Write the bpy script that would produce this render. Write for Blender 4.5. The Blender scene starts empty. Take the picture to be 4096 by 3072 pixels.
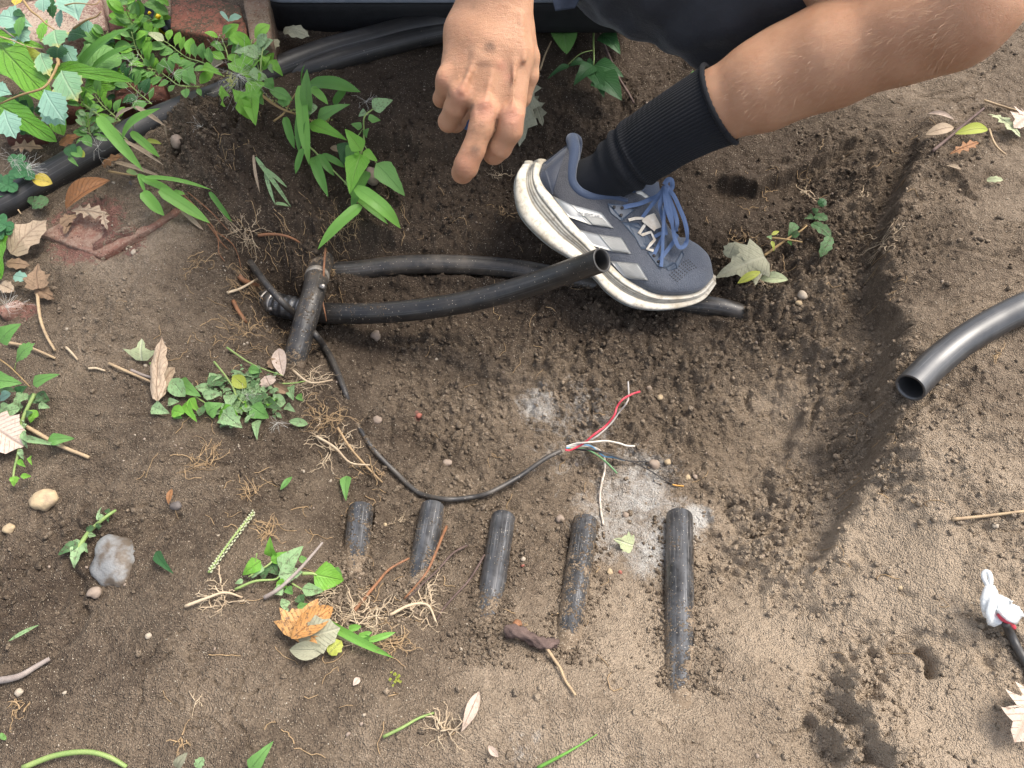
import bpy, math, random
import numpy as np
from mathutils import Vector, Matrix
from mathutils.bvhtree import BVHTree
random.seed(7); RNG=np.random.default_rng(11)
SC=bpy.context.scene; COL=SC.collection
# ---------------------------------------------------------------- camera
PITCH=math.radians(57.0); D0=.92; LENS=27.2; K=36/LENS
FW=np.array([0,math.cos(PITCH),-math.sin(PITCH)]); UP=np.array([0,math.sin(PITCH),math.cos(PITCH)]); RT=np.array([1.,0,0])
CAM=-FW*D0
cd=bpy.data.cameras.new('camera'); cd.lens=LENS; cd.sensor_width=36; cd.clip_start=.02; cd.clip_end=200
cam=bpy.data.objects.new('camera',cd); COL.objects.link(cam); cam.location=CAM
cam.rotation_euler=(math.pi/2-PITCH,0,0); SC.camera=cam
# ---------------------------------------------------------------- light
W=bpy.data.worlds.new('World'); SC.world=W; W.use_nodes=True
wn=W.node_tree.nodes; wl=W.node_tree.links
bg=wn['Background']; sky=wn.new('ShaderNodeTexSky'); sky.sky_type='NISHITA'; sky.sun_disc=False
SUN_DIR=np.array([.44,.22,.88]); SUN_DIR/=np.linalg.norm(SUN_DIR)
sky.sun_elevation=math.asin(SUN_DIR[2]); sky.sun_rotation=math.atan2(SUN_DIR[0],SUN_DIR[1])
sky.air_density=1.0; sky.dust_density=4.0; sky.ozone_density=.6
hs=wn.new('ShaderNodeHueSaturation'); hs.inputs['Saturation'].default_value=.55; wl.new(sky.outputs[0],hs.inputs['Color']); wl.new(hs.outputs[0],bg.inputs[0]); bg.inputs[1].default_value=.15
sl=bpy.data.lights.new('sun','SUN'); sl.energy=1.5; sl.angle=math.radians(24); sl.color=(1,.93,.82)
sun=bpy.data.objects.new('sun',sl); COL.objects.link(sun); sun.rotation_euler=Vector(SUN_DIR).to_track_quat('Z','Y').to_euler(); sun.location=(2,-1,4)
vs=SC.view_settings; vs.view_transform='Standard'; vs.look='None'; vs.gamma=1; vs.use_curve_mapping=False; vs.exposure=1.32
# ---------------------------------------------------------------- projection helpers (photo pixels, 4096 wide -> places)
def ray(px,py): return FW+((px-2048)/4096*K)*RT+((1536-py)/4096*K)*UP
def P(px,py,d): return CAM+d*ray(px,py)
def MM(d): return d*K/4096           # metres per photo pixel at depth d
def PZ(px,py,z):
    r=ray(px,py); return CAM+r*((z-CAM[2])/r[2])
def depth(p): return float(np.dot(np.asarray(p)-CAM,FW))
def nrm(v): v=np.asarray(v,float); return v/(np.linalg.norm(v)+1e-12)
# ---------------------------------------------------------------- object helpers
def tag(o,label=None,cat=None,group=None,kind=None):
    if label: o['label']=label
    if cat: o['category']=cat
    if group: o['group']=group
    if kind: o['kind']=kind
    return o
def empty(name,loc,label=None,cat=None,group=None):
    o=bpy.data.objects.new(name,None); COL.objects.link(o); o.location=[float(a) for a in loc]; o.empty_display_size=.02
    o['_w']=[float(a) for a in loc]
    return tag(o,label,cat,group)
def mobj(name,V,F,mat,parent=None,smooth=True,uv=None,attrs=None,origin=None,tris=None):
    """V: n x 3 world; F: list of faces or m x k array"""
    V=np.asarray(V,float)
    if parent is not None: o0=np.array(parent['_w'])
    elif origin is not None: o0=np.array(origin,float)
    else: o0=np.array([V[:,0].mean(),V[:,1].mean(),V[:,2].min()])
    me=bpy.data.meshes.new(name)
    Vl=V-o0
    if isinstance(F,np.ndarray):
        m,k=F.shape
        me.vertices.add(len(Vl)); me.vertices.foreach_set('co',Vl.astype(np.float32).ravel())
        me.loops.add(m*k); me.loops.foreach_set('vertex_index',F.astype(np.int32).ravel())
        me.polygons.add(m); me.polygons.foreach_set('loop_start',(np.arange(m)*k).astype(np.int32))
        try: me.polygons.foreach_set('loop_total',np.full(m,k,np.int32))
        except Exception: pass
        me.update(calc_edges=True); me.validate()
    else:
        me.from_pydata(Vl.tolist(),[],[tuple(int(i) for i in f) for f in F]); me.update()
    if smooth: me.polygons.foreach_set('use_smooth',np.ones(len(me.polygons),bool))
    if uv is not None:
        uv=np.asarray(uv,np.float32); L=me.uv_layers.new(name='UVMap')
        vi=np.empty(len(me.loops),np.int32); me.loops.foreach_get('vertex_index',vi)
        L.data.foreach_set('uv',uv[vi].ravel())
    if attrs:
        for k,v in attrs.items():
            a=me.attributes.new(k,'FLOAT','POINT'); a.data.foreach_set('value',np.asarray(v,np.float32))
    if mat is not None:
        for mm in (mat if isinstance(mat,(list,tuple)) else [mat]): me.materials.append(mm)
    o=bpy.data.objects.new(name,me); COL.objects.link(o)
    if parent is not None: o.parent=parent
    else: o.location=o0
    o['_w']=[float(a) for a in o0]
    return o
class MB:
    def __init__(s): s.V=[];s.F=[];s.n=0;s.U=[];s.A=[]
    def add(s,V,F,uv=None,a=None):
        V=np.asarray(V,float); s.V.append(V); s.F+= [tuple(int(i)+s.n for i in f) for f in F]; 
        s.U.append(np.zeros((len(V),2)) if uv is None else np.asarray(uv)); s.A.append(np.zeros(len(V)) if a is None else np.asarray(a)+np.zeros(len(V))); s.n+=len(V)
    def build(s,name,mat,parent=None,smooth=True,origin=None):
        return mobj(name,np.vstack(s.V),s.F,mat,parent,smooth,uv=np.vstack(s.U),attrs={'dirt':np.concatenate(s.A)},origin=origin)
# ---------------------------------------------------------------- curves / tubes
def catmull(pts,n=8):
    p=np.asarray(pts,float)
    if len(p)<3:
        t=np.linspace(0,1,n+1)[:,None]; return p[0]*(1-t)+p[1]*t
    q=np.vstack([2*p[0]-p[1],p,2*p[-1]-p[-2]]); out=[]
    for i in range(1,len(q)-2):
        t=np.linspace(0,1,n,endpoint=False)[:,None]
        a,b,c,d=q[i-1],q[i],q[i+1],q[i+2]
        out.append(.5*((2*b)+(-a+c)*t+(2*a-5*b+4*c-d)*t**2+(-a+3*b-3*c+d)*t**3))
    out.append(p[-1:]); return np.vstack(out)
def frames(C):
    T=np.gradient(C,axis=0); T/=np.linalg.norm(T,axis=1)[:,None]+1e-12
    n=np.cross(T[0],[0,0,1.]); 
    if np.linalg.norm(n)<.1: n=np.cross(T[0],[1.,0,0])
    n=nrm(n); N=[]
    for t in T:
        n=nrm(n-t*np.dot(n,t)); N.append(n)
    N=np.array(N); return T,N,np.cross(T,N)
def tube_geo(C,r,seg=8,cap=True,rfun=None):
    C=np.asarray(C,float); T,N,B=frames(C); m=len(C); r=np.broadcast_to(np.asarray(r,float),(m,))
    th=np.arange(seg)/seg*2*math.pi
    R=r[:,None]*np.ones(seg)[None]
    if rfun is not None: R=R+rfun(np.arange(m)[:,None]/(m-1.),th[None])
    V=(C[:,None]+R[...,None]*(np.cos(th)[None,:,None]*N[:,None]+np.sin(th)[None,:,None]*B[:,None])).reshape(-1,3)
    F=[]
    for i in range(m-1):
        for j in range(seg):
            k=(j+1)%seg; F.append((i*seg+j,i*seg+k,(i+1)*seg+k,(i+1)*seg+j))
    if cap:
        F.append(tuple(range(seg))[::-1]); F.append(tuple((m-1)*seg+j for j in range(seg)))
    uv=np.stack([np.tile(np.arange(seg)/seg,m),np.repeat(np.linspace(0,1,m),seg)],1)
    return V,F,uv
def pipe_geo(C,r,wall,seg=32,open0=False,open1=False,depth_in=.12):
    """a plastic pipe; open ends get a rim and a bore"""
    C=np.asarray(C,float); V,F,uv=tube_geo(C,r,seg,cap=False); V=[V];U=[uv]; m=len(C); n=m*seg
    T,N,B=frames(C); th=np.arange(seg)/seg*2*math.pi
    def ringat(c,nn,bb,rr): return c+rr*(np.cos(th)[:,None]*nn+np.sin(th)[:,None]*bb)
    for op,idx,sgn in ((open0,0,1),(open1,m-1,-1)):
        base=idx*seg
        if op:
            r0=r if np.isscalar(r) else r[idx]
            V.append(ringat(C[idx],N[idx],B[idx],r0));U.append(np.tile([.5,.5],(seg,1))); base=n; n+=seg
            R=[ringat(C[idx]-sgn*T[idx]*.0003,N[idx],B[idx],r0-wall*.2),ringat(C[idx],N[idx],B[idx],r0-wall)]
            L=0;j=idx
            while 0<=j+sgn<m and L<depth_in:
                L+=np.linalg.norm(C[j+sgn]-C[j]); j+=sgn; R.append(ringat(C[j],N[j],B[j],r0-wall))
            prev=base
            for q in R:
                V.append(q);U.append(np.tile([.5,.5],(seg,1)))
                for k in range(seg):
                    k2=(k+1)%seg; f=(prev+k,prev+k2,n+k2,n+k); F.append(f if sgn<0 else f[::-1])
                prev=n;n+=seg
            F.append(tuple(prev+k for k in range(seg)))
        else: F.append(tuple(base+k for k in range(seg)))
    return np.vstack(V),F,np.vstack(U)
# ---------------------------------------------------------------- noise
_T=RNG.random((256,256))
def vnoise(x,y,s,seed=0):
    x=x/s+seed*17.31; y=y/s+seed*9.77; xi=np.floor(x).astype(int); yi=np.floor(y).astype(int)
    fx=x-xi; fy=y-yi; fx=fx*fx*fx*(fx*(fx*6-15)+10); fy=fy*fy*fy*(fy*(fy*6-15)+10)
    a=_T[xi&255,yi&255];b=_T[(xi+1)&255,yi&255];c=_T[xi&255,(yi+1)&255];d=_T[(xi+1)&255,(yi+1)&255]
    return (a*(1-fx)+b*fx)*(1-fy)+(c*(1-fx)+d*fx)*fy-.5
def fbm(x,y,s,o=4,seed=0,g=.5):
    v=0;a=1
    for i in range(o): v=v+a*vnoise(x,y,s/2**i,seed+i*3); a*=g
    return v
_J=RNG.random((256,256,3))
def lumps(x,y,s,seed=0,dens=.6):
    """rounded clods: height 0..1"""
    x=x/s+seed*13.7; y=y/s+seed*5.3; xi=np.floor(x).astype(int); yi=np.floor(y).astype(int); h=np.zeros_like(x)
    for dx in (-1,0,1):
        for dy in (-1,0,1):
            cx=xi+dx; cy=yi+dy; J=_J[cx&255,cy&255]
            r=.25+.5*((J[...,2]*7.13)%1.0); on=J[...,2]<dens
            q=((x-cx-J[...,0])**2+(y-cy-J[...,1])**2)/(r*r)
            h=np.maximum(h,np.where(on,np.sqrt(np.clip(1-q,0,1))*r,0))
    return h
def sst(a,b,x): t=np.clip((x-a)/(b-a),0,1); return t*t*(3-2*t)
# ---------------------------------------------------------------- materials
def newmat(name):
    m=bpy.data.materials.new(name); m.use_nodes=True; nt=m.node_tree; nt.nodes.clear()
    out=nt.nodes.new('ShaderNodeOutputMaterial'); b=nt.nodes.new('ShaderNodeBsdfPrincipled'); nt.links.new(b.outputs[0],out.inputs[0])
    return m,nt,b,out
class NT:
    def __init__(s,nt): s.nt=nt
    def n(s,t,**kw):
        nd=s.nt.nodes.new('ShaderNode'+t)
        for k,v in kw.items():
            if k.startswith('i_'):
                key=k[2:]; key=int(key) if key.isdigit() else key.replace('_',' ')
                if hasattr(v,'is_output') or isinstance(v,bpy.types.NodeSocket): s.nt.links.new(v,nd.inputs[key])
                else: nd.inputs[key].default_value=v
            else: setattr(nd,k,v)
        return nd
    def noise(s,vec,scale,detail=4,rough=.55,dist=0):
        return s.n('TexNoise',i_Vector=vec,i_Scale=scale,i_Detail=detail,i_Roughness=rough,i_Distortion=dist).outputs[0]
    def ramp(s,fac,stops,interp='LINEAR'):
        r=s.n('ValToRGB',i_0=fac); cr=r.color_ramp; cr.interpolation=interp
        while len(cr.elements)<len(stops): cr.elements.new(.5)
        for e,(p,c) in zip(cr.elements,stops):
            e.position=p; e.color=(c,c,c,1) if np.isscalar(c) else (*c,1)
        return r.outputs[0]
    def mix(s,f,a,b,mode='MIX'):
        m=s.n('Mix',data_type='RGBA',blend_type=mode)
        for sock,v in ((m.inputs[0],f),(m.inputs[6],a),(m.inputs[7],b)):
            if isinstance(v,bpy.types.NodeSocket): s.nt.links.new(v,sock)
            else: sock.default_value=v if np.isscalar(v) else (*v,1)
        return m.outputs[2]
    def math(s,op,a,b=0,c=0,clamp=False):
        m=s.n('Math',operation=op,use_clamp=clamp)
        for i,v in enumerate((a,b,c)):
            if isinstance(v,bpy.types.NodeSocket): s.nt.links.new(v,m.inputs[i])
            else: m.inputs[i].default_value=v
        return m.outputs[0]
    def attr(s,name): return s.n('Attribute',attribute_name=name).outputs['Fac']
    def bump(s,h,dist,strength=1,normal=None):
        b=s.n('Bump',i_Height=h,i_Distance=dist,i_Strength=strength)
        if normal is not None: s.nt.links.new(normal,b.inputs['Normal'])
        return b.outputs[0]
    def link(s,a,b): s.nt.links.new(a,b)
def simple(name,c1,c2,scale=30,rough=.6,bscale=400,bump=.0004,spec=.4,rvar=0,detail=5,metal=0,sss=0,contrast=(.3,.7)):
    m,nt,b,_=newmat(name); q=NT(nt); co=q.n('TexCoord').outputs['Object']
    n=q.noise(co,scale,detail); col=q.mix(q.ramp(n,[(contrast[0],0.),(contrast[1],1.)]),c1,c2)
    q.link(col,b.inputs['Base Color']); b.inputs['Roughness'].default_value=rough; b.inputs['Specular IOR Level'].default_value=spec; b.inputs['Metallic'].default_value=metal
    if rvar: q.link(q.math('ADD',rough-rvar/2,q.math('MULTIPLY',n,rvar)),b.inputs['Roughness'])
    if bump: q.link(q.bump(q.noise(co,bscale,3),bump),b.inputs['Normal'])
    if sss: b.inputs['Subsurface Weight'].default_value=sss; b.inputs['Subsurface Radius'].default_value=(.012,.004,.002); b.inputs['Subsurface Scale'].default_value=1
    return m
SOIL_DAMP_SHADE=(.066,.048,.034); SOIL_MID=(.180,.137,.097); SOIL_DRY=(.34,.268,.195)  # darkest damp tone also colours the shade painted into the pit
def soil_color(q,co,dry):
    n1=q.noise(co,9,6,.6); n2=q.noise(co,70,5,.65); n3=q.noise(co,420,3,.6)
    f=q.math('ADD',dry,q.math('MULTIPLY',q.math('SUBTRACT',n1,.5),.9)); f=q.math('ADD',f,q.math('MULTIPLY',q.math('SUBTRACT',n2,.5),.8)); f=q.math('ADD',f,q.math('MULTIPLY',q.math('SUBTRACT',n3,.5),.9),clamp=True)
    c=q.ramp(f,[(0.0,SOIL_DAMP_SHADE),(.5,SOIL_MID),(1.,SOIL_DRY)])
    # sand grains: light quartz, some dark and rusty ones
    v=q.n('TexVoronoi',i_Vector=co,i_Scale=620.); sp=q.math('LESS_THAN',v.outputs['Distance'],.27)
    cr=q.n('SeparateColor',i_0=v.outputs['Color'])
    g1=q.math('MULTIPLY',sp,q.math('GREATER_THAN',cr.outputs[0],.80)); c=q.mix(g1,c,(.40,.335,.25))
    g2=q.math('MULTIPLY',sp,q.math('LESS_THAN',cr.outputs[0],.16)); c=q.mix(g2,c,(.05,.035,.028))
    v2=q.n('TexVoronoi',i_Vector=co,i_Scale=260.); c2=q.n('SeparateColor',i_0=v2.outputs['Color'])
    g3=q.math('MULTIPLY',q.math('LESS_THAN',v2.outputs['Distance'],.16),q.math('GREATER_THAN',c2.outputs[1],.93)); c=q.mix(g3,c,(.46,.41,.33))
    return c,(n2,n3,v.outputs['Distance'])
def mat_soil():
    m,nt,b,_=newmat('soil'); q=NT(nt); co=q.n('NewGeometry').outputs['Position']
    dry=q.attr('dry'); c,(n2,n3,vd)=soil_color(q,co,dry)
    wh=q.attr('white'); wf=q.math('ADD',wh,q.math('MULTIPLY',q.math('SUBTRACT',q.noise(co,48,8,.8,1.2),.5),1.7)); wf=q.ramp(wf,[(.48,0.),(.70,.30),(1.,.72)])
    wf=q.math('MULTIPLY',wf,q.ramp(wh,[(.05,0.),(.3,1.)]))
    c=q.mix(wf,c,(.56,.55,.52)); rd=q.attr('red'); rf=q.ramp(q.math('ADD',rd,q.math('MULTIPLY',q.math('SUBTRACT',q.noise(co,160,5,.7),.5),1.2)),[(.5,0.),(.62,1.)]); c=q.mix(q.math('MULTIPLY',rf,q.ramp(rd,[(.1,0.),(.4,1.)])),c,(.22,.115,.09))
    q.link(c,b.inputs['Base Color']); b.inputs['Roughness'].default_value=.92; b.inputs['Specular IOR Level'].default_value=.18
    h=q.math('ADD',q.math('MULTIPLY',n3,.9),q.math('MULTIPLY',q.math('SUBTRACT',1.,vd),.55)); h=q.math('ADD',h,q.math('MULTIPLY',n2,1.4))
    q.link(q.bump(h,.0044,1.),b.inputs['Normal']); return m
M={}
M['soil']=mat_soil()
# ================================================================ the ground sheet
CTRL=[(0,3072,0),(700,3072,0),(1400,3072,0),(2100,3072,.0),(2800,3072,.004),(3300,3072,.0),(3600,3072,.02),(4096,3072,.02),(4096,2700,.018),
(300,2750,-.006),(300,2250,-.018),(120,2500,-.012),(900,2750,.002),(1400,2750,.0),(2000,2850,.002),(2700,2850,.002),(3200,2800,-.004),(3350,3000,-.004),
(0,1500,.0),(400,1600,0),(300,1900,-.004),(700,2200,-.006),(700,1850,-.004),(650,1450,-.002),(350,1250,.0),(0,1150,.01),(0,2000,-.006),
(1050,2450,-.008),(1400,2500,-.030),(1720,2480,-.036),(1980,2620,-.022),(2350,2560,-.036),(2720,2700,-.020),(1200,2100,-.030),(1550,2350,-.058),(1850,2400,-.055),(2180,2450,-.055),(2550,2500,-.050),(2950,2550,-.030),
(1350,2150,-.072),(1430,2000,-.100),(1720,1990,-.112),(2000,2020,-.116),(2340,2050,-.118),(2720,2020,-.120),(1580,2240,-.074),(1860,2260,-.076),(2180,2280,-.076),(2550,2300,-.078),(2950,2250,-.088),(3080,2300,-.07),
(2000,1750,-.125),(1600,1750,-.115),(2350,1500,-.125),(2700,1700,-.128),(3050,1720,-.120),(3150,1950,-.115),(3050,2100,-.110),(1420,1800,-.090),(1350,1600,-.088),(1500,1450,-.115),(2000,1400,-.122),(2600,1430,-.118),(3000,1400,-.108),
(950,1080,-.016),(980,1250,-.034),(1020,1450,-.040),(1120,1650,-.050),(1150,1850,-.045),(1050,2020,-.020),(850,1650,-.012),(800,1250,-.010),(820,1020,.0),(600,1150,.004),(600,900,.012),(1140,1180,-.108),(1080,1215,-.110),(1140,1270,-.108),(1130,1360,-.085),(960,1200,-.045),
(1200,1060,-.060),(1500,1080,-.088),(1900,1060,-.092),(2150,1080,-.095),(1800,1200,-.112),(1350,1200,-.100),(1500,960,-.060),(1900,920,-.062),(1200,900,-.030),(1050,850,-.006),(1300,700,-.030),(1650,760,-.046),(2000,800,-.066),(1050,700,.010),
(800,560,.032),(1000,560,.026),(700,640,.022),(1150,500,.018),(1400,480,.0),(1700,560,-.012),(1900,600,-.05),(1500,300,-.002),(2000,350,-.045),(1900,200,-.03),(1950,480,-.05),(1600,150,.0),
(0,300,.02),(300,120,.02),(0,700,.0),(300,700,.0),(600,350,.012),(1000,250,.015),(500,500,.008),(100,20,.02),(700,20,.02),(1300,20,.0),(1500,20,.0),
(2300,900,-.085),(2450,1150,-.098),(2700,1280,-.104),(2850,1200,-.094),(2950,1050,-.088),(3000,900,-.075),(3100,1250,-.088),(2500,600,-.07),(2300,500,-.07),(2700,780,-.075),(2200,700,-.085),
(3150,700,-.055),(3300,560,-.035),(3250,850,-.060),(3350,1050,-.055),(3350,1400,-.072),(3340,1650,-.074),(3340,1900,-.068),(3200,2150,-.066),(3100,2420,-.046),
(2500,250,-.05),(2800,100,-.03),(2400,60,-.02),(3000,300,-.02),(3500,520,-.006),(3480,800,-.022),(3520,1050,-.022),(3500,1300,-.030),(3540,1500,-.018),
(3650,650,.0),(3750,950,.002),(3700,1300,.0),(3600,1750,.004),(3560,2000,-.002),(3480,2200,-.012),(3330,2420,-.014),(3700,2300,.008),(3500,2600,.0),(3800,2500,.012),
(4096,2000,.02),(4096,1500,.018),(4096,1000,.014),(4096,500,.02),(3800,350,.006),(4000,100,.02),(3900,1700,.014),(3400,100,.0),(3600,250,.004)]
CTRL=[(a,b,c+.020*float(sst(3480,3680,np.array(a))) * (1 if b>450 else .5) +(.012 if (a<1200 and 450<b<760) else 0)) for a,b,c in CTRL]
CP=np.array([[*PZ(a,b,c)] for a,b,c in CTRL]); 
# far anchors keep the sheet level outside the view
AN=np.array([[x,y,.0] for x in (-1.6,-.8,0,.8,1.6) for y in (-1.0,1.7)]+[[x,y,.0] for x in (-1.5,1.5) for y in (-.5,.2,.8)])
CPA=np.vstack([CP,AN])
def tps_fit(X,z,lam=2e-4):
    n=len(X); d=np.linalg.norm(X[:,None]-X[None],axis=2); Kk=np.where(d>0,d*d*np.log(d+1e-12),0)+lam*np.eye(n)
    Pm=np.hstack([np.ones((n,1)),X]); A=np.zeros((n+3,n+3)); A[:n,:n]=Kk;A[:n,n:]=Pm;A[n:,:n]=Pm.T
    return np.linalg.solve(A,np.concatenate([z,np.zeros(3)]))
WT=tps_fit(CPA[:,:2],CPA[:,2])
CX=np.linspace(-1.7,1.7,160); CY=np.linspace(-1.1,1.9,140)
def tps_eval(x,y):
    q=np.stack([x.ravel(),y.ravel()],1); d=np.linalg.norm(q[:,None]-CPA[None,:,:2],axis=2)
    v=np.where(d>0,d*d*np.log(d+1e-12),0)@WT[:-3]+WT[-3]+q@WT[-2:]; return v.reshape(x.shape)
_cx,_cy=np.meshgrid(CX,CY,indexing='ij'); _cg=np.clip(tps_eval(_cx,_cy),-.15,.05)
def bil(G,xs,ys,x,y):
    fx=np.clip(np.interp(x,xs,np.arange(len(xs))),0,len(xs)-1.001); fy=np.clip(np.interp(y,ys,np.arange(len(ys))),0,len(ys)-1.001)
    i=fx.astype(int); j=fy.astype(int); a=fx-i; b=fy-j
    return (G[i,j]*(1-a)+G[i+1,j]*a)*(1-b)+(G[i,j+1]*(1-a)+G[i+1,j+1]*a)*b
def base_z(x,y):
    return bil(_cg,CX,CY,x,y)
def W2(pts,z=-.03): return np.array([PZ(a,b,z)[:2] for a,b in pts])
def seg_dist(x,y,poly):
    """signed distance (left of direction positive) and unsigned, to a polyline"""
    best=np.full(x.shape,9.); sg=np.zeros(x.shape); tt=np.zeros(x.shape); n=len(poly)-1
    for i in range(n):
        a=poly[i]; b=poly[i+1]; d=b-a; L=d@d; t=np.clip(((x-a[0])*d[0]+(y-a[1])*d[1])/L,0,1)
        ex=x-a[0]-t*d[0]; ey=y-a[1]-t*d[1]; q=np.hypot(ex,ey); c=d[0]*ey-d[1]*ex
        m=q<best; best=np.where(m,q,best); sg=np.where(m,np.sign(c)*q,sg); tt=np.where(m,(i+t)/n,tt)
    return sg,best,tt
# scarps (left side of the stroke is the high side): (pixels, z, height, sharpness, reach)
SCARPS=[([(2880,640),(3050,700),(3250,640),(3450,560)],-.03,.030,.004,.03,1),([(1250,640),(1400,560),(1700,620),(1950,560),(2150,640)],-.02,.026,.005,.03,1),
 ([(3560,2560),(3700,2500),(3900,2560),(4010,2700)],.03,.008,.004,.015,1),
 ([(380,1040),(480,990),(600,925),(735,835)],.0,.020,.002,.02,1),
 ([(3620,560),(3600,760),(3500,980),(3480,1240),(3560,1420),(3480,1620),(3500,1800),(3420,1950),(3330,2150),(3180,2330)],-.03,.042,.0035,.032,1),
 ([(3230,1330),(3260,1600),(3150,1820),(3000,1900)],-.10,.012,.003,.02,1),
 ([(3720,1640),(3640,1720),(3560,1850)],-.0,.008,.003,.012,1),
 ([(3220,2860),(3330,2950),(3380,3072)],0,.020,.003,.025,1),
 ([(3390,2640),(3360,2800),(3440,2950),(3480,3072)],0,.026,.004,.025,1),
 ([(640,640),(820,640),(1000,690),(1150,720)],.02,.016,.004,.02,1),
 ([(1450,640),(1560,740),(1700,640)],-.02,.012,.003,.02,1),
 ([(1700,560),(1850,640),(1960,600)],-.02,.010,.003,.02,1),
 ([(1080,940),(1400,930),(1800,960),(2100,960)],-.05,.012,.005,.02,1),
 ([(1250,1330),(1500,1330),(1900,1340)],-.11,.010,.004,.02,1),
 ([(1620,1480),(1700,1400),(2000,1500),(2300,1560),(2500,1500)],-.12,.010,.004,.02,1),
 ([(2600,1850),(2800,2000),(2860,2200)],-.12,.008,.003,.015,1),
 ([(250,2080),(420,2160),(560,2120),(700,2000)],-.01,.008,.004,.02,1),
 ([(0,2720),(200,2640),(350,2520),(420,2380)],-.005,.008,.004,.02,-1),
 ([(3680,700),(3760,740),(3830,820),(3920,750)],.0,.009,.002,.02,1),
 ([(3900,2480),(3960,2520),(3990,2640),(3960,2720)],.02,.012,.006,.02,1),
 ([(3760,470),(3900,460),(4096,500)],.01,.005,.002,.01,1)]
# grooves: (pixels, z, depth, width)
GROOVES=[([(640,1450),(760,1440),(860,1450)],0,.003,.002),([(430,1700),(560,1650),(700,1640),(860,1660)],0,.004,.003),([(440,1180),(560,1160)],0,.004,.0015),
 ([(560,2160),(620,2100),(720,2030)],0,.006,.006),([(3650,2600),(3680,2650),(3700,2720)],.0,.018,.005),([(3000,1520),(3010,1640),(3090,1640),(3110,1760)],-.11,.007,.003),
 ([(3250,1500),(3260,1620),(3230,1760)],-.10,.008,.003),([(3100,1480),(3110,1600)],-.11,.004,.002),([(3580,2380),(3650,2420)],0,.006,.004),([(3150,1080),(3200,1110),(3270,1160)],-.08,.006,.002),
 ([(3600,960),(3700,950),(3800,970)],0,.005,.003),([(3560,1020),(3650,1040),(3760,1020)],0,.004,.002),([(3750,1040),(3900,1100),(4000,1080)],0,.004,.002),
 ([(3820,320),(3900,340),(3980,320)],0,.003,.002),([(3700,420),(3820,440),(3900,400)],0,.004,.002),([(3920,1000),(4000,980),(4096,1010)],0,.004,.002),
 ([(1040,2340),(1060,2300),(1100,2290)],0,.006,.005),([(280,2250),(300,2330),(330,2420),(350,2480)],-.01,.006,.006),([(1130,2010),(1000,2060)],-.03,.005,.004)]
# crumbly zones (px,py,radius px,amount), smooth = trampled
CRUMB=[(3100,1250,330,1),(2900,1700,420,.9),(3050,2050,330,1.25),(2400,1450,420,.85),(1800,1550,420,.7),(3350,1600,220,.9),(3250,2250,240,.9),(2000,2050,300,.6),(1600,2050,250,.6),(1250,1050,320,.8),
 (850,560,260,1.2),(1700,750,450,.7),(2300,800,450,.6),(3400,800,350,.6),(3300,1050,300,.9),(3850,1650,260,.5),(3550,2700,300,.6),(3420,2900,250,.9),(1000,1900,220,.45),(250,2250,350,.4),(400,1050,300,.3),(3950,2050,180,.4),(4050,2650,180,.6),(1100,1350,260,.6),(3480,1950,170,1.2),(3400,2050,150,1.2),(3500,1700,120,1.1),(3520,1400,120,.9),(3440,2780,130,1.3),(3400,2950,130,1.2),(3560,2620,130,.9),(3440,1750,130,1.3),(3380,2120,130,1.2)]
SMOOTH=[(3050,1740,210),(2950,1850,150),(3700,1250,150),(3550,2100,200),(3850,2950,230),(700,1750,300),(1300,2850,700),(2300,2800,500),(500,2600,400),(3600,2300,200),(2800,2070,140),(2600,2000,170),(3880,2850,230),(400,950,260)]
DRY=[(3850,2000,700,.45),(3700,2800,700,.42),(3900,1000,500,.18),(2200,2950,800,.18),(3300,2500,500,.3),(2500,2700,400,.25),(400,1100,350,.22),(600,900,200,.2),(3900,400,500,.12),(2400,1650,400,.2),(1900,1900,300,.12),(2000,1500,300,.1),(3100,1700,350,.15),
 (1300,1650,200,-.05),(900,2250,400,-.12),(200,2250,300,-.2),(1700,650,600,-.40),(2300,450,700,-.60),(1500,350,400,-.35),(3200,850,350,-.22),(1250,1000,300,-.18),(1500,1250,200,-.1),(850,600,250,-.05),(300,2500,300,-.1),(3400,1900,150,-.12),(500,1750,300,.02),(1400,2900,500,.02),(2700,1500,300,0),(3750,1150,200,-.1)]  # strong negatives behind the hand and under the box also paint in shade
WHITE=[(2560,1960,230,.8),(2450,2080,230,.7),(2680,2080,180,.8),(2620,2200,160,.85),(2760,2110,60,1.0),(2480,1850,200,.45),(2200,1700,160,.45),(2150,1620,110,.8),(2320,1700,230,.55),(2250,1800,200,.5),(1740,1560,120,.25),(1950,1700,150,.25),(2050,2100,60,.35),(2790,2060,70,1.2),(2300,1950,150,.4),(2650,1900,130,.6),(1830,1500,80,.3),(2090,2990,120,.45),(2150,2140,150,.35)]
RED=[(350,920,200,.75),(520,970,100,.6),(250,880,100,.6),(100,1230,60,.7),(1675,1670,18,.9)]
def field(x,y,L,p=2.2,z=-.03):
    v=np.zeros_like(x)
    for t in L:
        zz=float(base_z(*[np.array([q]) for q in PZ(t[0],t[1],z)[:2]])[0]); c=PZ(t[0],t[1],zz); d=MM(depth(c))*t[2]
        dy=d*1.25
        v=v+t[3]*np.exp(-(((x-c[0])/d)**2+((y-c[1])/dy)**2)**(p/2)*.9)
    return v
def field_max(x,y,L):
    v=np.zeros_like(x)
    for t in L:
        zz=float(base_z(*[np.array([q]) for q in PZ(t[0],t[1],-.03)[:2]])[0]); c=PZ(t[0],t[1],zz); d=MM(depth(c))*t[2]
        v=np.maximum(v,(t[3] if len(t)>3 else 1)*np.exp(-(((x-c[0])/d)**2+((y-c[1])/d/1.2)**2)**1.5))
    return v
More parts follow.
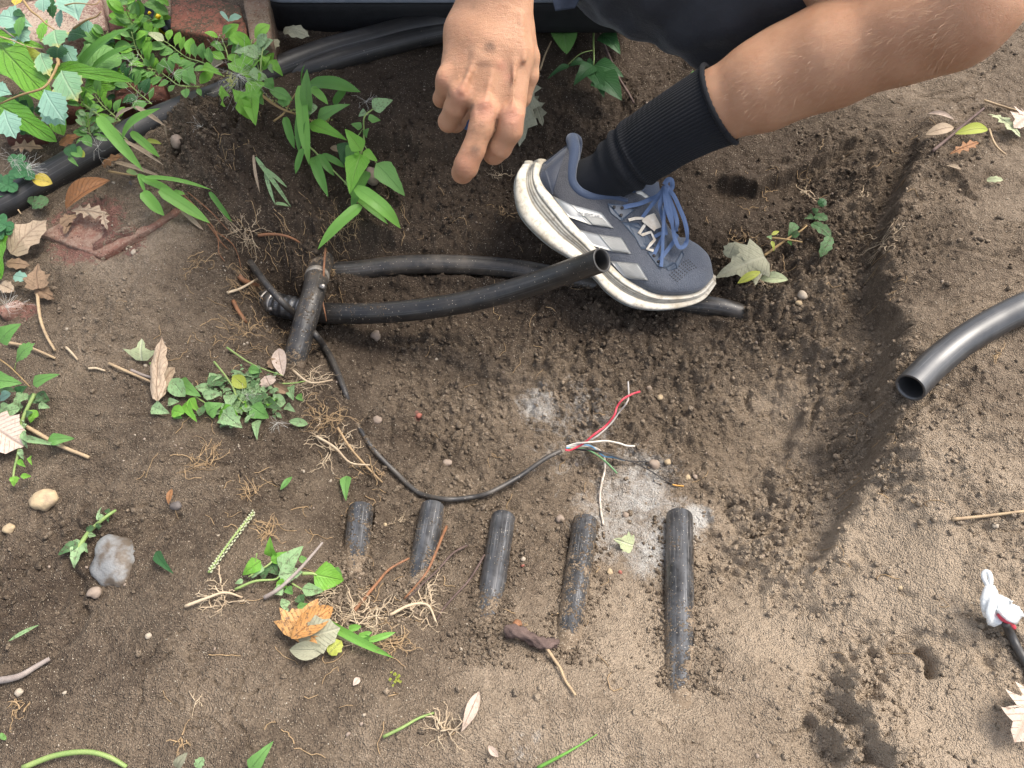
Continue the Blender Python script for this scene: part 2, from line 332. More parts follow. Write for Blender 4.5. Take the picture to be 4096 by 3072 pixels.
def axis(lo,hi,step,far,ratio=1.28):
    a=np.arange(lo,hi,step); s=step;v=hi;R=[]
    while v<far: v+=s; s*=ratio; R.append(v)
    s=step;v=lo;L=[]
    while v>-far: v-=s; s*=ratio; L.append(v)
    return np.concatenate([L[::-1],a,R])
GX=axis(-.93,.93,.00185,40); 
_y=[-.45]; 
while _y[-1]<.93: _y.append(_y[-1]+.00165*(1+.35*max(0,(_y[-1]+.1))))
_ya=np.array(_y); st=_ya[-1]-_ya[-2]; R=[];v=_ya[-1];s=st
while v<40: s*=1.28; v+=s; R.append(v)
L=[];v=_ya[0];s=.00165
while v>-40: s*=1.28; v-=s; L.append(v)
GY=np.concatenate([L[::-1],_ya,R])
gx,gy=np.meshgrid(GX,GY,indexing='ij')
Z=base_z(gx,gy)
inn=(1-sst(.95,1.4,np.abs(gx)))*(1-sst(1.0,1.5,gy))*(1-sst(.5,.8,-gy))
Z=Z*np.where((np.abs(gx)>1.69)|(gy>1.89)|(gy<-1.09),0,1)
core=(np.abs(gx)<1.0)&(gy>-.5)&(gy<1.0)
X=gx[core];Y=gy[core];z=Z[core]
wx=X+.010*fbm(X,Y,.05,3,5); wy=Y+.010*fbm(X,Y,.05,3,9)
wx2=X+.006*fbm(X,Y,.015,3,15); wy2=Y+.006*fbm(X,Y,.015,3,19)
for pts,zz,h,sh,reach,side in SCARPS:
    sg,q,tt=seg_dist(wx2+(wx-X),wy2+(wy-Y),W2(pts,zz)); sg=sg*side
    e=np.exp(-(q/reach)**2)*sst(0,.12,tt)*sst(0,.12,1-tt); z=z+h*(1/(1+np.exp(-np.clip(sg/sh*2.2,-30,30)))-.5)*e
for pts,zz,h,wd in GROOVES:
    sg,q,tt=seg_dist(wx2,wy2,W2(pts,zz)); z=z-h*np.exp(-(q/wd)**2)*sst(0,.15,tt)*sst(0,.15,1-tt)*(.6+.8*vnoise(X,Y,.012,4)+.4)
crumb=np.clip(field_max(X,Y,CRUMB)+.35*fbm(X,Y,.09,3,31),0,1.3); sm=field_max(X,Y,SMOOTH); crumb=np.clip(crumb*(1-.8*sm)+.07,0,1.3)
# general unevenness, clods, crumbs
z=z+.014*fbm(X,Y,.16,3,1)+.0085*fbm(wx,wy,.045,5,2,.55)*(.5+crumb)+.0034*fbm(X,Y,.013,3,3,.6)*(.45+crumb)-.006*np.clip(.10-np.abs(fbm(wx,wy,.03,4,12)),0,.1)/.1*crumb
patch_=sst(-.05,.25,fbm(X,Y,.06,3,44))
z=z+crumb*(.030*np.clip(crumb-.55,0,1)*lumps(wx,wy,.050,11,.45)+.020*lumps(wx2,wy2,.026,1,.40)*patch_+.012*lumps(wx2,wy2,.013,2,.6)+.0075*lumps(wx2,wy2,.0075,3,.75)+.0040*lumps(X,Y,.0046,4,.8))
z=z+(.0012*lumps(X,Y,.0050,7,.20)+.0010*lumps(X,Y,.0038,5,.5))*(1-np.clip(crumb,0,1)*.5)
# smeared trowel / hand streaks on the left bank
stk=field_max(X,Y,[(600,1750,450,1),(700,1500,300,1),(1000,2500,300,.6),(3750,1150,150,1.),(3850,400,250,.8)])
z=z+stk*.0050*fbm(X*.35+Y*.12,Y*1.3-X*.35,.016,3,61)
z=z-stk*.007*np.clip(.12-np.abs(fbm(X*.3,Y-X*.25,.035,3,66)),0,.12)/.12*sst(0.,.3,fbm(X,Y,.07,2,67))
# cracks
cr=np.abs(fbm(wx,wy,.055,4,71)); z=z-.0035*np.exp(-(cr/.012)**2)*sst(.05,.3,fbm(X,Y,.1,2,72)+.1*crumb)
# ripples of a shoe tread on the right
for (a,b),n in (((3050,1740),9),):
    c=PZ(a,b,float(base_z(*[np.array([q]) for q in PZ(a,b,-.05)[:2]])[0])); dx=(X-c[0]);dy=(Y-c[1]); e=np.exp(-((dx/.045)**2+(dy/.06)**2)**2)
    z=z-.006*e+.0010*e*np.sin(np.hypot(dx+.03,dy-.05)*900)
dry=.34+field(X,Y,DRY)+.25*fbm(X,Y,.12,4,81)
# steep faces and freshly broken crumb are damper
white=field_max(X,Y,WHITE); red=field_max(X,Y,RED)
dry=dry-.10*np.clip(crumb,0,1)
STUBPX=[([(1444,2036),(1395,2480)],.0150),([(1732,2030),(1650,2460)],.0146),([(2013,2073),(1930,2590)],.0146),([(2341,2088),(2268,2590)],.0148),([(2718,2068),(2717,2660)],.0160)]
def onbase(px,py,h):
    q=PZ(px,py,-.05)
    for _ in range(30): q=PZ(px,py,float(base_z(np.array([q[0]]),np.array([q[1]]))[0])+h)
    return q
STUBAX=[]
for i,(pp,r) in enumerate(STUBPX):
    a=onbase(*pp[0],.010); b=onbase(*pp[1],[-.022,-.016,-.012,-.010,-.010][i]); b[2]=max(b[2],a[2]+.006); STUBAX.append((a,b,r))
def bed(z,a,b,r,rise,blend=2.2,t0=0,t1=1,front=0):
    d=b[:2]-a[:2]; L=d@d; t=((X-a[0])*d[0]+(Y-a[1])*d[1])/L; q=np.hypot(X-a[0]-np.clip(t,-.03,1)*d[0],Y-a[1]-np.clip(t,-.03,1)*d[1]); ax=a[2]+(b[2]-a[2])*np.clip(t,0,1)
    tgt=ax+r*rise; w=(1-sst(r*.9,r*blend,q))*sst(t0-.12,t0,t)*(1-sst(t1,t1+.12,t)); return z*(1-w)+np.where(q<r,np.minimum(z,tgt),tgt+(z-tgt)*.35)*w
for i,(a,b,r) in enumerate(STUBAX): z=bed(z,a,b,r,[-.1,-.25,-.3,-.2,-.35][i],t1=[.22,.36,.5,.55,.55][i])
for (p,q) in zip(((1345,1085,-.092),(1600,1060,-.082),(1768,1056,-.082),(1950,1064,-.084)),((1600,1060,-.082),(1768,1056,-.082),(1950,1064,-.084),(2120,1084,-.088))): z=bed(z,PZ(*p),PZ(*q),.0138,-.1)
z=bed(z,PZ(2740,1212,-.100),PZ(2960,1250,-.100),.0138,-.2)
Z[core]=z
DRY_SHADE_G=np.full(Z.shape,.45); DRY_SHADE_G[core]=dry; WH=np.zeros(Z.shape); WH[core]=white; RD=np.zeros(Z.shape); RD[core]=red
Z=Z*1.0
def gz(x,y):
    x=np.atleast_1d(np.asarray(x,float)); y=np.atleast_1d(np.asarray(y,float)); return bil(Z,GX,GY,x,y)
_ds=np.linspace(.45,1.75,900)
def GH(px,py,h=0.):
    """point seen at a photo pixel, h above the ground there"""
    r=ray(px,py); Q=CAM[None]+_ds[:,None]*r[None]; g=gz(Q[:,0],Q[:,1])+h; k=np.argmax(Q[:,2]<g)
    if k==0: return PZ(px,py,h)
    a=Q[k-1,2]-g[k-1]; b=g[k]-Q[k,2]; t=a/(a+b+1e-9); return Q[k-1]*(1-t)+Q[k]*t
def carve(C,r,depth_off=0):
    """press a round object's bed into the sheet so nothing pokes through it"""
    pass
def ground_build():
    nx,ny=Z.shape; idx=np.arange(nx*ny).reshape(nx,ny)
    F=np.stack([idx[:-1,:-1],idx[1:,:-1],idx[1:,1:],idx[:-1,1:]],-1).reshape(-1,4)
    V=np.stack([gx,gy,Z],-1).reshape(-1,3)
    o=mobj('ground',V,F,M['soil'],attrs={'dry':DRY_SHADE_G.ravel(),'white':WH.ravel(),'red':RD.ravel()},origin=(0,0,0)); tag(o,kind='structure'); return o
GROUND=ground_build()
# ---------------------------------------------------------------- loose crumbs of soil
def ico():
    import bmesh
    bm=bmesh.new(); bmesh.ops.create_icosphere(bm,subdivisions=1,radius=1); V=np.array([v.co[:] for v in bm.verts]); F=np.array([[v.index for v in f.verts] for f in bm.faces]); bm.free(); return V,F
IV,IF=ico()
def scatter_lumps(name,n,rmin,rmax,weight,mat,label=None,sink=.55,power=4.5,sq=(.5,1.),seed=3,reg=None):
    g=np.random.default_rng(seed); N=n*8
    x=g.uniform(-.85,.85,N); y=g.uniform(-.44,.92,N)
    if reg is not None: x,y=reg(g,N)
    ix=np.clip(np.searchsorted(GX,x),0,len(GX)-1); iy=np.clip(np.searchsorted(GY,y),0,len(GY)-1)
    w=weight(x,y,ix,iy); keep=g.random(N)<w; x=x[keep][:n];y=y[keep][:n];ix=ix[keep][:n];iy=iy[keep][:n]; n=len(x)
    r=rmin+(rmax-rmin)*g.random(n)**power
    S=r[:,None]*g.uniform(sq[0],sq[1],(n,3)); A=g.normal(size=(n,4)); A/=np.linalg.norm(A,axis=1)[:,None]
    w_,a,b,c=A.T; R=np.stack([1-2*(b*b+c*c),2*(a*b-c*w_),2*(a*c+b*w_),2*(a*b+c*w_),1-2*(a*a+c*c),2*(b*c-a*w_),2*(a*c-b*w_),2*(b*c+a*w_),1-2*(a*a+b*b)],-1).reshape(n,3,3)
    base=IV[None]*(1+g.uniform(-.5,.5,(n,len(IV),1)))*S[:,None]
    V=np.einsum('nij,nkj->nki',R,base); V[...,0]+=x[:,None];V[...,1]+=y[:,None];V[...,2]+=(gz(x,y)+r*(1-sink)*.6)[:,None]
    F=(IF[None]+(np.arange(n)*len(IV))[:,None,None]).reshape(-1,3); V=V.reshape(-1,3)
    at={'dry':np.repeat(DRY_SHADE_G[ix,iy]+g.uniform(.05,.45,n),len(IV)),'white':np.repeat(WH[ix,iy]*.5,len(IV)),'red':np.zeros(n*len(IV))}
    o=mobj(name,V,F,mat,attrs=at,smooth=False,origin=(0,0,0)); tag(o,label,kind='stuff'); return o
CRG=np.zeros(Z.shape); CRG[core]=crumb
scatter_lumps('soil_crumbs',26000,.0007,.0048,lambda x,y,i,j:np.clip(CRG[i,j]*.95+.02,0,1)**1.3,M['soil'],'loose crumbs and clods of dark brown soil lying in the pit')
scatter_lumps('soil_grit',9000,.0007,.0018,lambda x,y,i,j:np.full(len(x),.6),M['soil'],'fine sandy grit spread over the bare soil',seed=5)

def pipe_grains():
    g=np.random.default_rng(41); XS=[];YS=[];ZS=[];RS=[]
    for i,(a,b,r) in enumerate(STUBAX):
        d=b-a; L=np.linalg.norm(d[:2]); u=d[:2]/L; v=np.array([-u[1],u[0]]); n=1500
        t=g.random(n)**[.8,.7,.7,.9,.7][i]*1.15; q=g.normal(size=n)*r*1.05; x=a[0]+u[0]*t*L+v[0]*q; y=a[1]+u[1]*t*L+v[1]*q; ax=a[2]+d[2]*t
        top=np.where(np.abs(q)<r*.97,ax+np.sqrt(np.clip(r*r-q*q,0,1)),-1); gg=gz(x,y); on=top>gg; keep=(~on)|(g.random(n)<np.clip(.22+.8*sst(.45,.95,t)+.35*np.abs(q)/r-.2,0,1))
        rr=np.where(on,.0005+.0007*g.random(n)**2,.0007+.0030*g.random(n)**3.5); z=np.maximum(top,gg)+rr*.35
        XS.append(x[keep]);YS.append(y[keep]);ZS.append(z[keep]);RS.append(rr[keep])
    x,y,z,r=map(np.concatenate,(XS,YS,ZS,RS)); n=len(x); V=IV[None]*(1+g.uniform(-.45,.45,(n,len(IV),1)))*(r[:,None]*g.uniform(.6,1,(n,3)))[:,None]+np.stack([x,y,z],1)[:,None]
    F=(IF[None]+(np.arange(n)*len(IV))[:,None,None]).reshape(-1,3)
    o=mobj('soil_crumbs',V.reshape(-1,3),F,M['soil'],attrs={'dry':np.repeat(g.uniform(.3,.8,n),len(IV)),'white':np.zeros(n*len(IV)),'red':np.zeros(n*len(IV))},smooth=False,origin=(0,0,0)); tag(o,'sand grains and crumbs spilled over the pipe ends',kind='stuff')
pipe_grains()
# ================================================================ materials of hard things
def plastic(name,base,rough,dust_sheen=(.20,.165,.125),dust_sheen_amt=.15,spec=.5,streak=0):
    """black poly pipe: dusty with some painted sheen, scuffed, soil stuck on where the dirt attribute says"""
    m,nt,b,_=newmat(name); q=NT(nt); co=q.n('NewGeometry').outputs['Position']; d=q.attr('dirt')
    n1=q.noise(co,60,7,.7); n2=q.noise(co,380,4,.65); uv=q.n('TexCoord').outputs['UV']
    mp=q.n('Mapping',i_Vector=uv); mp.inputs['Scale'].default_value=(90,3.2,1); st=q.noise(mp.outputs[0],1.,4,.6)
    n0=q.noise(co,24,6,.7,.6); c=q.mix(q.math('MULTIPLY',q.ramp(q.math('ADD',q.math('MULTIPLY',n0,.6),q.math('MULTIPLY',n1,.4)),[(.42,.12),(.60,1.)]),dust_sheen_amt*1.6),(base,base,base*1.08),dust_sheen)
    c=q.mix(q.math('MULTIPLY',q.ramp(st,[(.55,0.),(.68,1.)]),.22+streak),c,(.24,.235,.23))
    f=q.math('ADD',d,q.math('ADD',q.math('MULTIPLY',q.math('SUBTRACT',n1,.5),1.5),q.math('MULTIPLY',q.math('SUBTRACT',n2,.5),1.2)))
    df=q.ramp(f,[(.50,0.),(.58,1.)]); sc,(a1,a2,a3)=soil_color(q,co,q.math('ADD',.30,q.math('MULTIPLY',n1,.3))); c=q.mix(df,c,sc)
    v=q.n('TexVoronoi',i_Vector=co,i_Scale=420.); cr=q.n('SeparateColor',i_0=v.outputs['Color'])
    g=q.math('MULTIPLY',q.math('LESS_THAN',v.outputs['Distance'],.20),q.math('GREATER_THAN',cr.outputs[0],q.math('SUBTRACT',.93,q.math('MULTIPLY',d,.5)))); c=q.mix(g,c,(.42,.36,.28))
    q.link(c,b.inputs['Base Color']); q.link(q.math('MULTIPLY',q.math('SUBTRACT',1.02,df,clamp=True),spec),b.inputs['Specular IOR Level'])
    q.link(q.math('ADD',rough,q.math('ADD',q.math('MULTIPLY',df,.5),q.math('MULTIPLY',n1,.12)),clamp=True),b.inputs['Roughness'])
    h=q.math('ADD',q.math('MULTIPLY',df,q.math('ADD',.7,n2)),q.math('MULTIPLY',st,.012)); q.link(q.bump(h,.0016,.9),b.inputs['Normal']); return m
M['pipe']=plastic('black_poly_pipe',.007,.27,dust_sheen=(.30,.30,.31),dust_sheen_amt=.13,streak=.45,spec=.9)  # pale grey dust film doubles as painted sky highlight on the pipe ends
M['pipe_clean']=plastic('clean_poly_pipe',.009,.33,dust_sheen_amt=.07)
M['pipe_dusty']=plastic('dusty_poly_pipe',.013,.34,dust_sheen_amt=.20,streak=.12)
M['pipe_end']=plastic('scuffed_poly_pipe',.014,.36,dust_sheen=(.16,.155,.15),dust_sheen_amt=.10,spec=1.)
M['hose']=plastic('matt_black_hose',.010,.42,dust_sheen_amt=.05)
M['cable']=plastic('black_cable',.016,.42,dust_sheen_amt=.2)
M['steel']=simple('dull_steel',(.42,.40,.37),(.20,.17,.14),120,.38,600,.0002,metal=.8,rvar=.3)
M['bandgrey']=simple('dirty_band',(.36,.33,.28),(.20,.165,.13),200,.5,600,.0003,metal=.35)
M['box']=simple('black_box_plastic',(.006,.006,.007),(.012,.012,.013),60,.52,900,.0010,spec=.35)
M['lid']=simple('grey_blue_plastic',(.16,.18,.21),(.22,.24,.27),70,.5,700,.0002)
M['wire_red']=simple('red_wire',(.62,.045,.075),(.48,.06,.08),90,.4,600,.0001)
M['wire_white']=simple('white_wire',(.72,.68,.60),(.50,.44,.36),70,.5,600,.0001)
M['wire_grey']=simple('grey_wire',(.40,.38,.36),(.30,.26,.23),90,.5,600,.0001)
M['wire_dirty']=simple('dirty_white_wire',(.58,.53,.45),(.27,.21,.16),160,.7,600,.0002)
M['wire_green']=simple('green_wire',(.10,.26,.11),(.14,.24,.11),90,.5,600,.0001)
M['wire_blue']=simple('blue_wire',(.16,.36,.55),(.12,.24,.36),90,.5,600,.0001)
M['wire_black']=simple('black_wire',(.02,.02,.022),(.05,.04,.035),90,.5,600,.0001)
M['wire_orange']=simple('orange_wire_tip',(.6,.30,.06),(.5,.26,.08),90,.5,600,.0001)
def mat_brick(name,c1,c2,moss=0.,pale=0.):
    m,nt,b,_=newmat(name); q=NT(nt); co=q.n('NewGeometry').outputs['Position']
    n=q.noise(co,28,6,.65); n2=q.noise(co,230,5,.7); c=q.mix(q.ramp(n,[(.3,0.),(.7,1.)]),c1,c2)
    if moss: c=q.mix(q.math('MULTIPLY',q.ramp(q.math('ADD',q.math('MULTIPLY',n2,.8),q.math('MULTIPLY',q.noise(co,16,4),.5)),[(.60,0.),(.70,1.)]),moss),c,(.055,.058,.035))
    if pale: c=q.mix(q.math('MULTIPLY',q.ramp(q.math('ADD',n2,q.math('MULTIPLY',q.noise(co,12,3),.8)),[(.80,0.),(1.05,1.)]),pale),c,(.42,.35,.27))
    v=q.n('TexVoronoi',i_Vector=co,i_Scale=330.); cr=q.n('SeparateColor',i_0=v.outputs['Color'])
    c=q.mix(q.math('MULTIPLY',q.math('LESS_THAN',v.outputs['Distance'],.2),q.math('GREATER_THAN',cr.outputs[0],.84)),c,(.42,.35,.26))
    c=q.mix(q.math('MULTIPLY',q.math('LESS_THAN',v.outputs['Distance'],.3),q.math('LESS_THAN',cr.outputs[0],.14)),c,(.03,.02,.015))
    q.link(c,b.inputs['Base Color']); b.inputs['Roughness'].default_value=.85; b.inputs['Specular IOR Level'].default_value=.25
    q.link(q.bump(q.math('ADD',n2,q.math('MULTIPLY',n,.8)),.0030,.9),b.inputs['Normal']); return m
M['brick_moss']=mat_brick('mossy_brick',(.27,.10,.065),(.21,.085,.055),moss=.85)
M['brick_dark']=mat_brick('damp_brick',(.12,.042,.028),(.075,.032,.022))
M['brick_mauve']=mat_brick('weathered_brick',(.21,.115,.09),(.15,.08,.065),pale=.7)
M['brick_brown']=mat_brick('brown_brick',(.17,.09,.055),(.12,.07,.045),moss=.4,pale=.3)
M['brick_dusty']=mat_brick('dusty_brick',(.22,.090,.065),(.20,.135,.10),pale=.35)
def brick(name,top,z,h,mat,label,bev=.004,tilt=(0,0,0,0),cat='brick'):
    """top: four photo points FL FR BR BL on the plane z"""
    import bmesh
    T=[PZ(a,b,z+tilt[i]) for i,(a,b) in enumerate(top)]; bm=bmesh.new()
    vt=[bm.verts.new(p) for p in T]; vb=[bm.verts.new(p-np.array([0,0,h])) for p in T]
    bm.faces.new(vt); bm.faces.new(vb[::-1])
    for i in range(4): j=(i+1)%4; bm.faces.new((vt[j],vt[i],vb[i],vb[j]))
    bmesh.ops.recalc_face_normals(bm,faces=bm.faces)
    bmesh.ops.bevel(bm,geom=bm.edges[:],offset=bev,segments=2,profile=.6,affect='EDGES')
    bmesh.ops.triangulate(bm,faces=[f for f in bm.faces if len(f.verts)>4])
    bmesh.ops.subdivide_edges(bm,edges=[e for e in bm.edges if e.calc_length()>.015],cuts=7,use_grid_fill=True)
    V=np.array([v.co[:] for v in bm.verts]); F=[tuple(v.index for v in f.verts) for f in bm.faces]; bm.free()
    V=V+.0024*np.stack([fbm(V[:,1]+V[:,2],V[:,0],.02,3,91),fbm(V[:,0]+V[:,2],V[:,1],.02,3,92),fbm(V[:,0],V[:,1]+V[:,2],.02,3,93)],1)
    o=mobj(name,V,F,mat); tag(o,label,cat); return o
brick('brick',[(681,112),(999,172),(960,20),(676,-40)],.072,.085,M['brick_moss'],'red brick with mossy speckled top, largest at the upper left behind the hose')
brick('brick',[(1003,176),(1085,178),(1075,-20),(966,-30)],.078,.09,M['brick_brown'],'brown brick tight against the end of the black box')
brick('brick',[(-30,195),(424,112),(395,-70),(-30,40)],.060,.075,M['brick_mauve'],'weathered mauve brick with pale dusty top behind the blue-green leaves')
brick('brick',[(436,118),(622,112),(598,12),(428,8)],.060,.07,M['brick_dark'],'dark damp brick beside the black and yellow handle')
brick('brick',[(452,400),(660,392),(650,300),(455,330)],.045,.06,M['brick_dark'],'dark red brick lying just above the hose, below the broad glossy leaves',bev=.007)
brick('brick',[(648,292),(760,300),(770,262),(660,240)],.030,.045,M['brick_dark'],'small broken red brick piece among the chickweed above the hose')
brick('brick',[(230,450),(330,440),(325,385),(235,390)],.028,.05,M['brick_dark'],'dark brick half hidden under the large leaf pointing down',bev=.006)
brick('brick',[(20,560),(190,560),(180,505),(30,515)],.022,.05,M['brick_dark'],'dark brick at the left edge behind the lobed pale leaf',bev=.006)
brick('brick',[(400,1026),(728,842),(560,730),(150,935)],.0115,.06,M['brick_dusty'],'buried red brick with its flat top dusted over with soil',bev=.003,tilt=(-.002,.002,0,0))
brick('brick',[(10,1268),(96,1212),(70,1190),(-20,1230)],.012,.03,M['brick_dusty'],'chip of red brick at the left edge under white fluff',bev=.004)
# ================================================================ pipes
def along(pts,n=10): return catmull(np.array(pts),n)
def pz_path(L): return [PZ(a,b,z) for a,b,z in L]
def pipe(name,C,r,wall,mat,label,cat,open0=False,open1=False,dirt=None,group=None,seg=36,parent=None,wob=0):
    r_=r if np.isscalar(r) else np.asarray(r)
    V,F,U=pipe_geo(C,r_,wall,seg,open0,open1)
    a=np.zeros(len(V)) if dirt is None else dirt(V,C)
    o=mobj(name,V,F,mat,parent,uv=U,attrs={'dirt':a})
    if parent is None: tag(o,label,cat,group)
    return o
def dirt_ground(base=.0,near=.012,gain=.9):
    def f(V,C):
        h=V[:,2]-gz(V[:,0],V[:,1]); return base+gain*np.exp(-np.clip(h,0,1)/near)
    return f
STUB=[([(1444,2030),(1432,2100),(1418,2240),(1405,2400),(1392,2560)],-.103,-.100,.0150,'leftmost of the five black pipe ends in the near bank, mostly soil-covered'),
 ([(1732,2028),(1712,2130),(1690,2240),(1665,2380),(1635,2560)],-.103,-.060,.0146,'second from left of the five black pipe ends, with an orange root across it'),
 ([(2013,2073),(1995,2200),(1972,2330),(1945,2500),(1920,2660)],-.104,-.046,.0146,'black pipe end in the middle of the five, streaked with pale scuffs'),
 ([(2341,2088),(2325,2200),(2302,2350),(2278,2500),(2255,2640)],-.106,-.050,.0148,'sandy black pipe end fourth from the left, above the short dark bark piece'),
 ([(2718,2068),(2716,2200),(2716,2380),(2717,2550),(2718,2760)],-.108,-.042,.0160,'black pipe end rightmost of the five, set beside the white crusted patch')]
for i,(pp,z0,z1,r,lab) in enumerate(STUB):
    a_,b_,r=STUBAX[i]; C=np.array([a_+(b_-a_)*t for t in np.linspace(0,1.35,60)])
    def df(V,C,i=i): 
        h=V[:,2]-gz(V[:,0],V[:,1]); t=np.array([0.36,.26,.20,.42,.26])[i]
        return t+.55*np.exp(-np.clip(h,0,1)/.007)+.25*sst(.5,1.,np.linspace(0,1,len(V)))
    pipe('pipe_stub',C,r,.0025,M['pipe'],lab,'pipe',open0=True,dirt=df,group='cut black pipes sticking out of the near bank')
MAIN=[(1040,1205,1.100),(1120,1222,1.098),(1180,1235,1.095),(1350,1254,1.085),(1600,1246,1.06),(1850,1211,1.03),(2080,1152,.992),(2280,1085,.945),(2409,1040,.905)]
C=along([P(*p) for p in MAIN],10); RM=np.full(len(C),.0146)
pipe('open_pipe',C,.0146,.0026,M['pipe_clean'],'long bent black pipe with its open cut end held up beside the shoe','pipe',open1=True,dirt=lambda V,C:.16-.10*sst(-.2,.1,V[:,0])+.2*np.exp(-((V[:,0]+.2)/.07)**2)*(V[:,2]>-.085))
EP=[(3641,1551,.868),(3738,1455,.889),(3850,1366,.900),(3985,1285,.902),(4130,1215,.90),(4300,1150,.91),(4600,1060,.94)]
pipe('open_pipe',along([P(*p) for p in EP],12),.0174,.0029,M['pipe_end'],'thick dusty black pipe with an open end coming in from the right edge','pipe',open0=True,dirt=lambda V,C:np.full(len(V),-.25),seg=48)
BP=[(1050,1092,-.098),(1200,1088,-.094),(1345,1085,-.092),(1450,1078,-.088),(1600,1060,-.082),(1768,1056,-.082),(1950,1064,-.084),(2120,1084,-.088),(2400,1140,-.098),(2700,1208,-.100),(2870,1228,-.096),(2990,1262,-.108),(3100,1290,-.13)]
pipe('buried_pipe',along(pz_path(BP),8),.0138,.0025,M['pipe_dusty'],'half buried black pipe along the foot of the far bank, passing under the shoe','pipe',dirt=dirt_ground(.05,.010,.55))
ct=empty('cross_pipe',PZ(1225,1290,-.08),'grubby short black pipe crossing over the long bent pipe, steel band near top','pipe')
XP=[(1292,1040,1.125),(1270,1100,1.090),(1250,1190,1.060),(1222,1285,1.048),(1198,1370,1.040),(1176,1445,1.036),(1150,1530,1.05)]
CX_=along([P(*p) for p in XP],10)
pipe('pipe_body',CX_,.0158,.003,M['pipe_dusty'],None,None,dirt=dirt_ground(.30,.02,.5),parent=ct)
def band(C,i0,i1,r,mat,parent,name='steel_band',ear=None,w=None):
    Cs=C[i0:i1+1]; V,F,U=pipe_geo(Cs,r,.002,36,True,True,depth_in=.001); o=mobj(name,V,F,mat,parent,uv=U,attrs={'dirt':np.full(len(V),.0)})
    return o
def sub(C,a,b,n=6):
    """piece of a path between fractions a..b"""
    L=np.concatenate([[0],np.cumsum(np.linalg.norm(np.diff(C,axis=0),axis=1))]); L/=L[-1]; t=np.linspace(a,b,n); return np.stack([np.interp(t,L,C[:,k]) for k in range(3)],1)
V,F,U=tube_geo(sub(CX_,.20,.235,5),.0168,36); mobj('steel_band',V,F,M['bandgrey'],ct,uv=U)
e=P(1290,1146,1.055); import bmesh
def blob(c,s,mat,name,parent,rot=0,seedn=0,sub_=2):
    import bmesh
    bm=bmesh.new(); bmesh.ops.create_icosphere(bm,subdivisions=sub_,radius=1); V=np.array([v.co[:] for v in bm.verts]); F=[tuple(v.index for v in f.verts) for f in bm.faces]; bm.free()
    n=fbm(V[:,0]*1.0+seedn*3.1,V[:,1]+V[:,2]*.7,.9,3,seedn); V=V*(1+.38*n[:,None])*np.array(s)
    cr,sr=math.cos(rot),math.sin(rot); V=V@np.array([[cr,sr,0],[-sr,cr,0],[0,0,1]]); V=V+np.array(c); return mobj(name,V,F,mat,parent)
blob(e,(.005,.004,.004),M['steel'],'band_ear',ct)
# coupling with clamps at the left end of the long pipe
cp=empty('hose_coupling',P(1110,1220,1.10),'muddy pipe coupling with two stainless hose clamps left of the crossing pipe','coupling')
KP=along([P(930,1185,1.13),P(1020,1200,1.115),P(1080,1212,1.10),P(1150,1228,1.088),P(1215,1240,1.083)],8)
V,F,U=tube_geo(sub(KP,0,.52,12),.0150,32); mobj('pipe_end',V,F,M['pipe_dusty'],cp,uv=U,attrs={'dirt':np.full(len(V),.50)})
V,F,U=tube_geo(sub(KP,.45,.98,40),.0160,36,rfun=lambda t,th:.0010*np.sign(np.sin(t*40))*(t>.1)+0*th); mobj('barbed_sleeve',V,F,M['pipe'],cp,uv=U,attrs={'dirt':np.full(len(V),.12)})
for a,b in ((.475,.55),(.575,.655)):
    V,F,U=tube_geo(sub(KP,a,b,4),.0178,36); cl=mobj('hose_clamp',V,F,M['steel'],cp,uv=U)
    c=sub(KP,a,b,3)[1]; s=c+nrm(-FW*.7-UP*.5)*.0185; V,F,U=tube_geo(np.array([s-RT*.006+UP*.001,s+RT*.006+UP*.003]),.0032,12); mobj('clamp_screw',V,F,M['steel'],cp if False else cl)
# big hoses at the upper left, under the box
H1=[(-160,885,.012),(-60,850,.014),(60,797,.018),(200,708,.022),(350,622,.024),(500,546,.026),(602,495,.026),(740,437,.028),(880,386,.028),(1000,331,.026),(1117,277,.022),(1302,207,.020),(1487,157,.02),(1640,118,.018),(1950,60,.018)]
pipe('black_hose',along(pz_path(H1),6),.0200,.003,M['hose'],'thick matt black hose running up from the left edge and under the box','hose',dirt=lambda V,C:-.15+.5*np.exp(-np.clip(V[:,2]-gz(V[:,0],V[:,1]),0,1)/.006),seg=40)
H2=[(1010,372,-.01),(1100,327,.004),(1190,293,.012),(1302,256,.016),(1441,214,.016),(1626,163,.014),(1765,130,.012),(1960,90,.01),(2150,60,.01)]
pipe('black_hose',along(pz_path(H2),6),.0160,.003,M['hose'],'thinner glossy black hose lying against the thick one just below the box','hose',dirt=lambda V,C:np.full(len(V),-.1),seg=40)
# ================================================================ cable and wires
cb=empty('control_cable',PZ(1690,1980,-.11),'black control cable looping across the pit with its coloured wires fanned out','cable')
A1=[P(975,1020,1.135),P(1000,1050,1.10),P(1060,1130,1.062),P(1125,1205,1.050),P(1180,1255,1.072),P(1225,1300,1.080),P(1262,1340,1.045)]+[GH(a,b,h) for a,b,h in ((1295,1385,.006),(1330,1445,.005),(1358,1510,.005),(1380,1568,.003),(1398,1620,-.006),(1425,1690,-.006),(1457,1745,.001),(1508,1815,.004),(1596,1903,.005),(1640,1945,.003),(1691,1979,.003),(1786,1997,.007),(1887,1989,.010),(1960,1970,.012),(2076,1907,.016),(2174,1839,.022),(2245,1802,.026))]
CA=along(A1,6); ra=np.interp(np.linspace(0,1,len(CA)),[0,.35,.5,1],[.0050,.0046,.0034,.0031]); V,F,U=tube_geo(CA,ra,14)
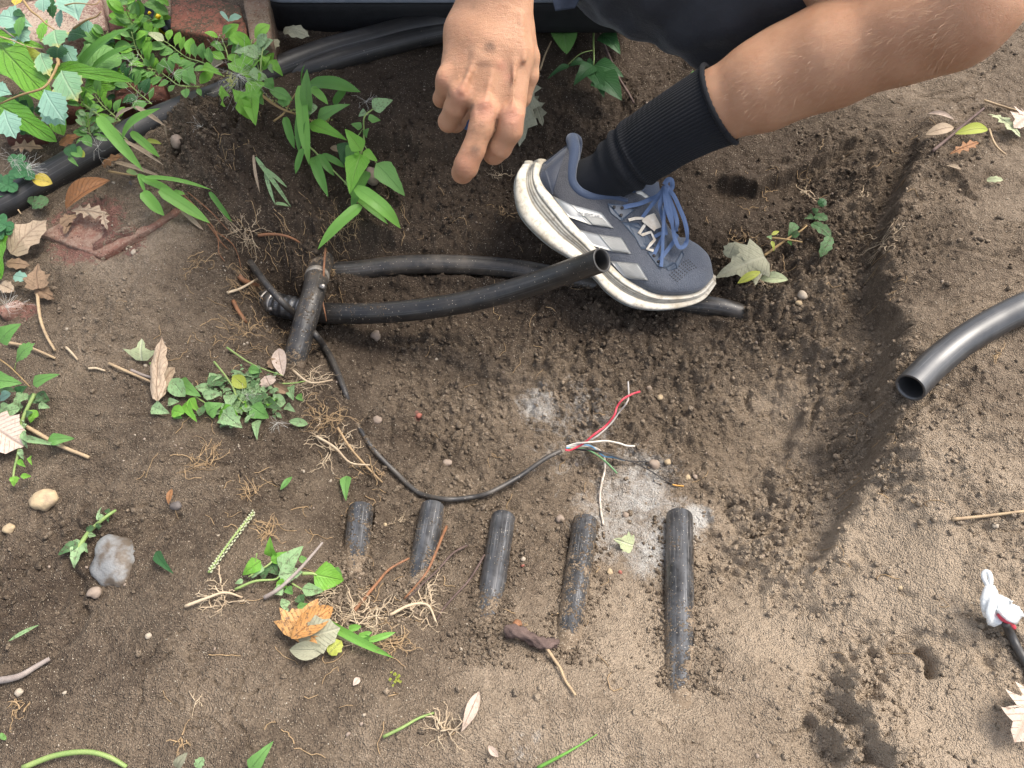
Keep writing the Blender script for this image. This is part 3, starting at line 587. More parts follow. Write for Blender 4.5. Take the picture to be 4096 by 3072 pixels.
mobj('sheath',V,F,M['cable'],cb,uv=U,attrs={'dirt':.1+.45*np.exp(-np.clip(V[:,2]-gz(V[:,0],V[:,1])-.003,0,1)/.004)})
def w5(L,h): return [GH(1850+x*.7534,1500+y*.7534,hh) for (x,y),hh in zip(L,np.interp(np.linspace(0,1,len(L)),np.linspace(0,1,len(h)),h))]
def wire(L,h,r,mat,parent=cb,name='wire',label=None):
    C=along(w5(L,h),6); V,F,U=tube_geo(C,r,8); o=mobj(name,V,F,M[mat],parent,uv=U)
    if label: tag(o,label)
    return o
wire([(545,398),(575,398),(640,365),(700,315),(760,270),(805,215),(820,170),(850,130),(900,102),(943,88)],[.026,.028,.035,.045,.05],.0013,'wire_red',label='red wire')
wire([(550,385),(640,362),(720,320),(790,255),(830,200),(870,150),(882,110),(879,35)],[.026,.026,.03,.042,.05],.0011,'wire_grey',label='grey wire standing up')
wire([(550,380),(600,364),(680,357),(760,350),(830,362),(870,375),(915,378)],[.026,.03,.03,.028],.0012,'wire_white',label='white wire')
wire([(550,390),(640,390),(700,415),(760,460),(800,500),(820,522)],[.026,.02,.01,.004],.0011,'wire_green',label='green wire')
wire([(550,388),(600,378),(660,372),(700,388),(750,430),(800,437),(862,452)],[.027,.022,.014,.006],.0011,'wire_blue',label='blue wire')
wire([(560,392),(700,398),(800,428),(880,455),(930,458),(995,462)],[.026,.016,.008,.004],.0010,'wire_black',label='short black wire')
wire([(560,394),(720,408),(840,445),(900,462),(1000,510),(1075,560),(1120,583)],[.024,.012,.006,.003],.0008,'wire_black',label='long thin black wire')
wire([(1115,582),(1140,587),(1175,590)],[.003,.003],.0010,'wire_orange',label='stripped orange wire tip')
wire([(560,386),(650,378),(710,390),(745,420),(755,460),(755,510),(740,570),(730,640),(735,720),(748,795)],[.026,.02,.012,.006,.004,.003],.0015,'wire_dirty',label='soil-stained white wire hanging down the slope')
# waterproof splice in clear film at the right edge
sp=empty('wire_splice',GH(3990,2440,.005),'crumpled milky plastic splice cover on a dark cable end at the right edge','wire splice')
m,nt,b,out=newmat('milky_film'); b.inputs['Base Color'].default_value=(.78,.80,.79,1); b.inputs['Roughness'].default_value=.25; b.inputs['Transmission Weight'].default_value=.25; b.inputs['Alpha'].default_value=.93; M['film']=m
mb=MB()
def film(pts,ws,th,seedn):
    C=along([GH(a,b,h) for a,b,h in pts],7); n=len(C); w=np.interp(np.linspace(0,1,n),np.linspace(0,1,len(ws)),ws); T,N,B=frames(C); side=np.array([nrm(np.cross(t,[0,0,1])) for t in T]); V=[];seg=20
    for i in range(n):
        for j in range(seg):
            a=j/seg*2*math.pi; k=1+.22*math.sin(3*a+i*.35+seedn)+.12*math.sin(7*a+i*.8); V.append(C[i]+side[i]*w[i]*math.cos(a)*k+np.array([0,0,1])*th*math.sin(a)*k*(w[i]/max(ws))**.5)
    F=[(i*seg+j,i*seg+(j+1)%seg,(i+1)*seg+(j+1)%seg,(i+1)*seg+j) for i in range(n-1) for j in range(seg)]+[tuple(range(seg))[::-1],tuple((n-1)*seg+j for j in range(seg))]
    mb.add(V,F)
film([(3957,2345,.030),(3962,2400,.028),(3970,2440,.024),(3985,2480,.020),(3996,2500,.016)],[.004,.008,.0105,.009,.004],.006,0)
film([(3966,2390,.030),(3995,2415,.026),(4030,2440,.020),(4060,2450,.016),(4080,2448,.012)],[.004,.008,.0095,.008,.005],.005,2)
mb.build('plastic_cover',M['film'],sp)
V,F,U=tube_geo(along([GH(a,b,h) for a,b,h in ((3955,2350,.030),(3935,2310,.034),(3940,2288,.036),(3955,2292,.036),(3962,2320,.034),(3958,2350,.030))],6),.0024,8); mobj('film_loop',V,F,M['film'],sp)
V,F,U=tube_geo(along([GH(a,b,h) for a,b,h in ((3996,2455,.030),(4010,2475,.024),(4035,2488,.018),(4055,2510,.012))],6),.0024,8); mobj('red_wire_end',V,F,M['wire_red'],sp)
V,F,U=tube_geo(along([GH(a,b,h) for a,b,h in ((4020,2490,.018),(4040,2530,.010),(4060,2575,.006),(4085,2620,.006),(4110,2660,.006),(4160,2760,.004))],6),.0042,10); mobj('cable_end',V,F,M['cable'],sp,uv=U,attrs={'dirt':np.full(len(V),.05)})
# ================================================================ black box at the top
bx=empty('plastic_box',PZ(1500,124,.0),'wide black textured plastic box with a grey lid at the top edge','plastic box')
def rbox(x0,x1,y0,y1,z0,z1,r,n=8,bev=.006):
    ring=[]
    for cx,cy,a0 in ((x1-r,y1-r,0),(x0+r,y1-r,90),(x0+r,y0+r,180),(x1-r,y0+r,270)):
        for k in range(n+1): a=math.radians(a0+90*k/n); ring.append((cx,cy,math.cos(a),math.sin(a)))
    V=[];m=len(ring); prof=[(z0,-bev),(z0+bev*.4,-bev*.3),(z0+bev,0)]+[(z0+bev+(z1-z0-2*bev)*k/4,0) for k in range(1,4)]+[(z1-bev,0),(z1-bev*.4,-bev*.3),(z1,-bev)]
    for zz,o in prof:
        for cx,cy,c,s in ring: V.append((cx+(r+o)*c,cy+(r+o)*s,zz))
    F=[(i*m+j,i*m+(j+1)%m,(i+1)*m+(j+1)%m,(i+1)*m+j) for i in range(len(prof)-1) for j in range(m)]+[tuple(range(m))[::-1],tuple((len(prof)-1)*m+j for j in range(m))]
    return V,F
_r=ray(1500,12)
p0=PZ(1052,130,.008); p1=PZ(2560,130,.008); yf=p0[1]
ztop=float(CAM[2]+(yf-CAM[1])/_r[1]*_r[2])
V,F=rbox(p0[0]+.004,p1[0],yf,yf+.34,.004,ztop,.045); mobj('box_body',V,F,M['box'],bx)
V,F=rbox(p0[0]+.0,p1[0]+.003,yf-.003,yf+.343,ztop+.0003,ztop+.014,.048,bev=.003); mobj('lid',V,F,M['lid'],bx)
# black and yellow tool handle between the bricks
M['tool_black']=simple('tool_rubber',(.010,.012,.016),(.02,.022,.028),80,.4,600,.0002); M['tool_yellow']=simple('tool_yellow',(.62,.42,.01),(.50,.34,.01),40,.35,600,.0001)
tl=empty('tool_handle',PZ(630,60,.03),'black handled tool with yellow underside lying between two bricks','tool')
V,F,U=tube_geo(along([PZ(590,45,.062),PZ(625,60,.06),PZ(665,95,.055),PZ(700,125,.05)],6),.0125,16); mobj('grip',V,F,M['tool_black'],tl)
V,F,U=tube_geo(along([PZ(600,78,.052),PZ(635,98,.050),PZ(680,125,.045)],6),.010,14); mobj('yellow_shell',V,F,M['tool_yellow'],tl)
V,F,U=tube_geo(np.array([P(628,62,1.155),P(636,70,1.155)]),.0042,4); mobj('yellow_mark',V,F,M['tool_yellow'],tl)
V,F,U=tube_geo(np.array([P(596,50,1.16),P(600,54,1.16)]),.003,4); mobj('yellow_mark',V,F,M['tool_yellow'],tl)
# ================================================================ the crouching person
def sdf_cone(Q,a,b,ra,rb):
    a=np.asarray(a);b=np.asarray(b);ba=b-a; L=ba@ba; t=np.clip(((Q-a)@ba)/L,0,1); return np.linalg.norm(Q-a-t[...,None]*ba,axis=-1)-(ra+(rb-ra)*t)
def smin(a,b,k): h=np.clip(.5+.5*(b-a)/k,0,1); return b*(1-h)+a*h-k*h*(1-h)
def surface_nets(D,org,st):
    nx,ny,nz=D.shape; s=D<0
    c=[s[i:nx-1+i,j:ny-1+j,k:nz-1+k] for i in (0,1) for j in (0,1) for k in (0,1)]
    tot=sum(x.astype(np.int8) for x in c); act=(tot>0)&(tot<8); I=np.argwhere(act); ids=-np.ones(act.shape,np.int64); ids[act]=np.arange(len(I))
    acc=np.zeros((len(I),3)); cnt=np.zeros(len(I)); off=[(i,j,k) for i in (0,1) for j in (0,1) for k in (0,1)]
    for a in range(8):
        for ax in range(3):
            if off[a][ax]==0:
                b=list(off[a]); b[ax]=1; A=I+np.array(off[a]); B=I+np.array(b); da=D[A[:,0],A[:,1],A[:,2]]; db=D[B[:,0],B[:,1],B[:,2]]
                m=(da<0)!=(db<0); t=np.where(m,da/(da-db+1e-15),0); p=np.array(off[a])[None]+0.*t[:,None]; p=p.astype(float); p[:,ax]+=t; acc[m]+=p[m]; cnt[m]+=1
    V=(I+acc/np.maximum(cnt,1)[:,None])*st+org; F=[]
    for ax in range(3):
        o1,o2=[(1,2),(2,0),(0,1)][ax]
        sl=[slice(1,n-1) for n in D.shape]; sa=list(sl); sa[ax]=slice(0,D.shape[ax]-1); sb=list(sl); sb[ax]=slice(1,D.shape[ax])
        A=s[tuple(sa)]; B=s[tuple(sb)]; idx=np.argwhere(A!=B); 
        if not len(idx): continue
        base=idx.copy(); 
        for k in range(3):
            if k!=ax: base[:,k]+=1
        e1=np.zeros(3,int);e1[o1]=1; e2=np.zeros(3,int); e2[o2]=1
        g=lambda q: ids[q[:,0],q[:,1],q[:,2]]
        f=np.stack([g(base),g(base-e1),g(base-e1-e2),g(base-e2)],1); fl=A[tuple(idx.T)]; f[~fl]=f[~fl][:,::-1]; f=f[(f>=0).all(1)]; F.append(f)
    return V,np.vstack(F)
def sdf_mesh(fn,lo,hi,st):
    lo=np.array(lo);hi=np.array(hi); n=np.ceil((hi-lo)/st).astype(int)+1; ax=[lo[i]+np.arange(n[i])*st for i in range(3)]
    Q=np.stack(np.meshgrid(*ax,indexing='ij'),-1); D=fn(Q); return surface_nets(D,lo,st)
def chain(Q,pts,k):
    """pts: list of (point, radius)"""
    d=None
    for (a,ra),(b,rb) in zip(pts[:-1],pts[1:]):
        c=sdf_cone(Q,a,b,ra,rb); d=c if d is None else smin(d,c,k)
    return d
def pr(px,py,d,r): return (P(px,py,d),r*MM(d))
def mat_skin():
    m,nt,b,_=newmat('skin'); q=NT(nt); co=q.n('NewGeometry').outputs['Position']
    n1=q.noise(co,26,4,.6); n2=q.noise(co,95,4,.6); c=q.mix(q.ramp(n1,[(.3,0.),(.7,1.)]),(.40,.205,.115),(.50,.28,.17)); c=q.mix(q.math('MULTIPLY',q.ramp(n2,[(.5,0.),(.75,1.)]),.30),c,(.47,.235,.15))
    c=q.mix(q.math('MULTIPLY',q.attr('pink'),.45),c,(.62,.25,.18))
    g=q.math('ADD',q.attr('grime'),q.math('MULTIPLY',q.math('SUBTRACT',q.noise(co,60,5,.7),.5),1.3)); gf=q.math('MULTIPLY',q.ramp(g,[(.4,0.),(1.,1.)]),q.ramp(q.attr('grime'),[(.03,0.),(.3,1.)]))
    c=q.mix(q.math('MULTIPLY',gf,.85),c,(.085,.062,.05)); q.link(c,b.inputs['Base Color'])
    b.inputs['Roughness'].default_value=.52; b.inputs['Specular IOR Level'].default_value=.35; b.inputs['Subsurface Weight'].default_value=.22; b.inputs['Subsurface Radius'].default_value=(.010,.0035,.0018); b.inputs['Subsurface Scale'].default_value=1.
    v=q.n('TexVoronoi',i_Vector=co,i_Scale=780.,feature='DISTANCE_TO_EDGE').outputs['Distance']
    mp=q.n('Mapping',i_Vector=co); mp.inputs['Scale'].default_value=(150,420,420); w=q.noise(mp.outputs[0],1.,4,.6)
    h=q.math('ADD',q.math('MULTIPLY',q.ramp(v,[(0.,0.),(.12,1.)]),.35),q.math('ADD',q.math('MULTIPLY',w,q.math('MULTIPLY',q.attr('hand'),.9)),q.math('MULTIPLY',n2,.8))); q.link(q.bump(h,.0013,.8),b.inputs['Normal']); return m
M['skin']=mat_skin()
PER=empty('person',(.05,.50,.05),'crouching person in dark shorts and blue running shoe reaching down with one hand','person')
# ---- hand
D_=.66
fing={'pinky':[pr(1800,296,D_,44),pr(1783,345,D_+.006,38),pr(1766,395,D_+.020,33),pr(1795,405,D_+.040,30),pr(1830,385,D_+.050,28)],
 'ring':[pr(1846,372,D_-.002,50),pr(1822,430,D_+.006,45),pr(1794,487,D_+.020,40),pr(1822,492,D_+.040,36),pr(1868,452,D_+.052,33)],
 'middle':[pr(1938,430,D_-.006,52),pr(1925,510,D_-.004,49),pr(1893,600,D_+.002,46),pr(1864,668,D_+.010,47),pr(1850,690,D_+.022,42),pr(1862,660,D_+.042,38),pr(1880,600,D_+.052,35)],
 'index':[pr(2048,455,D_-.004,50),pr(2040,520,D_,50),pr(2000,590,D_+.012,46),pr(1976,612,D_+.020,44),pr(1972,592,D_+.040,40),pr(1960,530,D_+.054,37),pr(1945,490,D_+.058,34)],
 'thumb':[pr(2085,130,D_+.010,50),pr(2112,230,D_+.018,46),pr(2110,300,D_+.024,44),pr(2085,390,D_+.034,38),pr(2030,460,D_+.052,36),pr(1960,505,D_+.062,34)]}
def hand_sdf(Q):
    d=chain(Q,[pr(1995,-190,D_-.02,118),pr(1990,-60,D_-.008,112)],.02)
    for w,pts in (((0),[pr(1925,-60,D_+.002,78),pr(1862,130,D_+.006,78),pr(1815,285,D_+.004,56)]),(1,[pr(1965,-60,D_-.002,82),pr(1915,170,D_-.001,78),pr(1852,355,D_,58)]),(2,[pr(2005,-60,D_-.003,84),pr(1975,200,D_-.004,78),pr(1938,425,D_-.001,58)]),(3,[pr(2050,-60,D_,86),pr(2052,220,D_,76),pr(2048,450,D_+.002,54)])):
        d=smin(d,chain(Q,pts,.01),.010)
    d=smin(d,chain(Q,[pr(1925,300,D_+.018,92),pr(1990,180,D_+.018,95)],.01),.014)   # palm flesh
    for k,pts in fing.items(): d=smin(d,chain(Q,pts,.003),.0024 if k!='thumb' else .010)
    # knuckles, tendons and veins stand proud
    for a,b,dd,r in ((1773,314,-.006,24),(1843,378,-.0105,28),(1940,444,-.0135,30),(2047,468,-.0115,30),(1862,645,.001,24)):
        d=smin(d,np.linalg.norm(Q-P(a,b,D_+dd+.002),axis=-1)-r*MM(D_)*.8,.011)
    for pts,r in (([(2052,60),(2060,200),(2052,420)],4),([(2000,60),(1975,250),(1942,420)],4),([(1945,120),(1895,250),(1848,360)],6),([(2035,40),(2020,110),(1982,172)],7),([(2085,60),(2090,170),(2098,240)],6),([(1905,210),(1930,240),(1990,250)],5)):
        C=catmull(np.array([P(a,b,D_-.0165) for a,b in pts]),4)
        for i in range(len(C)-1):
            # seat on the current surface by following it in depth
            pass
        d=smin(d,chain(Q,[(c,r*MM(D_)) for c in C],.002),.006)
    # creases over the knuckles
    for a,b,s in ((1935,432,1),(1938,446,1),(1940,460,1),(2044,460,1),(2047,474,1),(1862,628,.8),(1860,640,.8)):
        L=P(a-22,b+4,D_-.0175 if b<600 else D_-.009); R=P(a+22,b-3,D_-.0175 if b<600 else D_-.009); c=sdf_cone(Q,L,R,.0016*s,.0016*s); d=np.maximum(d,-smin(c,c,.001)*1.+0) if False else d+.0012*np.exp(-(np.clip(c,0,1)/.0016)**2)
    return d
lo=np.min([P(1700,-240,D_-.06),P(2250,760,D_+.09),P(1700,760,D_-.06),P(2250,-240,D_+.09)],0); hi=np.max([P(1700,-240,D_-.06),P(2250,760,D_+.09),P(1700,760,D_-.06),P(2250,-240,D_+.09)],0)
HV,HF=sdf_mesh(hand_sdf,lo-.005,hi+.005,.0016)
WR=P(1995,-150,D_-.016); ELB=np.array([-.14,.30,.60]); SHR=np.array([-.20,.52,.73]); SHL=np.array([.18,.56,.70])
# ---- leg below the shorts
ANK=P(2395,665,1.055); KNE=P(3880,25,.80)
leg_pts=[pr(2370,715,1.085,70),pr(2450,690,1.07,88),pr(2500,655,1.055,100),pr(2560,605,1.042,112),pr(2690,520,1.010,118),pr(2869,425,.975,140),pr(3050,342,.945,176),pr(3327,226,.90,197),pr(3570,140,.865,190),pr(3740,85,.84,182)]
HIP=P(2600,-270,1.04); HIPR=np.array([-.10,.80,.26]); PEL=np.array([.04,.78,.27])
def leg_sdf(Q):
    d=chain(Q,leg_pts,.01); d=smin(d,chain(Q,[pr(3660,115,.845,185),pr(3790,70,.825,188),pr(3900,5,.80,172)],.02),.02)
    d=smin(d,chain(Q,[pr(3905,-5,.795,165),pr(3885,-70,.80,170),(P(3500,-190,.88),.062),(HIP,.085)],.02),.006)
    d=smin(d,chain(Q,[pr(3380,150,.905,150),pr(3150,235,.93,130)],.02),.02)
    d=smin(d,chain(Q,[pr(3960,20,.79,105),pr(3880,110,.80,110)],.02),.03)
    return d
LV,LF=sdf_mesh(leg_sdf,(.03,.05,-.08),(.66,.72,.52),.0038)
# ---- the rest of the body, outside the frame
CH=np.array([.0,.56,.60]); NK=np.array([-.01,.47,.76]); HD=np.array([-.01,.40,.88])
def rest_sdf(Q):
    d=chain(Q,[(PEL,.13),((PEL+CH)/2,.125),(CH,.135),(NK,.06)],.05); d=smin(d,chain(Q,[(NK,.055),(HD-[0,.02,.05],.06)],.02),.02)
    h=(Q-HD)/np.array([.075,.092,.112]); d=smin(d,(np.linalg.norm(h,axis=-1)-1)*.08,.02)
    d=smin(d,sdf_cone(Q,HD+[0,-.088,.0],HD+[0,-.108,-.024],.010,.014),.01)      # nose
    d=smin(d,sdf_cone(Q,HD+[-.02,-.082,-.058],HD+[.02,-.082,-.058],.008,.008),.008) # mouth
    for s in (-1,1): d=smin(d,sdf_cone(Q,HD+[s*.076,.01,.015],HD+[s*.078,.012,-.018],.012,.008),.006); 
    d=smin(d,chain(Q,[(SHR,.062),(ELB,.042),((ELB+WR)/2,.038),(WR,.026)],.02),.03)
    EL=np.array([.36,.70,.52]); HL=np.array([.46,.50,.42]); d=smin(d,chain(Q,[(SHL,.062),(EL,.042),(HL,.030)],.02),.03)
    KR=np.array([-.42,.74,.34]); AR=np.array([-.34,.92,.04]); d=smin(d,chain(Q,[(HIPR,.09),(KR,.062),((KR+AR)/2,.052),(AR,.035),(AR+[-.02,-.17,-.03],.028)],.02),.03)
    d=smin(d,chain(Q,[(PEL,.12),(HIP+[0,.03,0],.09)],.03),.03)
    return d
RV,RF=sdf_mesh(rest_sdf,(-.58,.08,-.06),(.60,1.10,1.04),.011)
V=np.vstack([HV,LV,RV]); F=np.vstack([HF,LF+len(HV),RF+len(HV)+len(LV)])
pink=np.zeros(len(V)); gr=np.zeros(len(V)); hn=np.zeros(len(V)); nh=len(HV); hn[:nh]=1
def spot(arr,n,a,b,d,r,v):
    c=P(a,b,d); arr[:n]=np.maximum(arr[:n],v*np.exp(-(np.linalg.norm((V[:n]-c)-np.outer((V[:n]-c)@FW,FW)*.7,axis=1)/(r*MM(d)))**2))
for a,b,r,v in ((1940,445,42,1),(2048,470,42,1),(1843,380,36,.8),(1773,318,30,.5),(1862,640,46,.5),(2010,270,22,.8),(2030,310,18,.6),(1865,690,60,.35),(1965,640,50,.4)): spot(pink,nh,a,b,D_-.012,r,v)
for a,b,r,v in ((1960,205,36,1.),(1940,195,60,.45),(1782,190,30,.6),(1790,150,24,.5),(1900,590,34,.9),(1905,560,40,.5),(1885,430,26,.8),(1760,300,34,.5),(1850,300,60,.35),(1895,150,24,.5),(1890,30,40,.6),(1820,430,40,.35),(1930,500,26,.6),(1870,610,30,.5),(1775,370,34,.5),(2010,80,30,.25),(1765,250,30,.45)): spot(gr,nh,a,b,D_-.012,r,v)
gr[:nh]=np.maximum(gr[:nh],.27)
body=mobj('body',V,F,M['skin'],PER,attrs={'pink':pink,'grime':gr,'hand':hn})
# leg hair
mb=MB(); g=np.random.default_rng(2); bv=BVHTree.FromPolygons([Vector(v) for v in LV],[tuple(int(i) for i in f) for f in LF])
def cast(bv,px,py):
    r=nrm(ray(px,py)); h=bv.ray_cast(Vector(CAM),Vector(r)); return (np.array(h[0]),np.array(h[1])) if h[0] is not None else (None,None)
m,nt,b,_=newmat('leg_hair'); b.inputs['Base Color'].default_value=(.50,.32,.19,1); b.inputs['Roughness'].default_value=.4; M['hair']=m
ax=nrm(ANK-KNE)
for k in range(700):
    t=g.random()**.8; s=g.normal()*.5+.1; s=np.clip(s,-.75,.85); c=np.array([2900,440])*(1-t)+np.array([3850,90])*t; nn=np.array([.36,.93]); px,py=c+nn*s*180
    p,n=cast(bv,px,py)
    if p is None: continue
    dv=nrm(ax*(.8+.4*g.random())+n*.35+g.normal(size=3)*.35); L=.006+.007*g.random(); e1=p+dv*L*.5+n*.0008; e2=p+dv*L*.9-UP*L*.25
    sd=nrm(np.cross(dv,n))*.00009; mb.add([p-sd,p+sd,e1+sd,e1-sd,e2],[(0,1,2,3),(3,2,4)])
mb.build('leg_hair',M['hair'],PER)['kind']='stuff'
# ---- blue thing pinched under the fingers
M['bluep']=simple('blue_plastic',(.04,.12,.32),(.05,.15,.36),60,.35,600,.0001)
V,F,U=tube_geo(np.array([P(1835,486,D_+.050),P(1856,492,D_+.048),P(1885,502,D_+.046),P(1935,525,D_+.052)]),[.004,.0052,.0052,.0045],14); tag(mobj('wire_connector',V,F,M['bluep']),'small blue plastic piece pinched beneath the curled fingers','connector')
# ---- clothing
def mat_cloth(name,c1,c2,rough=.8,wv=900,dist=.0005,sheen=.3,wrk=0.):
    m,nt,b,_=newmat(name); q=NT(nt); co=q.n('NewGeometry').outputs['Position']; n=q.noise(co,14,5,.6); c=q.mix(q.ramp(n,[(.35,0.),(.7,1.)]),c1,c2); q.link(c,b.inputs['Base Color']); b.inputs['Roughness'].default_value=rough; b.inputs['Sheen Weight'].default_value=sheen; b.inputs['Specular IOR Level'].default_value=.25
    h=q.math('ADD',q.noise(co,wv,2),q.math('MULTIPLY',q.noise(co,30,3),wrk)); q.link(q.bump(h,dist),b.inputs['Normal']); return m
M['shorts']=mat_cloth('dark_shorts_fabric',(.014,.015,.019),(.022,.024,.031),.62,wrk=6.,sheen=.2); M['shirt']=mat_cloth('dark_shirt_fabric',(.02,.021,.025),(.03,.032,.037))
def shorts_sdf(Q):
    d=chain(Q,[(P(3330,-130,.93),.064),(P(3020,-60,1.0),.080),(P(2840,-20,1.03),.078),(HIP,.115)],.03)
    d=smin(d,chain(Q,[pr(2620,-60,1.06,150),pr(2860,40,1.03,150),pr(3060,-10,1.0,120),pr(3230,-60,.965,70)],.03),.03)
    d=smin(d,chain(Q,[(HIP,.12),(PEL,.150),(HIPR,.115),(HIPR*.45+np.array([-.42,.74,.34])*.55,.095)],.03),.04)
    x,y,z=Q[...,0],Q[...,1],Q[...,2]; return d+.004*np.sin(x*45+z*30+2*np.sin(y*20))*np.sin(z*38-y*22)+.0025*np.sin(x*90-z*70+3*np.sin(y*33))
SV,SF=sdf_mesh(shorts_sdf,(-.42,.20,.02),(.62,1.05,.52),.007); mobj('shorts',SV,SF,M['shorts'],PER)
def shirt_sdf(Q):
    d=chain(Q,[(PEL+[0,0,.07],.150),((PEL+CH)/2,.145),(CH,.155),(NK-[0,0,.04],.075)],.05); d=smin(d,chain(Q,[(SHR,.078),(SHR*.55+ELB*.45,.062)],.02),.04); EL=np.array([.36,.70,.52]); d=smin(d,chain(Q,[(SHL,.078),(SHL*.55+EL*.45,.062)],.02),.04); x,y,z=Q[...,0],Q[...,1],Q[...,2]; return d+.004*np.sin(x*40+z*35)*np.sin(z*30-y*20)
TV,TF=sdf_mesh(shirt_sdf,(-.36,.28,.16),(.42,1.0,.86),.010); mobj('shirt',TV,TF,M['shirt'],PER)
def hair_sdf(Q):
    h=(Q-HD-[0,.014,.014])/np.array([.086,.100,.118]); d=(np.linalg.norm(h,axis=-1)-1)*.09; x,y,z=Q[...,0],Q[...,1],Q[...,2]; d=d+.003*np.sin(x*160+z*90)*np.sin(z*120-y*60); return np.maximum(d,np.maximum(-(y-HD[1]+.045),0) +0*d) if False else np.maximum(d,np.minimum(HD[1]-.04-y,HD[2]+.062-z))
TV,TF=sdf_mesh(hair_sdf,HD-.14,HD+.15,.006); mobj('hair',TV,TF,simple('brown_hair',(.05,.03,.018),(.08,.05,.03),200,.6,500,.001),PER)
m=simple('eye_dark',(.03,.02,.015),(.05,.03,.02),50,.2,500,0)
for s in (-1,1): blob(HD+[s*.030,-.0875,.012],(.011,.005,.006),m,'eye',PER,seedn=1)
# drawstring and pocket tab seen against the dark
M['cordc']=simple('grey_blue_webbing',(.055,.065,.09),(.075,.085,.11),60,.8,900,.0005)
ds=along([P(2425,-60,1.04),P(2432,0,1.04),P(2448,40,1.04),P(2455,78,1.042)],6); V,F,U=tube_geo(ds,np.interp(np.linspace(0,1,len(ds)),[0,.6,1],[.0050,.0052,.0060]),12); mobj('drawstring',V,F,M['cordc'],PER)
def patchgrid(quad,n,m_,f):
    a,b,c,d=[np.array(q,float) for q in quad]; V=[]
    for i in range(n+1):
        for j in range(m_+1):
            u=i/n;v=j/m_; V.append(f(*((a*(1-u)+b*u)*(1-v)+(d*(1-u)+c*u)*v)))
    F=[(i*(m_+1)+j,(i+1)*(m_+1)+j,(i+1)*(m_+1)+j+1,i*(m_+1)+j+1) for i in range(n) for j in range(m_)]; return np.array(V),F
V,F=patchgrid([(2195,-60),(2350,-60),(2300,28),(2222,38)],6,5,lambda x,y:P(x,y,1.05+.006*math.sin(x*.05))); V2=V+FW*.004; n=len(V); F2=F+[tuple(i+n for i in f[::-1]) for f in F]
mobj('shirt_hem_corner',np.vstack([V,V2]),F2,M['cordc'],PER)
# ================================================================ sock
ax_pts=[pr(2330,735,1.085,90),pr(2420,705,1.070,100),pr(2490,655,1.055,122),pr(2560,605,1.042,134),pr(2690,520,1.010,140),pr(2790,464,.990,150),pr(2875,420,.976,162)]
C=catmull(np.array([a for a,_ in ax_pts]),14); R=np.interp(np.linspace(0,1,len(C)),np.linspace(0,1,len(ax_pts)),[r for _,r in ax_pts])
sk=empty('sock_pair',PER['_w']); bpy.data.objects.remove(sk)
V,F,U=tube_geo(C,R,330,cap=False,rfun=lambda t,th:.0011*np.abs(np.sin(th*33))**.7*np.clip((t-.30)*6,0,1)+.00035*np.sin(t*520)*np.sin(th*66+t*260)+.0022*np.sin(t*55+2.2*np.cos(th))*np.exp(-((t-.38)/.13)**2))
M['sock']=mat_cloth('black_ribbed_sock',(.007,.008,.010),(.011,.012,.016),.9,1500,.0006,.04)
sock=mobj('sock',V,F,M['sock'],PER)
T,N,B=frames(C); th=np.linspace(0,2*math.pi,90,endpoint=False); cuffC=np.array([C[-1]+T[-1]*.002*math.sin(2*t)+(R[-1]*1.008)*(N[-1]*math.cos(t)+B[-1]*math.sin(t)) for t in th]+[]); cuffC=np.vstack([cuffC,cuffC[:1]])
V,F,U=tube_geo(cuffC,.0034,10,rfun=lambda t,a:.0005*np.sin(t*900+a*2)); mobj('cuff',V,F,M['sock'],sock)
# ================================================================ running shoe
SL=nrm(P(2800,1120,1.06)-P(2120,760,1.04)); Wv=nrm(np.array([.22,.87,-.40])-SL*0); Wv=nrm(Wv-SL*(Wv@SL)); SU=nrm(np.cross(SL,Wv)); 
if SU@UP<0: SU=-SU
A_=[(2102,667),(2072,700),(2060,745),(2063,800),(2085,865),(2140,930),(2205,985),(2290,1038),(2375,1108),(2435,1172),(2520,1222),(2625,1238),(2735,1226),(2815,1193),(2864,1128)]
B_=[(2170,655),(2162,680),(2157,705),(2175,745),(2205,780),(2245,830),(2290,890),(2345,950),(2400,1012),(2455,1072),(2520,1125),(2620,1175),(2735,1180),(2805,1160),(2850,1112)]
T_=[(2288,563),(2296,585),(2294,625),(2284,680),(2286,730),(2318,770),(2370,789),(2440,791),(2510,808),(2566,870),(2612,945),(2672,1025),(2752,1052),(2822,1082),(2852,1104)]
NEAR=[.034,.012,.004,0,0,0,0,0,0,0,0,0,.002,.010,.030]          # extra depth of the traced edge
WB=[.006,.046,.064,.072,.074,.072,.070,.072,.078,.088,.097,.100,.094,.072,.012]
WT=[.006,.040,.052,.054,.054,.052,.050,.048,.046,.048,.054,.066,.070,.056,.010]
DS=np.linspace(1.040,1.062,15)
def cr_rows(rows,n=5):
    return np.stack([catmull(rows[:,k],n) for k in range(rows.shape[1])],1)
def lift(L,extra=0): return np.array([P(a,b,DS[i]+NEAR[i]*.8+extra) for i,(a,b) in enumerate(L)])
Ap,Bp,Tp=lift(A_),lift(B_),lift(T_,.006)
WBv=np.array(WB)[:,None]*Wv; WTv=np.array(WT)[:,None]*Wv; Ap2=Ap+WBv; Bp2=Bp+WBv; Tp2=Tp+WTv
shoe=empty('shoe',PER['_w']); shoe.parent=PER; shoe.location=(0,0,0); shoe['_w']=PER['_w']
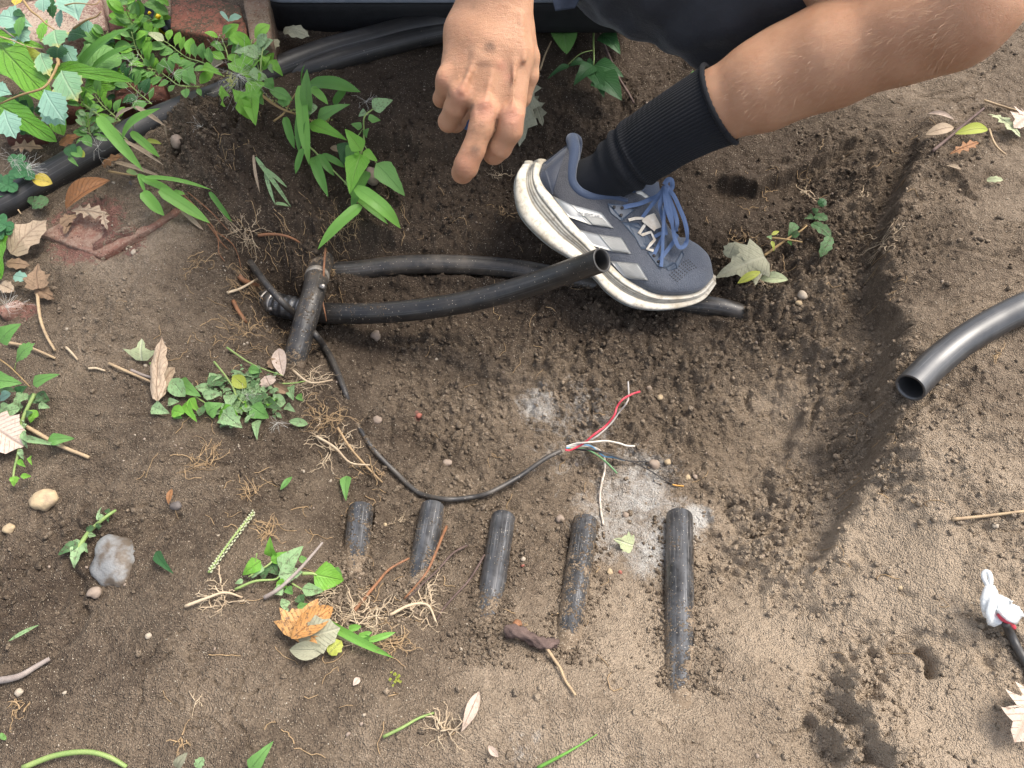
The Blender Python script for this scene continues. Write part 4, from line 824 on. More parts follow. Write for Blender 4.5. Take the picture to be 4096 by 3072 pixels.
def loft(rows,name,mat,closed=False,caps=False,n=5,skip=None,attrs=None):
    G=cr_rows(rows,n); a,b,_=G.shape; V=G.reshape(-1,3); F=[]
    for i in range(a-1):
        for j in range(b-1+(1 if closed else 0)):
            if skip and skip(i,j): continue
            k=(j+1)%b; F.append((i*b+j,i*b+k,(i+1)*b+k,(i+1)*b+j))
    if caps: F.append(tuple(range(b))[::-1]); F.append(tuple((a-1)*b+j for j in range(b)))
    uv=np.stack([np.tile(np.linspace(0,1,b),a),np.repeat(np.linspace(0,1,a),b)],1)
    return V,F,uv,G
# materials of the shoe
def mat_mesh():
    m,nt,b,_=newmat('shoe_knit'); q=NT(nt); co=q.n('NewGeometry').outputs['Position']; uv=q.n('TexCoord').outputs['UV']; sx=q.n('SeparateXYZ',i_0=uv)
    n=q.noise(co,20,4,.6); f=q.ramp(sx.outputs[1],[(.0,0.),(.45,.15),(.8,1.)]); c=q.mix(f,(.022,.023,.030),(.082,.094,.118)); c=q.mix(q.math('MULTIPLY',q.ramp(n,[(.45,0.),(.75,1.)]),.25),c,(.14,.135,.14))
    mp=q.n('Mapping',i_Vector=co); mp.inputs['Rotation'].default_value=(0,.55,.2); mp.inputs['Scale'].default_value=(700,520,700); w=q.n('TexVoronoi',i_Vector=mp.outputs[0],i_Scale=1.).outputs['Distance']
    c=q.mix(q.math('MULTIPLY',q.ramp(w,[(.25,1.),(.6,0.)]),.35),c,(.012,.014,.022)); q.link(c,b.inputs['Base Color']); b.inputs['Roughness'].default_value=.75; b.inputs['Sheen Weight'].default_value=.2
    q.link(q.bump(q.math('ADD',q.math('MULTIPLY',w,-1),q.math('MULTIPLY',q.noise(co,90,3),.6)),.0007),b.inputs['Normal']); return m
M['knit']=mat_mesh()
M['heelc']=mat_cloth('heel_counter',(.022,.026,.038),(.038,.046,.068),.55,700,.0003); M['lining']=mat_cloth('padded_lining',(.030,.045,.082),(.045,.065,.11),.7,900,.0004)
M['overlay']=simple('rubbery_overlay',(.034,.052,.082),(.055,.074,.105),40,.42,500,.0002,rvar=.15); M['lace']=simple('blue_lace',(.085,.135,.25),(.12,.17,.29),90,.8,1200,.0006)
M['silver']=simple('silver_stripe',(.40,.40,.38),(.52,.51,.48),50,.38,600,.0002,metal=.25); M['offwhite']=simple('worn_white_trim',(.66,.62,.54),(.50,.42,.32),120,.6,600,.0003)
M['rubber']=simple('dirty_grey_outsole',(.13,.15,.155),(.25,.23,.19),60,.6,500,.0004)
def mat_foam():
    m,nt,b,_=newmat('scuffed_white_midsole'); q=NT(nt); co=q.n('NewGeometry').outputs['Position']; n=q.noise(co,24,6,.65); n2=q.noise(co,150,5,.7)
    c=q.mix(q.ramp(n,[(.38,0.),(.68,1.)]),(.72,.68,.58),(.46,.39,.28)); c=q.mix(q.math('MULTIPLY',q.ramp(n2,[(.50,0.),(.66,1.)]),.65),c,(.26,.21,.15)); a=q.attr('dirt'); c=q.mix(a,c,(.16,.135,.10)); q.link(c,b.inputs['Base Color']); b.inputs['Roughness'].default_value=.6; q.link(q.bump(n2,.0005),b.inputs['Normal']); return m
M['foam']=mat_foam()
# midsole with moulded ridges on its side
ts=[0,.04,.10,.20,.34,.44,.47,.52,.56,.60,.64,.70,.735,.77,.82,.90,1.0]; pf=[0,.003,.0055,.0070,.0068,.0048,.0008,.0030,.0012,.0042,.0018,.0048,.0006,.0040,.0058,.0052,.0020]
ctr=(Ap+Ap2+Bp+Bp2)/4; outn=-Wv
def side_rows(t,o,far=False):
    a,b=(Ap2,Bp2) if far else (Ap,Bp); sgn=1 if far else -1; base=a*(1-t)+b*t; off=sgn*Wv*o
    e=np.zeros((15,1)); e[0]=e[1]=1; e[1]=.6; 
    return base+off*(1-e*.6)-SL*o*e*1.2+SL*o*np.array([0]*13+[.1,.2])[:,None]
rows=[side_rows(t,o) for t,o in zip(ts,pf)]+[side_rows(t,o,True) for t,o in zip(ts[::-1],pf[::-1])]
rows=np.stack(rows,1)
V,F,U,G=loft(rows,'midsole',None,closed=True,caps=True,n=8)
da=np.tile(np.array([.5,.18,.14,.06,.08,.15,1,.3,.95,.2,.95,.15,1,.25,0,.05,.4]+[.3]*17),len(V)//34); da=np.clip(da+.18*np.array([0.]*len(V)),0,1)*.8
mids=mobj('midsole',V,F,M['foam'],shoe,uv=U,attrs={'dirt':da}); VM,FM=V,F
# outsole
rr=[Ap-SU*.0+Wv*.001,Ap-Wv*.0015-SU*.0010-SL*np.array([.003,.002,.001]+[0]*12)[:,None],Ap-SU*.0035+Wv*.002,Ap2-SU*.0035-Wv*.002,Ap2-SU*.001+Wv*.0015,Ap2-Wv*.001]
V,F,U,_=loft(np.stack(rr,1),'outsole',None,closed=True,caps=True,n=8); mobj('outsole',V,F,M['rubber'],shoe,uv=U)
# upper: near side, over the forefoot, far side; open collar over the first stations
HDz=np.array([.0,.0,.0,0,0,0,0,.004,.008,.015,.018,.018,.014,.008,.001])[:,None]*SU
bul=np.array([.002,.004,.006,.007,.006,.005,.004,.004,.005,.007,.010,.012,.012,.008,.001])[:,None]
mid=lambda t,o,far: ((Bp2 if far else Bp)*(1-t)+(Tp2 if far else Tp)*t)+(1 if far else -1)*Wv*bul*o
wr=np.zeros((15,1)); 
cols=[Bp+Wv*.001,mid(.2,.9,0),mid(.45,1.25,0),mid(.72,.9,0),mid(.9,.35,0),Tp,Tp*.8+Tp2*.2+HDz*.75,Tp*.5+Tp2*.5+HDz*1.1,Tp*.2+Tp2*.8+HDz*.75,Tp2,mid(.9,.35,1),mid(.72,.9,1),mid(.45,1.25,1),mid(.2,.9,1),Bp2-Wv*.001]
rows=np.stack(cols,1); NS=7
Gc=cr_rows(rows,NS); Gc=np.stack([catmull(Gc[i],3) for i in range(Gc.shape[0])],0) ; a,b,_=Gc.shape
# toe-box creases
ti=np.arange(a)/NS; cw=np.exp(-((ti-11.2)/.9)**2); cj=np.arange(b)/3.; 
for j in range(b): Gc[:,j]+= (cw*.0016*np.sin(ti*9+cj[j]*1.3)*np.exp(-((cj[j]-5.5)/4)**2))[:,None]*SU
V=Gc.reshape(-1,3); F=[(i*b+j,i*b+j+1,(i+1)*b+j+1,(i+1)*b+j) for i in range(a-1) for j in range(b-1) if not (ti[i]<7.6 and 15<=j<27)]
U=np.stack([np.tile(np.linspace(0,1,b),a),np.repeat(np.linspace(0,1,a),b)],1)
upper=mobj('upper',V,F,M['knit'],shoe,uv=U); VU,FU=V,F
ub=BVHTree.FromPolygons([Vector(v) for v in VU],FU); mbv=BVHTree.FromPolygons([Vector(v) for v in VM],[tuple(f) for f in FM if len(f)<20])
def onshoe(px,py,off=.0008,bv=None,default=1.05):
    p,n=cast(bv or ub,px,py)
    if p is None:
        q,dd=None,None; r=P(px,py,default); q=(bv or ub).find_nearest(Vector(r)); p=np.array(q[0]); d=depth(p); return P(px,py,d)-nrm(ray(px,py))*off
    return p-nrm(ray(px,py))*off
def s4(x,y): return (1980+x*.5426,400+y*.5426)
def decal(name,quads,mat,off=.0010,n=8,m_=5,th=.0009,parent=shoe,bv=None):
    mb=MB()
    for quad in quads:
        V,F=patchgrid([s4(*q) for q in quad],n,m_,lambda x,y:onshoe(x,y,off,bv)); k=len(V); V2=V+FW*th*1.6
        rim=[i*(m_+1) for i in range(n+1)]+[n*(m_+1)+j for j in range(1,m_+1)]+[i*(m_+1)+m_ for i in range(n-1,-1,-1)]+[j for j in range(m_-1,0,-1)]
        F=F+[(rim[i],rim[(i+1)%len(rim)],rim[(i+1)%len(rim)]+k,rim[i]+k) for i in range(len(rim))]
        mb.add(np.vstack([V,V2]),F)
    return mb.build(name,mat,parent,smooth=True)
decal('heel_patch',[[(352,470),(545,325),(505,420),(425,700)],[(352,470),(425,700),(418,706),(330,600)]],M['heelc'],.0006,12,8)
st1=decal('side_stripe',[[(425,706),(560,770),(700,918),(545,862)],[(560,770),(785,830),(875,945),(700,918)]],M['silver'],.0014)
st2=decal('side_stripe',[[(620,955),(770,992),(870,1118),(715,1072)],[(770,992),(932,1014),(1005,1134),(870,1118)]],M['silver'],.0014)
st3=decal('side_stripe',[[(852,1188),(950,1194),(1030,1322),(955,1310)],[(950,1194),(1055,1204),(1130,1328),(1030,1322)]],M['silver'],.0014)
def ribs(par,a0,a1,b0,b1,n):
    mb=MB()
    for k in range(n):
        t=(k+.5)/n; p=np.array(a0)*(1-t)+np.array(a1)*t; q=np.array(b0)*(1-t)+np.array(b1)*t
        C=np.array([onshoe(*s4(*(p*(1-s)+q*s)),off=.0026) for s in np.linspace(0,1,6)]); V,F,U=tube_geo(C,.0006,5); mb.add(V,F)
    mb.build('ridges',M['silver'],par)
ribs(st1,(655,850),(790,868),(722,918),(862,938),11); ribs(st2,(768,996),(925,1020),(862,1108),(992,1128),13); ribs(st3,(895,1196),(1045,1210),(975,1306),(1118,1324),13)
decal('eyelet_patch',[[(830,762),(968,775),(1028,812),(940,890)],[(830,762),(940,890),(925,888),(850,830)]],M['overlay'],.0012,8,8)
decal('vamp_panel',[[(935,900),(1060,905),(1180,1080),(1085,1075)],[(975,905),(1100,960),(1120,1100),(1080,1100)]],M['overlay'],.0008,8,6)
decal('toe_eyelet_patch',[[(1122,1118),(1175,1112),(1270,1240),(1200,1225)],[(1175,1112),(1280,1190),(1330,1200),(1265,1240)],[(1330,1200),(1380,1110),(1395,1140),(1345,1240)],[(1265,1240),(1330,1200),(1345,1240),(1275,1258)]],M['overlay'],.0012,6,6)
def ribbon(name,pts,w,mat,off=.002,parent=shoe,th=.0007,sm=True,lift_=None):
    """flat strap following photo points over the shoe"""
    L=np.array([onshoe(*s4(*p),off=off) for p in pts]); 
    if lift_ is not None: L=L-FW*np.array(lift_)[:,None]
    C=catmull(L,8) if sm else L; T,N,B=frames(C); nn=np.array([nrm(-FW+SU*.3-t*((-FW+SU*.3)@t)) for t in T]); sd=np.cross(T,nn); ww=np.broadcast_to(np.asarray(w,float),(len(C),)) if np.isscalar(w) else np.interp(np.linspace(0,1,len(C)),np.linspace(0,1,len(w)),w)
    V=np.concatenate([C+sd*ww[:,None]/2,C+nn*th,C-sd*ww[:,None]/2,C-nn*th],0).reshape(4,-1,3); m=len(C); F=[(j*m+i,j*m+i+1,((j+1)%4)*m+i+1,((j+1)%4)*m+i) for j in range(4) for i in range(m-1)]+[(0,m,2*m,3*m),(3*m+m-1,2*m+m-1,m+m-1,m-1)]
    return mobj(name,V.reshape(-1,3),F,mat,parent,smooth=False)
ribbon('zigzag_trim',[(985,885),(1035,872),(1090,872),(1110,912),(1062,985),(1085,995),(1150,972),(1178,1030),(1150,1060),(1122,1098),(1168,1110)],.0042,M['offwhite'],.0024,sm=False)
ribbon('tongue_loop',[(1110,890),(1185,845)],.001,M['offwhite'],.004)
ribbon('tongue_loop',[(1128,930),(1150,905),(1200,885)],.022,M['offwhite'],.006)
# collar lining roll
col=[(658,345),(640,318),(606,302),(580,330),(562,400),(555,480),(556,560),(572,625),(610,675),(665,705),(740,722),(830,725),(905,728),(965,748),(1030,778)]
loopc=np.vstack([Tp2[8:0:-1]-Wv*.004-SU*.001,(Tp2[:1]+Tp[:1])/2-SL*.001+SU*.001,Tp[1:9]+Wv*.0035-SU*.001]); Cc=catmull(loopc,6)
V,F,U=tube_geo(Cc,np.interp(np.linspace(0,1,len(Cc)),[0,.45,.5,.6,.85,1],[.0055,.0065,.0085,.0082,.0072,.0045]),16); mobj('collar_padding',V,F,M['lining'],shoe)
# tongue
tq=[[(878,690),(905,655),(1000,745),(935,740)],[(905,655),(1160,582),(1150,760),(1000,745)],[(1160,582),(1205,600),(1195,700),(1150,760)]]
def tong(x,y): 
    return P(x,y,1.083+.00002*(x-2550))
def tq_d(u,v):
    pass
rows=[];
for t in np.linspace(0,1,10):
    a=np.array([878,690])*(1-t)+np.array([1000,1010])*t; c=np.array([1205,600])*(1-t)+np.array([1290,1080])*t; top=np.array([1075,600])*(1-t)+np.array([1200,1030])*t
    r=[]
    for s in np.linspace(0,1,9):
        p=a*(1-s)+c*s+(0 if t>.3 else 0); 
        if t<.05: p=p+np.array([0,-12*math.sin(s*math.pi)])
        x,y=s4(*p); r.append(P(x,y,1.076+.022*(s-.3)**2*4+.02*t-.010*math.sin(s*math.pi)))
    rows.append(r)
rows=np.array(rows); a,b,_=rows.shape; V=np.vstack([rows.reshape(-1,3),rows.reshape(-1,3)+FW*.007]); k=a*b
F=[(i*b+j,i*b+j+1,(i+1)*b+j+1,(i+1)*b+j) for i in range(a-1) for j in range(b-1)]+[(k+i*b+j,k+(i+1)*b+j,k+(i+1)*b+j+1,k+i*b+j+1) for i in range(a-1) for j in range(b-1)]+[(j,j+k,j+1+k,j+1) for j in range(b-1)]+[(i*b,(i+1)*b,(i+1)*b+k,i*b+k) for i in range(a-1)]+[(i*b+b-1,i*b+b-1+k,(i+1)*b+b-1+k,(i+1)*b+b-1) for i in range(a-1)]
tongue=mobj('tongue',V,F,M['lining'],shoe); tb=BVHTree.FromPolygons([Vector(v) for v in V],F)
decal('tongue_logo',[[(1000,722),(1032,703),(1080,735),(1060,752)],[(1035,680),(1072,664),(1142,712),(1100,727)]],M['silver'],.0008,4,4,parent=tongue,bv=tb)
# raised word on the top stripe
try:
    cu=bpy.data.curves.new('raised_word','FONT'); cu.body='QUESTAR'; cu.size=1; cu.extrude=.02; to=bpy.data.objects.new('raised_word',cu); COL.objects.link(to); bpy.context.view_layer.update()
    me=to.to_mesh(); TVv=np.array([v.co[:] for v in me.vertices]); TFf=[tuple(p.vertices) for p in me.polygons]; to.to_mesh_clear(); bpy.data.objects.remove(to)
    w=TVv[:,0].max(); h=.72; V=[]
    for x,y,zz in TVv:
        px=612+(778-612)*x/w; py=830+(856-830)*x/w-26*(y/h)+14; V.append(onshoe(*s4(px,py),off=.0028+zz*.02))
    M['grey_print']=simple('grey_raised_print',(.30,.30,.30),(.36,.36,.35),50,.4,500,0); mobj('raised_word',V,TFf,M['grey_print'],st1,smooth=False)
except Exception as ex: print('text',ex)
# laces
lw=.0062
for nm,pts,lf,w in (('lace',[(945,792),(990,782),(1060,770),(1130,745),(1195,715),(1235,660)],[0,.002,.004,.008,.012,.016],lw),('lace',[(1085,868),(1120,820),(1160,770),(1200,725),(1235,672)],[0,.003,.006,.010,.016],.005),
 ('lace',[(1235,665),(1215,740),(1200,800),(1215,860),(1240,940),(1255,1000)],[.018,.018,.016,.014,.010,.005],.006),
 ('lace_loop',[(1240,660),(1230,730),(1240,810),(1270,900),(1310,980),(1322,935),(1300,850),(1265,760),(1245,680)],[.020,.022,.022,.020,.017,.019,.021,.022,.022],.006),
 ('lace_loop',[(1240,655),(1290,735),(1330,820),(1370,910),(1395,1000),(1395,1060),(1375,1092),(1345,1095),(1320,1060),(1300,1000),(1285,920),(1260,800),(1240,700)],[.02,.024,.024,.022,.018,.014,.012,.012,.014,.017,.019,.022,.022],.006),
 ('lace',[(1245,690),(1230,860),(1225,1000),(1228,1100),(1225,1180),(1222,1232)],[.022,.018,.013,.008,.005,.003],.0045),
 ('lace',[(1170,1145),(1200,1080),(1235,1000),(1240,930)],[0,.004,.006,.008],.005),('lace',[(1205,1190),(1260,1120),(1310,1050),(1330,1000)],[0,.003,.006,.010],.0055),('lace',[(1175,1010),(1210,990),(1245,985)],[.001,.003,.005],.005),
 ('lace',[(1230,650),(1250,620),(1280,615),(1288,660),(1262,690),(1230,670)],[.018,.020,.018,.016,.018,.020],.007)):
    ribbon(nm,pts,w,M['lace'],.0016,lift_=lf)
for x,y in ((878,790),(938,795),(930,850),(1172,1148),(1205,1190)):
    c=onshoe(*s4(x,y),off=.0022); V,F,U=tube_geo(np.array([c,c-FW*.0006]),.0022,12); mobj('eyelet',V,F,M['wire_black'],shoe)
# little vent holes over the toes
mb=MB()
for i in range(9):
    for j in range(5):
        x=1290+i*17+j*14; y=1290-i*16+j*12 if i<6 else 1194-(i-6)*8+j*14
        if x>1560: continue
        c=onshoe(*s4(x,y),off=.0005); V,F,U=tube_geo(np.array([c,c-FW*.0003]),.0009,6); mb.add(V,F)
mb.build('vent_holes',M['wire_black'],shoe)['kind']='stuff'
# ================================================================ leaves
def mat_leaf(name,c1,c2,vein,rough=.45,trans=.3,spots=None,spotamt=.0,veinamt=.6,edge=None,nv=9,bump=.0012,vscale=1.):
    m,nt,b,out=newmat(name); q=NT(nt); uv=q.n('TexCoord').outputs['UV']; sx=q.n('SeparateXYZ',i_0=uv); oi=q.n('ObjectInfo').outputs['Random']; co=q.n('NewGeometry').outputs['Position']
    au=q.math('ABSOLUTE',sx.outputs[0]); n=q.noise(co,70,4,.6); c=q.mix(q.math('ADD',q.math('MULTIPLY',oi,.6),q.math('MULTIPLY',q.math('SUBTRACT',n,.3),.8),clamp=True),c1,c2)
    w=q.math('SUBTRACT',q.math('MULTIPLY',sx.outputs[1],nv),q.math('MULTIPLY',au,nv*.38)); fr=q.math('ABSOLUTE',q.math('SUBTRACT',q.math('FRACT',w),.5))
    sv=q.ramp(fr,[(.40,0.),(.5,1.)]); mv=q.ramp(au,[(.0,1.),(.09,0.)]); v=q.math('MAXIMUM',q.math('MULTIPLY',sv,.55),mv)
    c=q.mix(q.math('MULTIPLY',v,veinamt),c,vein)
    if edge: c=q.mix(q.math('MULTIPLY',q.ramp(q.math('ADD',q.math('MAXIMUM',au,sx.outputs[1]),q.math('MULTIPLY',q.math('SUBTRACT',n,.5),.6)),[(.78,0.),(.98,1.)]),.9),c,edge)
    if spots: c=q.mix(q.math('MULTIPLY',q.ramp(q.noise(co,260,5,.7),[(.52,0.),(.60,1.)]),spotamt),c,spots)
    q.link(c,b.inputs['Base Color']); b.inputs['Roughness'].default_value=rough; b.inputs['Specular IOR Level'].default_value=.35
    q.link(q.bump(q.math('ADD',q.math('MULTIPLY',v,-1.),q.math('MULTIPLY',q.noise(co,320,3),.5)),bump,.8),b.inputs['Normal'])
    t=nt.nodes.new('ShaderNodeBsdfTranslucent'); q.link(c,t.inputs[0]); mx=nt.nodes.new('ShaderNodeMixShader'); mx.inputs[0].default_value=trans; q.link(b.outputs[0],mx.inputs[1]); q.link(t.outputs[0],mx.inputs[2]); q.link(mx.outputs[0],out.inputs[0]); return m
M['grass']=mat_leaf('grass_green',(.15,.36,.05),(.22,.46,.09),(.20,.42,.10),.42,.38,nv=0.01,veinamt=.5)
M['grassdk']=mat_leaf('deep_grass_green',(.07,.20,.03),(.11,.28,.05),(.12,.26,.06),.42,.35,nv=.01)
M['bright']=mat_leaf('fresh_leaf_green',(.15,.38,.045),(.24,.48,.07),(.28,.46,.12),.45,.35)
M['mid']=mat_leaf('weed_green',(.11,.27,.06),(.18,.36,.10),(.20,.36,.13),.5,.3)
M['deep']=mat_leaf('dark_leaf_green',(.028,.095,.030),(.05,.14,.045),(.09,.19,.08),.45,.25)
M['glauc']=mat_leaf('blue_green_leaf',(.22,.40,.29),(.30,.48,.37),(.30,.46,.36),.55,.25,nv=6)
M['glaucy']=mat_leaf('yellowing_blue_green_leaf',(.20,.38,.20),(.27,.45,.25),(.36,.46,.28),.55,.25,edge=(.52,.46,.14),nv=6)
M['dock']=mat_leaf('glossy_dock_leaf',(.10,.28,.025),(.17,.38,.04),(.25,.42,.12),.28,.3,nv=7,bump=.003)
M['clover']=mat_leaf('clover_green',(.05,.16,.06),(.07,.21,.08),(.08,.2,.08),.5,.25,nv=3)
M['wilt']=mat_leaf('wilted_green',(.21,.35,.15),(.32,.46,.24),(.30,.40,.22),.6,.22,spots=(.10,.075,.05),spotamt=.55)
M['wiltdk']=mat_leaf('limp_green',(.06,.13,.045),(.09,.18,.07),(.16,.24,.12),.6,.2,spots=(.08,.06,.04),spotamt=.7)
M['dry']=mat_leaf('dry_brown_leaf',(.23,.145,.085),(.31,.21,.13),(.14,.08,.05),.7,.12,spots=(.14,.09,.055),spotamt=.5)
M['drytan']=mat_leaf('dry_tan_leaf',(.36,.275,.185),(.46,.35,.25),(.22,.14,.09),.65,.12,spots=(.20,.14,.09),spotamt=.4,nv=7)
M['drygrey']=mat_leaf('dry_greygreen_leaf',(.27,.265,.175),(.36,.35,.25),(.42,.40,.29),.65,.12,spots=(.12,.10,.07),spotamt=.25)
M['palepink']=mat_leaf('pale_dry_leaf',(.50,.39,.31),(.60,.48,.40),(.34,.22,.16),.65,.12,spots=(.28,.18,.12),spotamt=.35)
M['orange']=mat_leaf('orange_brown_leaf',(.46,.23,.075),(.55,.32,.13),(.33,.15,.06),.55,.15,spots=(.09,.06,.04),spotamt=.75)
M['rust']=mat_leaf('rusty_leaf',(.26,.115,.045),(.34,.17,.07),(.15,.07,.04),.6,.12,spots=(.13,.08,.05),spotamt=.4)
M['yellow']=mat_leaf('yellow_leaf',(.52,.40,.05),(.60,.46,.08),(.5,.45,.2),.5,.2,spots=(.25,.12,.04),spotamt=.35)
M['yelgreen']=mat_leaf('yellow_green_leaf',(.30,.36,.05),(.40,.42,.08),(.45,.45,.2),.5,.25)
M['palegreen']=mat_leaf('pale_green_leaf',(.42,.48,.26),(.50,.53,.32),(.55,.55,.4),.6,.2,spots=(.3,.26,.18),spotamt=.4)
M['stem']=simple('green_stem',(.16,.25,.07),(.24,.30,.10),60,.55,500,.0003); M['stembr']=simple('brown_stem',(.26,.17,.075),(.34,.23,.10),60,.6,500,.0003)
M['straw']=simple('straw',(.42,.31,.18),(.30,.21,.13),120,.7,500,.0003); M['twig']=simple('grey_twig',(.20,.16,.14),(.30,.26,.23),90,.75,500,.0004); M['twigdk']=simple('dark_bark',(.07,.045,.038),(.14,.095,.08),90,.85,300,.0012)
M['root']=simple('pale_root',(.40,.275,.145),(.27,.18,.10),70,.7,600,.0002); M['rootor']=simple('orange_root',(.27,.12,.055),(.15,.075,.04),120,.65,600,.0002); M['rootlt']=simple('cream_root',(.52,.42,.29),(.38,.28,.18),70,.7,600,.0002)
M['fluff']=simple('white_seed_fluff',(.60,.58,.52),(.66,.64,.58),70,.6,600,0)
SER={}
def prof(shape,t):
    s=math.sin(math.pi*min(max(t,0),1))
    if shape=='grass': return (min(1,t*5+.45))*(1-max(0,(t-.45)/.55)**2.2)
    if shape=='lance': return s**.8*(1.1-.35*t)
    if shape=='ovate': return max(0,(1-t))**.75*min(1,(t*4.2))**.75*1.12
    if shape=='nettle': return max(0,(1-t))**.80*min(1,(t*5))**.8*1.15*(1+.10*((t*11)%1.0-.5))
    if shape=='ellip': return s**.75
    if shape=='round': return max(0,1-(2*t-1)**2)**.5
    if shape=='spirea': return (min(1,(t/.62))**1.15 if t<.62 else max(0,1-((t-.62)/.38))**.62)*(1+(.20*((t*9)%1.0-.5) if t>.42 else 0))
    if shape=='dock': return min(1,t*5)**.7*max(0,1-t)**.45*(1+.10*math.sin(t*17))
    if shape=='heart': return max(0,1-t)**.6*min(1,t*9+.5)**.5
    return s
def leafgeo(b,t,w,shape='ovate',fold=.25,arch=.12,twist=0,n=None,up=None,curl=0,wavy=0,rs=None):
    """a leaf between two places; w = full width (m). Returns vertices, faces, uv"""
    b=np.asarray(b,float);t=np.asarray(t,float); ax=t-b; L=np.linalg.norm(ax)+1e-9; ax=ax/L
    upv=nrm(up if up is not None else (-FW*.75+np.array([0,0,1])*.5)); nn=nrm(upv-ax*(upv@ax)); sd=np.cross(ax,nn)
    n=n or (11 if shape in('grass','lance') else 14); seg=[-1,-.55,0,.55,1]; V=[];U=[]
    rs=rs or random
    ph=rs.random()*6
    for i in range(n+1):
        u=i/n; hw=w/2*prof(shape,u if 0<u<1 else (1e-3 if u<=0 else .9999)); 
        if i==n and shape!='heart': hw=w*.004
        a=twist*(u-.3); s2=sd*math.cos(a)+nn*math.sin(a); n2=nn*math.cos(a)-sd*math.sin(a)
        c=b+ax*L*u+nn*arch*L*math.sin(math.pi*u)-nn*curl*L*max(0,u-.55)**2
        for k in seg:
            V.append(c+s2*hw*k+n2*(abs(k)**1.3*hw*fold)+n2*wavy*hw*math.sin(u*15+ph+k*2)*abs(k)); U.append((k,u))
    F=[(i*5+j,i*5+j+1,(i+1)*5+j+1,(i+1)*5+j) for i in range(n) for j in range(4)]
    return np.array(V),F,np.array(U)
LOBE={'maple':[(0,0),(.18,-.02),(.46,.10),(.34,.20),(.50,.40),(.30,.42),(.30,.52),(.14,.62),(.10,.80),(0,1)],
 'oak':[(0,0),(.06,.05),(.10,.18),(.30,.22),(.14,.32),(.16,.38),(.42,.46),(.18,.54),(.20,.62),(.38,.72),(.14,.78),(.12,.90),(0,1)],
 'trilobe':[(0,0),(.16,.02),(.30,.22),(.50,.52),(.28,.48),(.12,.60),(.10,.80),(0,1)],
 'spirea':[(0,0),(.04,.07),(.20,.24),(.43,.44),(.39,.51),(.50,.57),(.43,.65),(.42,.74),(.29,.77),(.27,.88),(.12,.89),(0,1)],
 'ragged':[(0,0),(.22,.04),(.42,.22),(.36,.36),(.50,.52),(.34,.66),(.30,.82),(.10,.92),(0,1)]}
def lobegeo(b,t,w,shape='maple',arch=.10,fold=.15,up=None,crumple=.06,seed=0,curl=0):
    b=np.asarray(b,float);t=np.asarray(t,float); ax=t-b; L=np.linalg.norm(ax); ax=ax/L; upv=nrm(up if up is not None else (-FW*.7+np.array([0,0,1])*.6)); nn=nrm(upv-ax*(upv@ax)); sd=np.cross(ax,nn)
    H=LOBE[shape]; out=H+[(-x,y) for x,y in H[-2:0:-1]]; out=np.array(out); 
    # refine the outline
    q=[]
    for i in range(len(out)):
        a=out[i];c=out[(i+1)%len(out)]; q+= [a*(1-s)+c*s for s in (0,.5)]
    out=np.array(q); m=len(out); cen=np.array([0,.38]); g=np.random.default_rng(seed+5); V=[];U=[]
    rings=[.0,.33,.66,1.]
    pts=[cen]+[cen+(o-cen)*r for r in rings[1:] for o in out]; pts=np.array(pts); x=pts[:,0]*w; y=pts[:,1]*L
    zz=arch*L*np.sin(np.pi*np.clip(pts[:,1],0,1))-fold*-np.abs(pts[:,0])*w*.5+crumple*L*fbm(pts[:,0]*1.+seed*2.3,pts[:,1]*1.,.35,3,seed%40)+curl*L*(np.abs(pts[:,0])*2)**2*.3
    V=b+sd*x[:,None]+ax*y[:,None]+nn*zz[:,None]; U=np.stack([pts[:,0]*2,pts[:,1]],1)
    F=[(0,1+i,1+(i+1)%m) for i in range(m)]
    for r in range(2): F+=[(1+r*m+i,1+(r+1)*m+i,1+(r+1)*m+(i+1)%m,1+r*m+(i+1)%m) for i in range(m)]
    return V,F,U
def cv(o,s): return lambda x,y:(o[0]+x*s,o[1]+y*s)
CA_=cv((0,0),.2532);CB_=cv((500,0),.2532);CC_=cv((0,400),.2532);CD_=cv((0,800),.2532);C1_=cv((0,0),.463);C2_=cv((1024,0),.463);CE_=cv((800,200),.8403);CF_=cv((450,1350),.7874);CG_=cv((0,1280),.7353);CH_=cv((900,2100),.6693);CI_=cv((2850,850),.4728);CJ_=cv((3500,300),.5251);CK_=cv((2080,0),.5425);CL_=cv((0,768),.463);CM_=cv((0,1536),.463);CN_=cv((900,1650),.6329);CO_=cv((0,2304),.9042);C7_=cv((2900,2000),.6461)
FULL=cv((0,0),1.)
SCALE={id(CA_):.2532,id(CB_):.2532,id(CC_):.2532,id(CD_):.2532,id(C1_):.463,id(C2_):.463,id(CE_):.8403,id(CF_):.7874,id(CG_):.7353,id(CH_):.6693,id(CI_):.4728,id(CJ_):.5251,id(CK_):.5425,id(CL_):.463,id(CM_):.463,id(CN_):.6329,id(CO_):.9042,id(C7_):.6461,id(FULL):1.}
def leaf(par,c,shape,b,t,w,hb,ht,mat,name='leaf',**kw):
    B=GH(*c(*b),hb); T=GH(*c(*t),ht); ww=w*SCALE[id(c)]*MM(.5*(depth(B)+depth(T)))*{'grass':1.12,'spirea':1.45,'dock':1.15,'round':1.1}.get(shape,1.0 if shape in LOBE else 1.3)
    if shape in LOBE: V,F,U=lobegeo(B,T,ww,shape,**{'crumple':.03 if shape=='spirea' else .06,**{k:v for k,v in kw.items() if k in('arch','fold','up','crumple','seed','curl')}})
    else: V,F,U=leafgeo(B,T,ww,shape,**kw)
    return mobj(name,V,F,M[mat],par,uv=U)
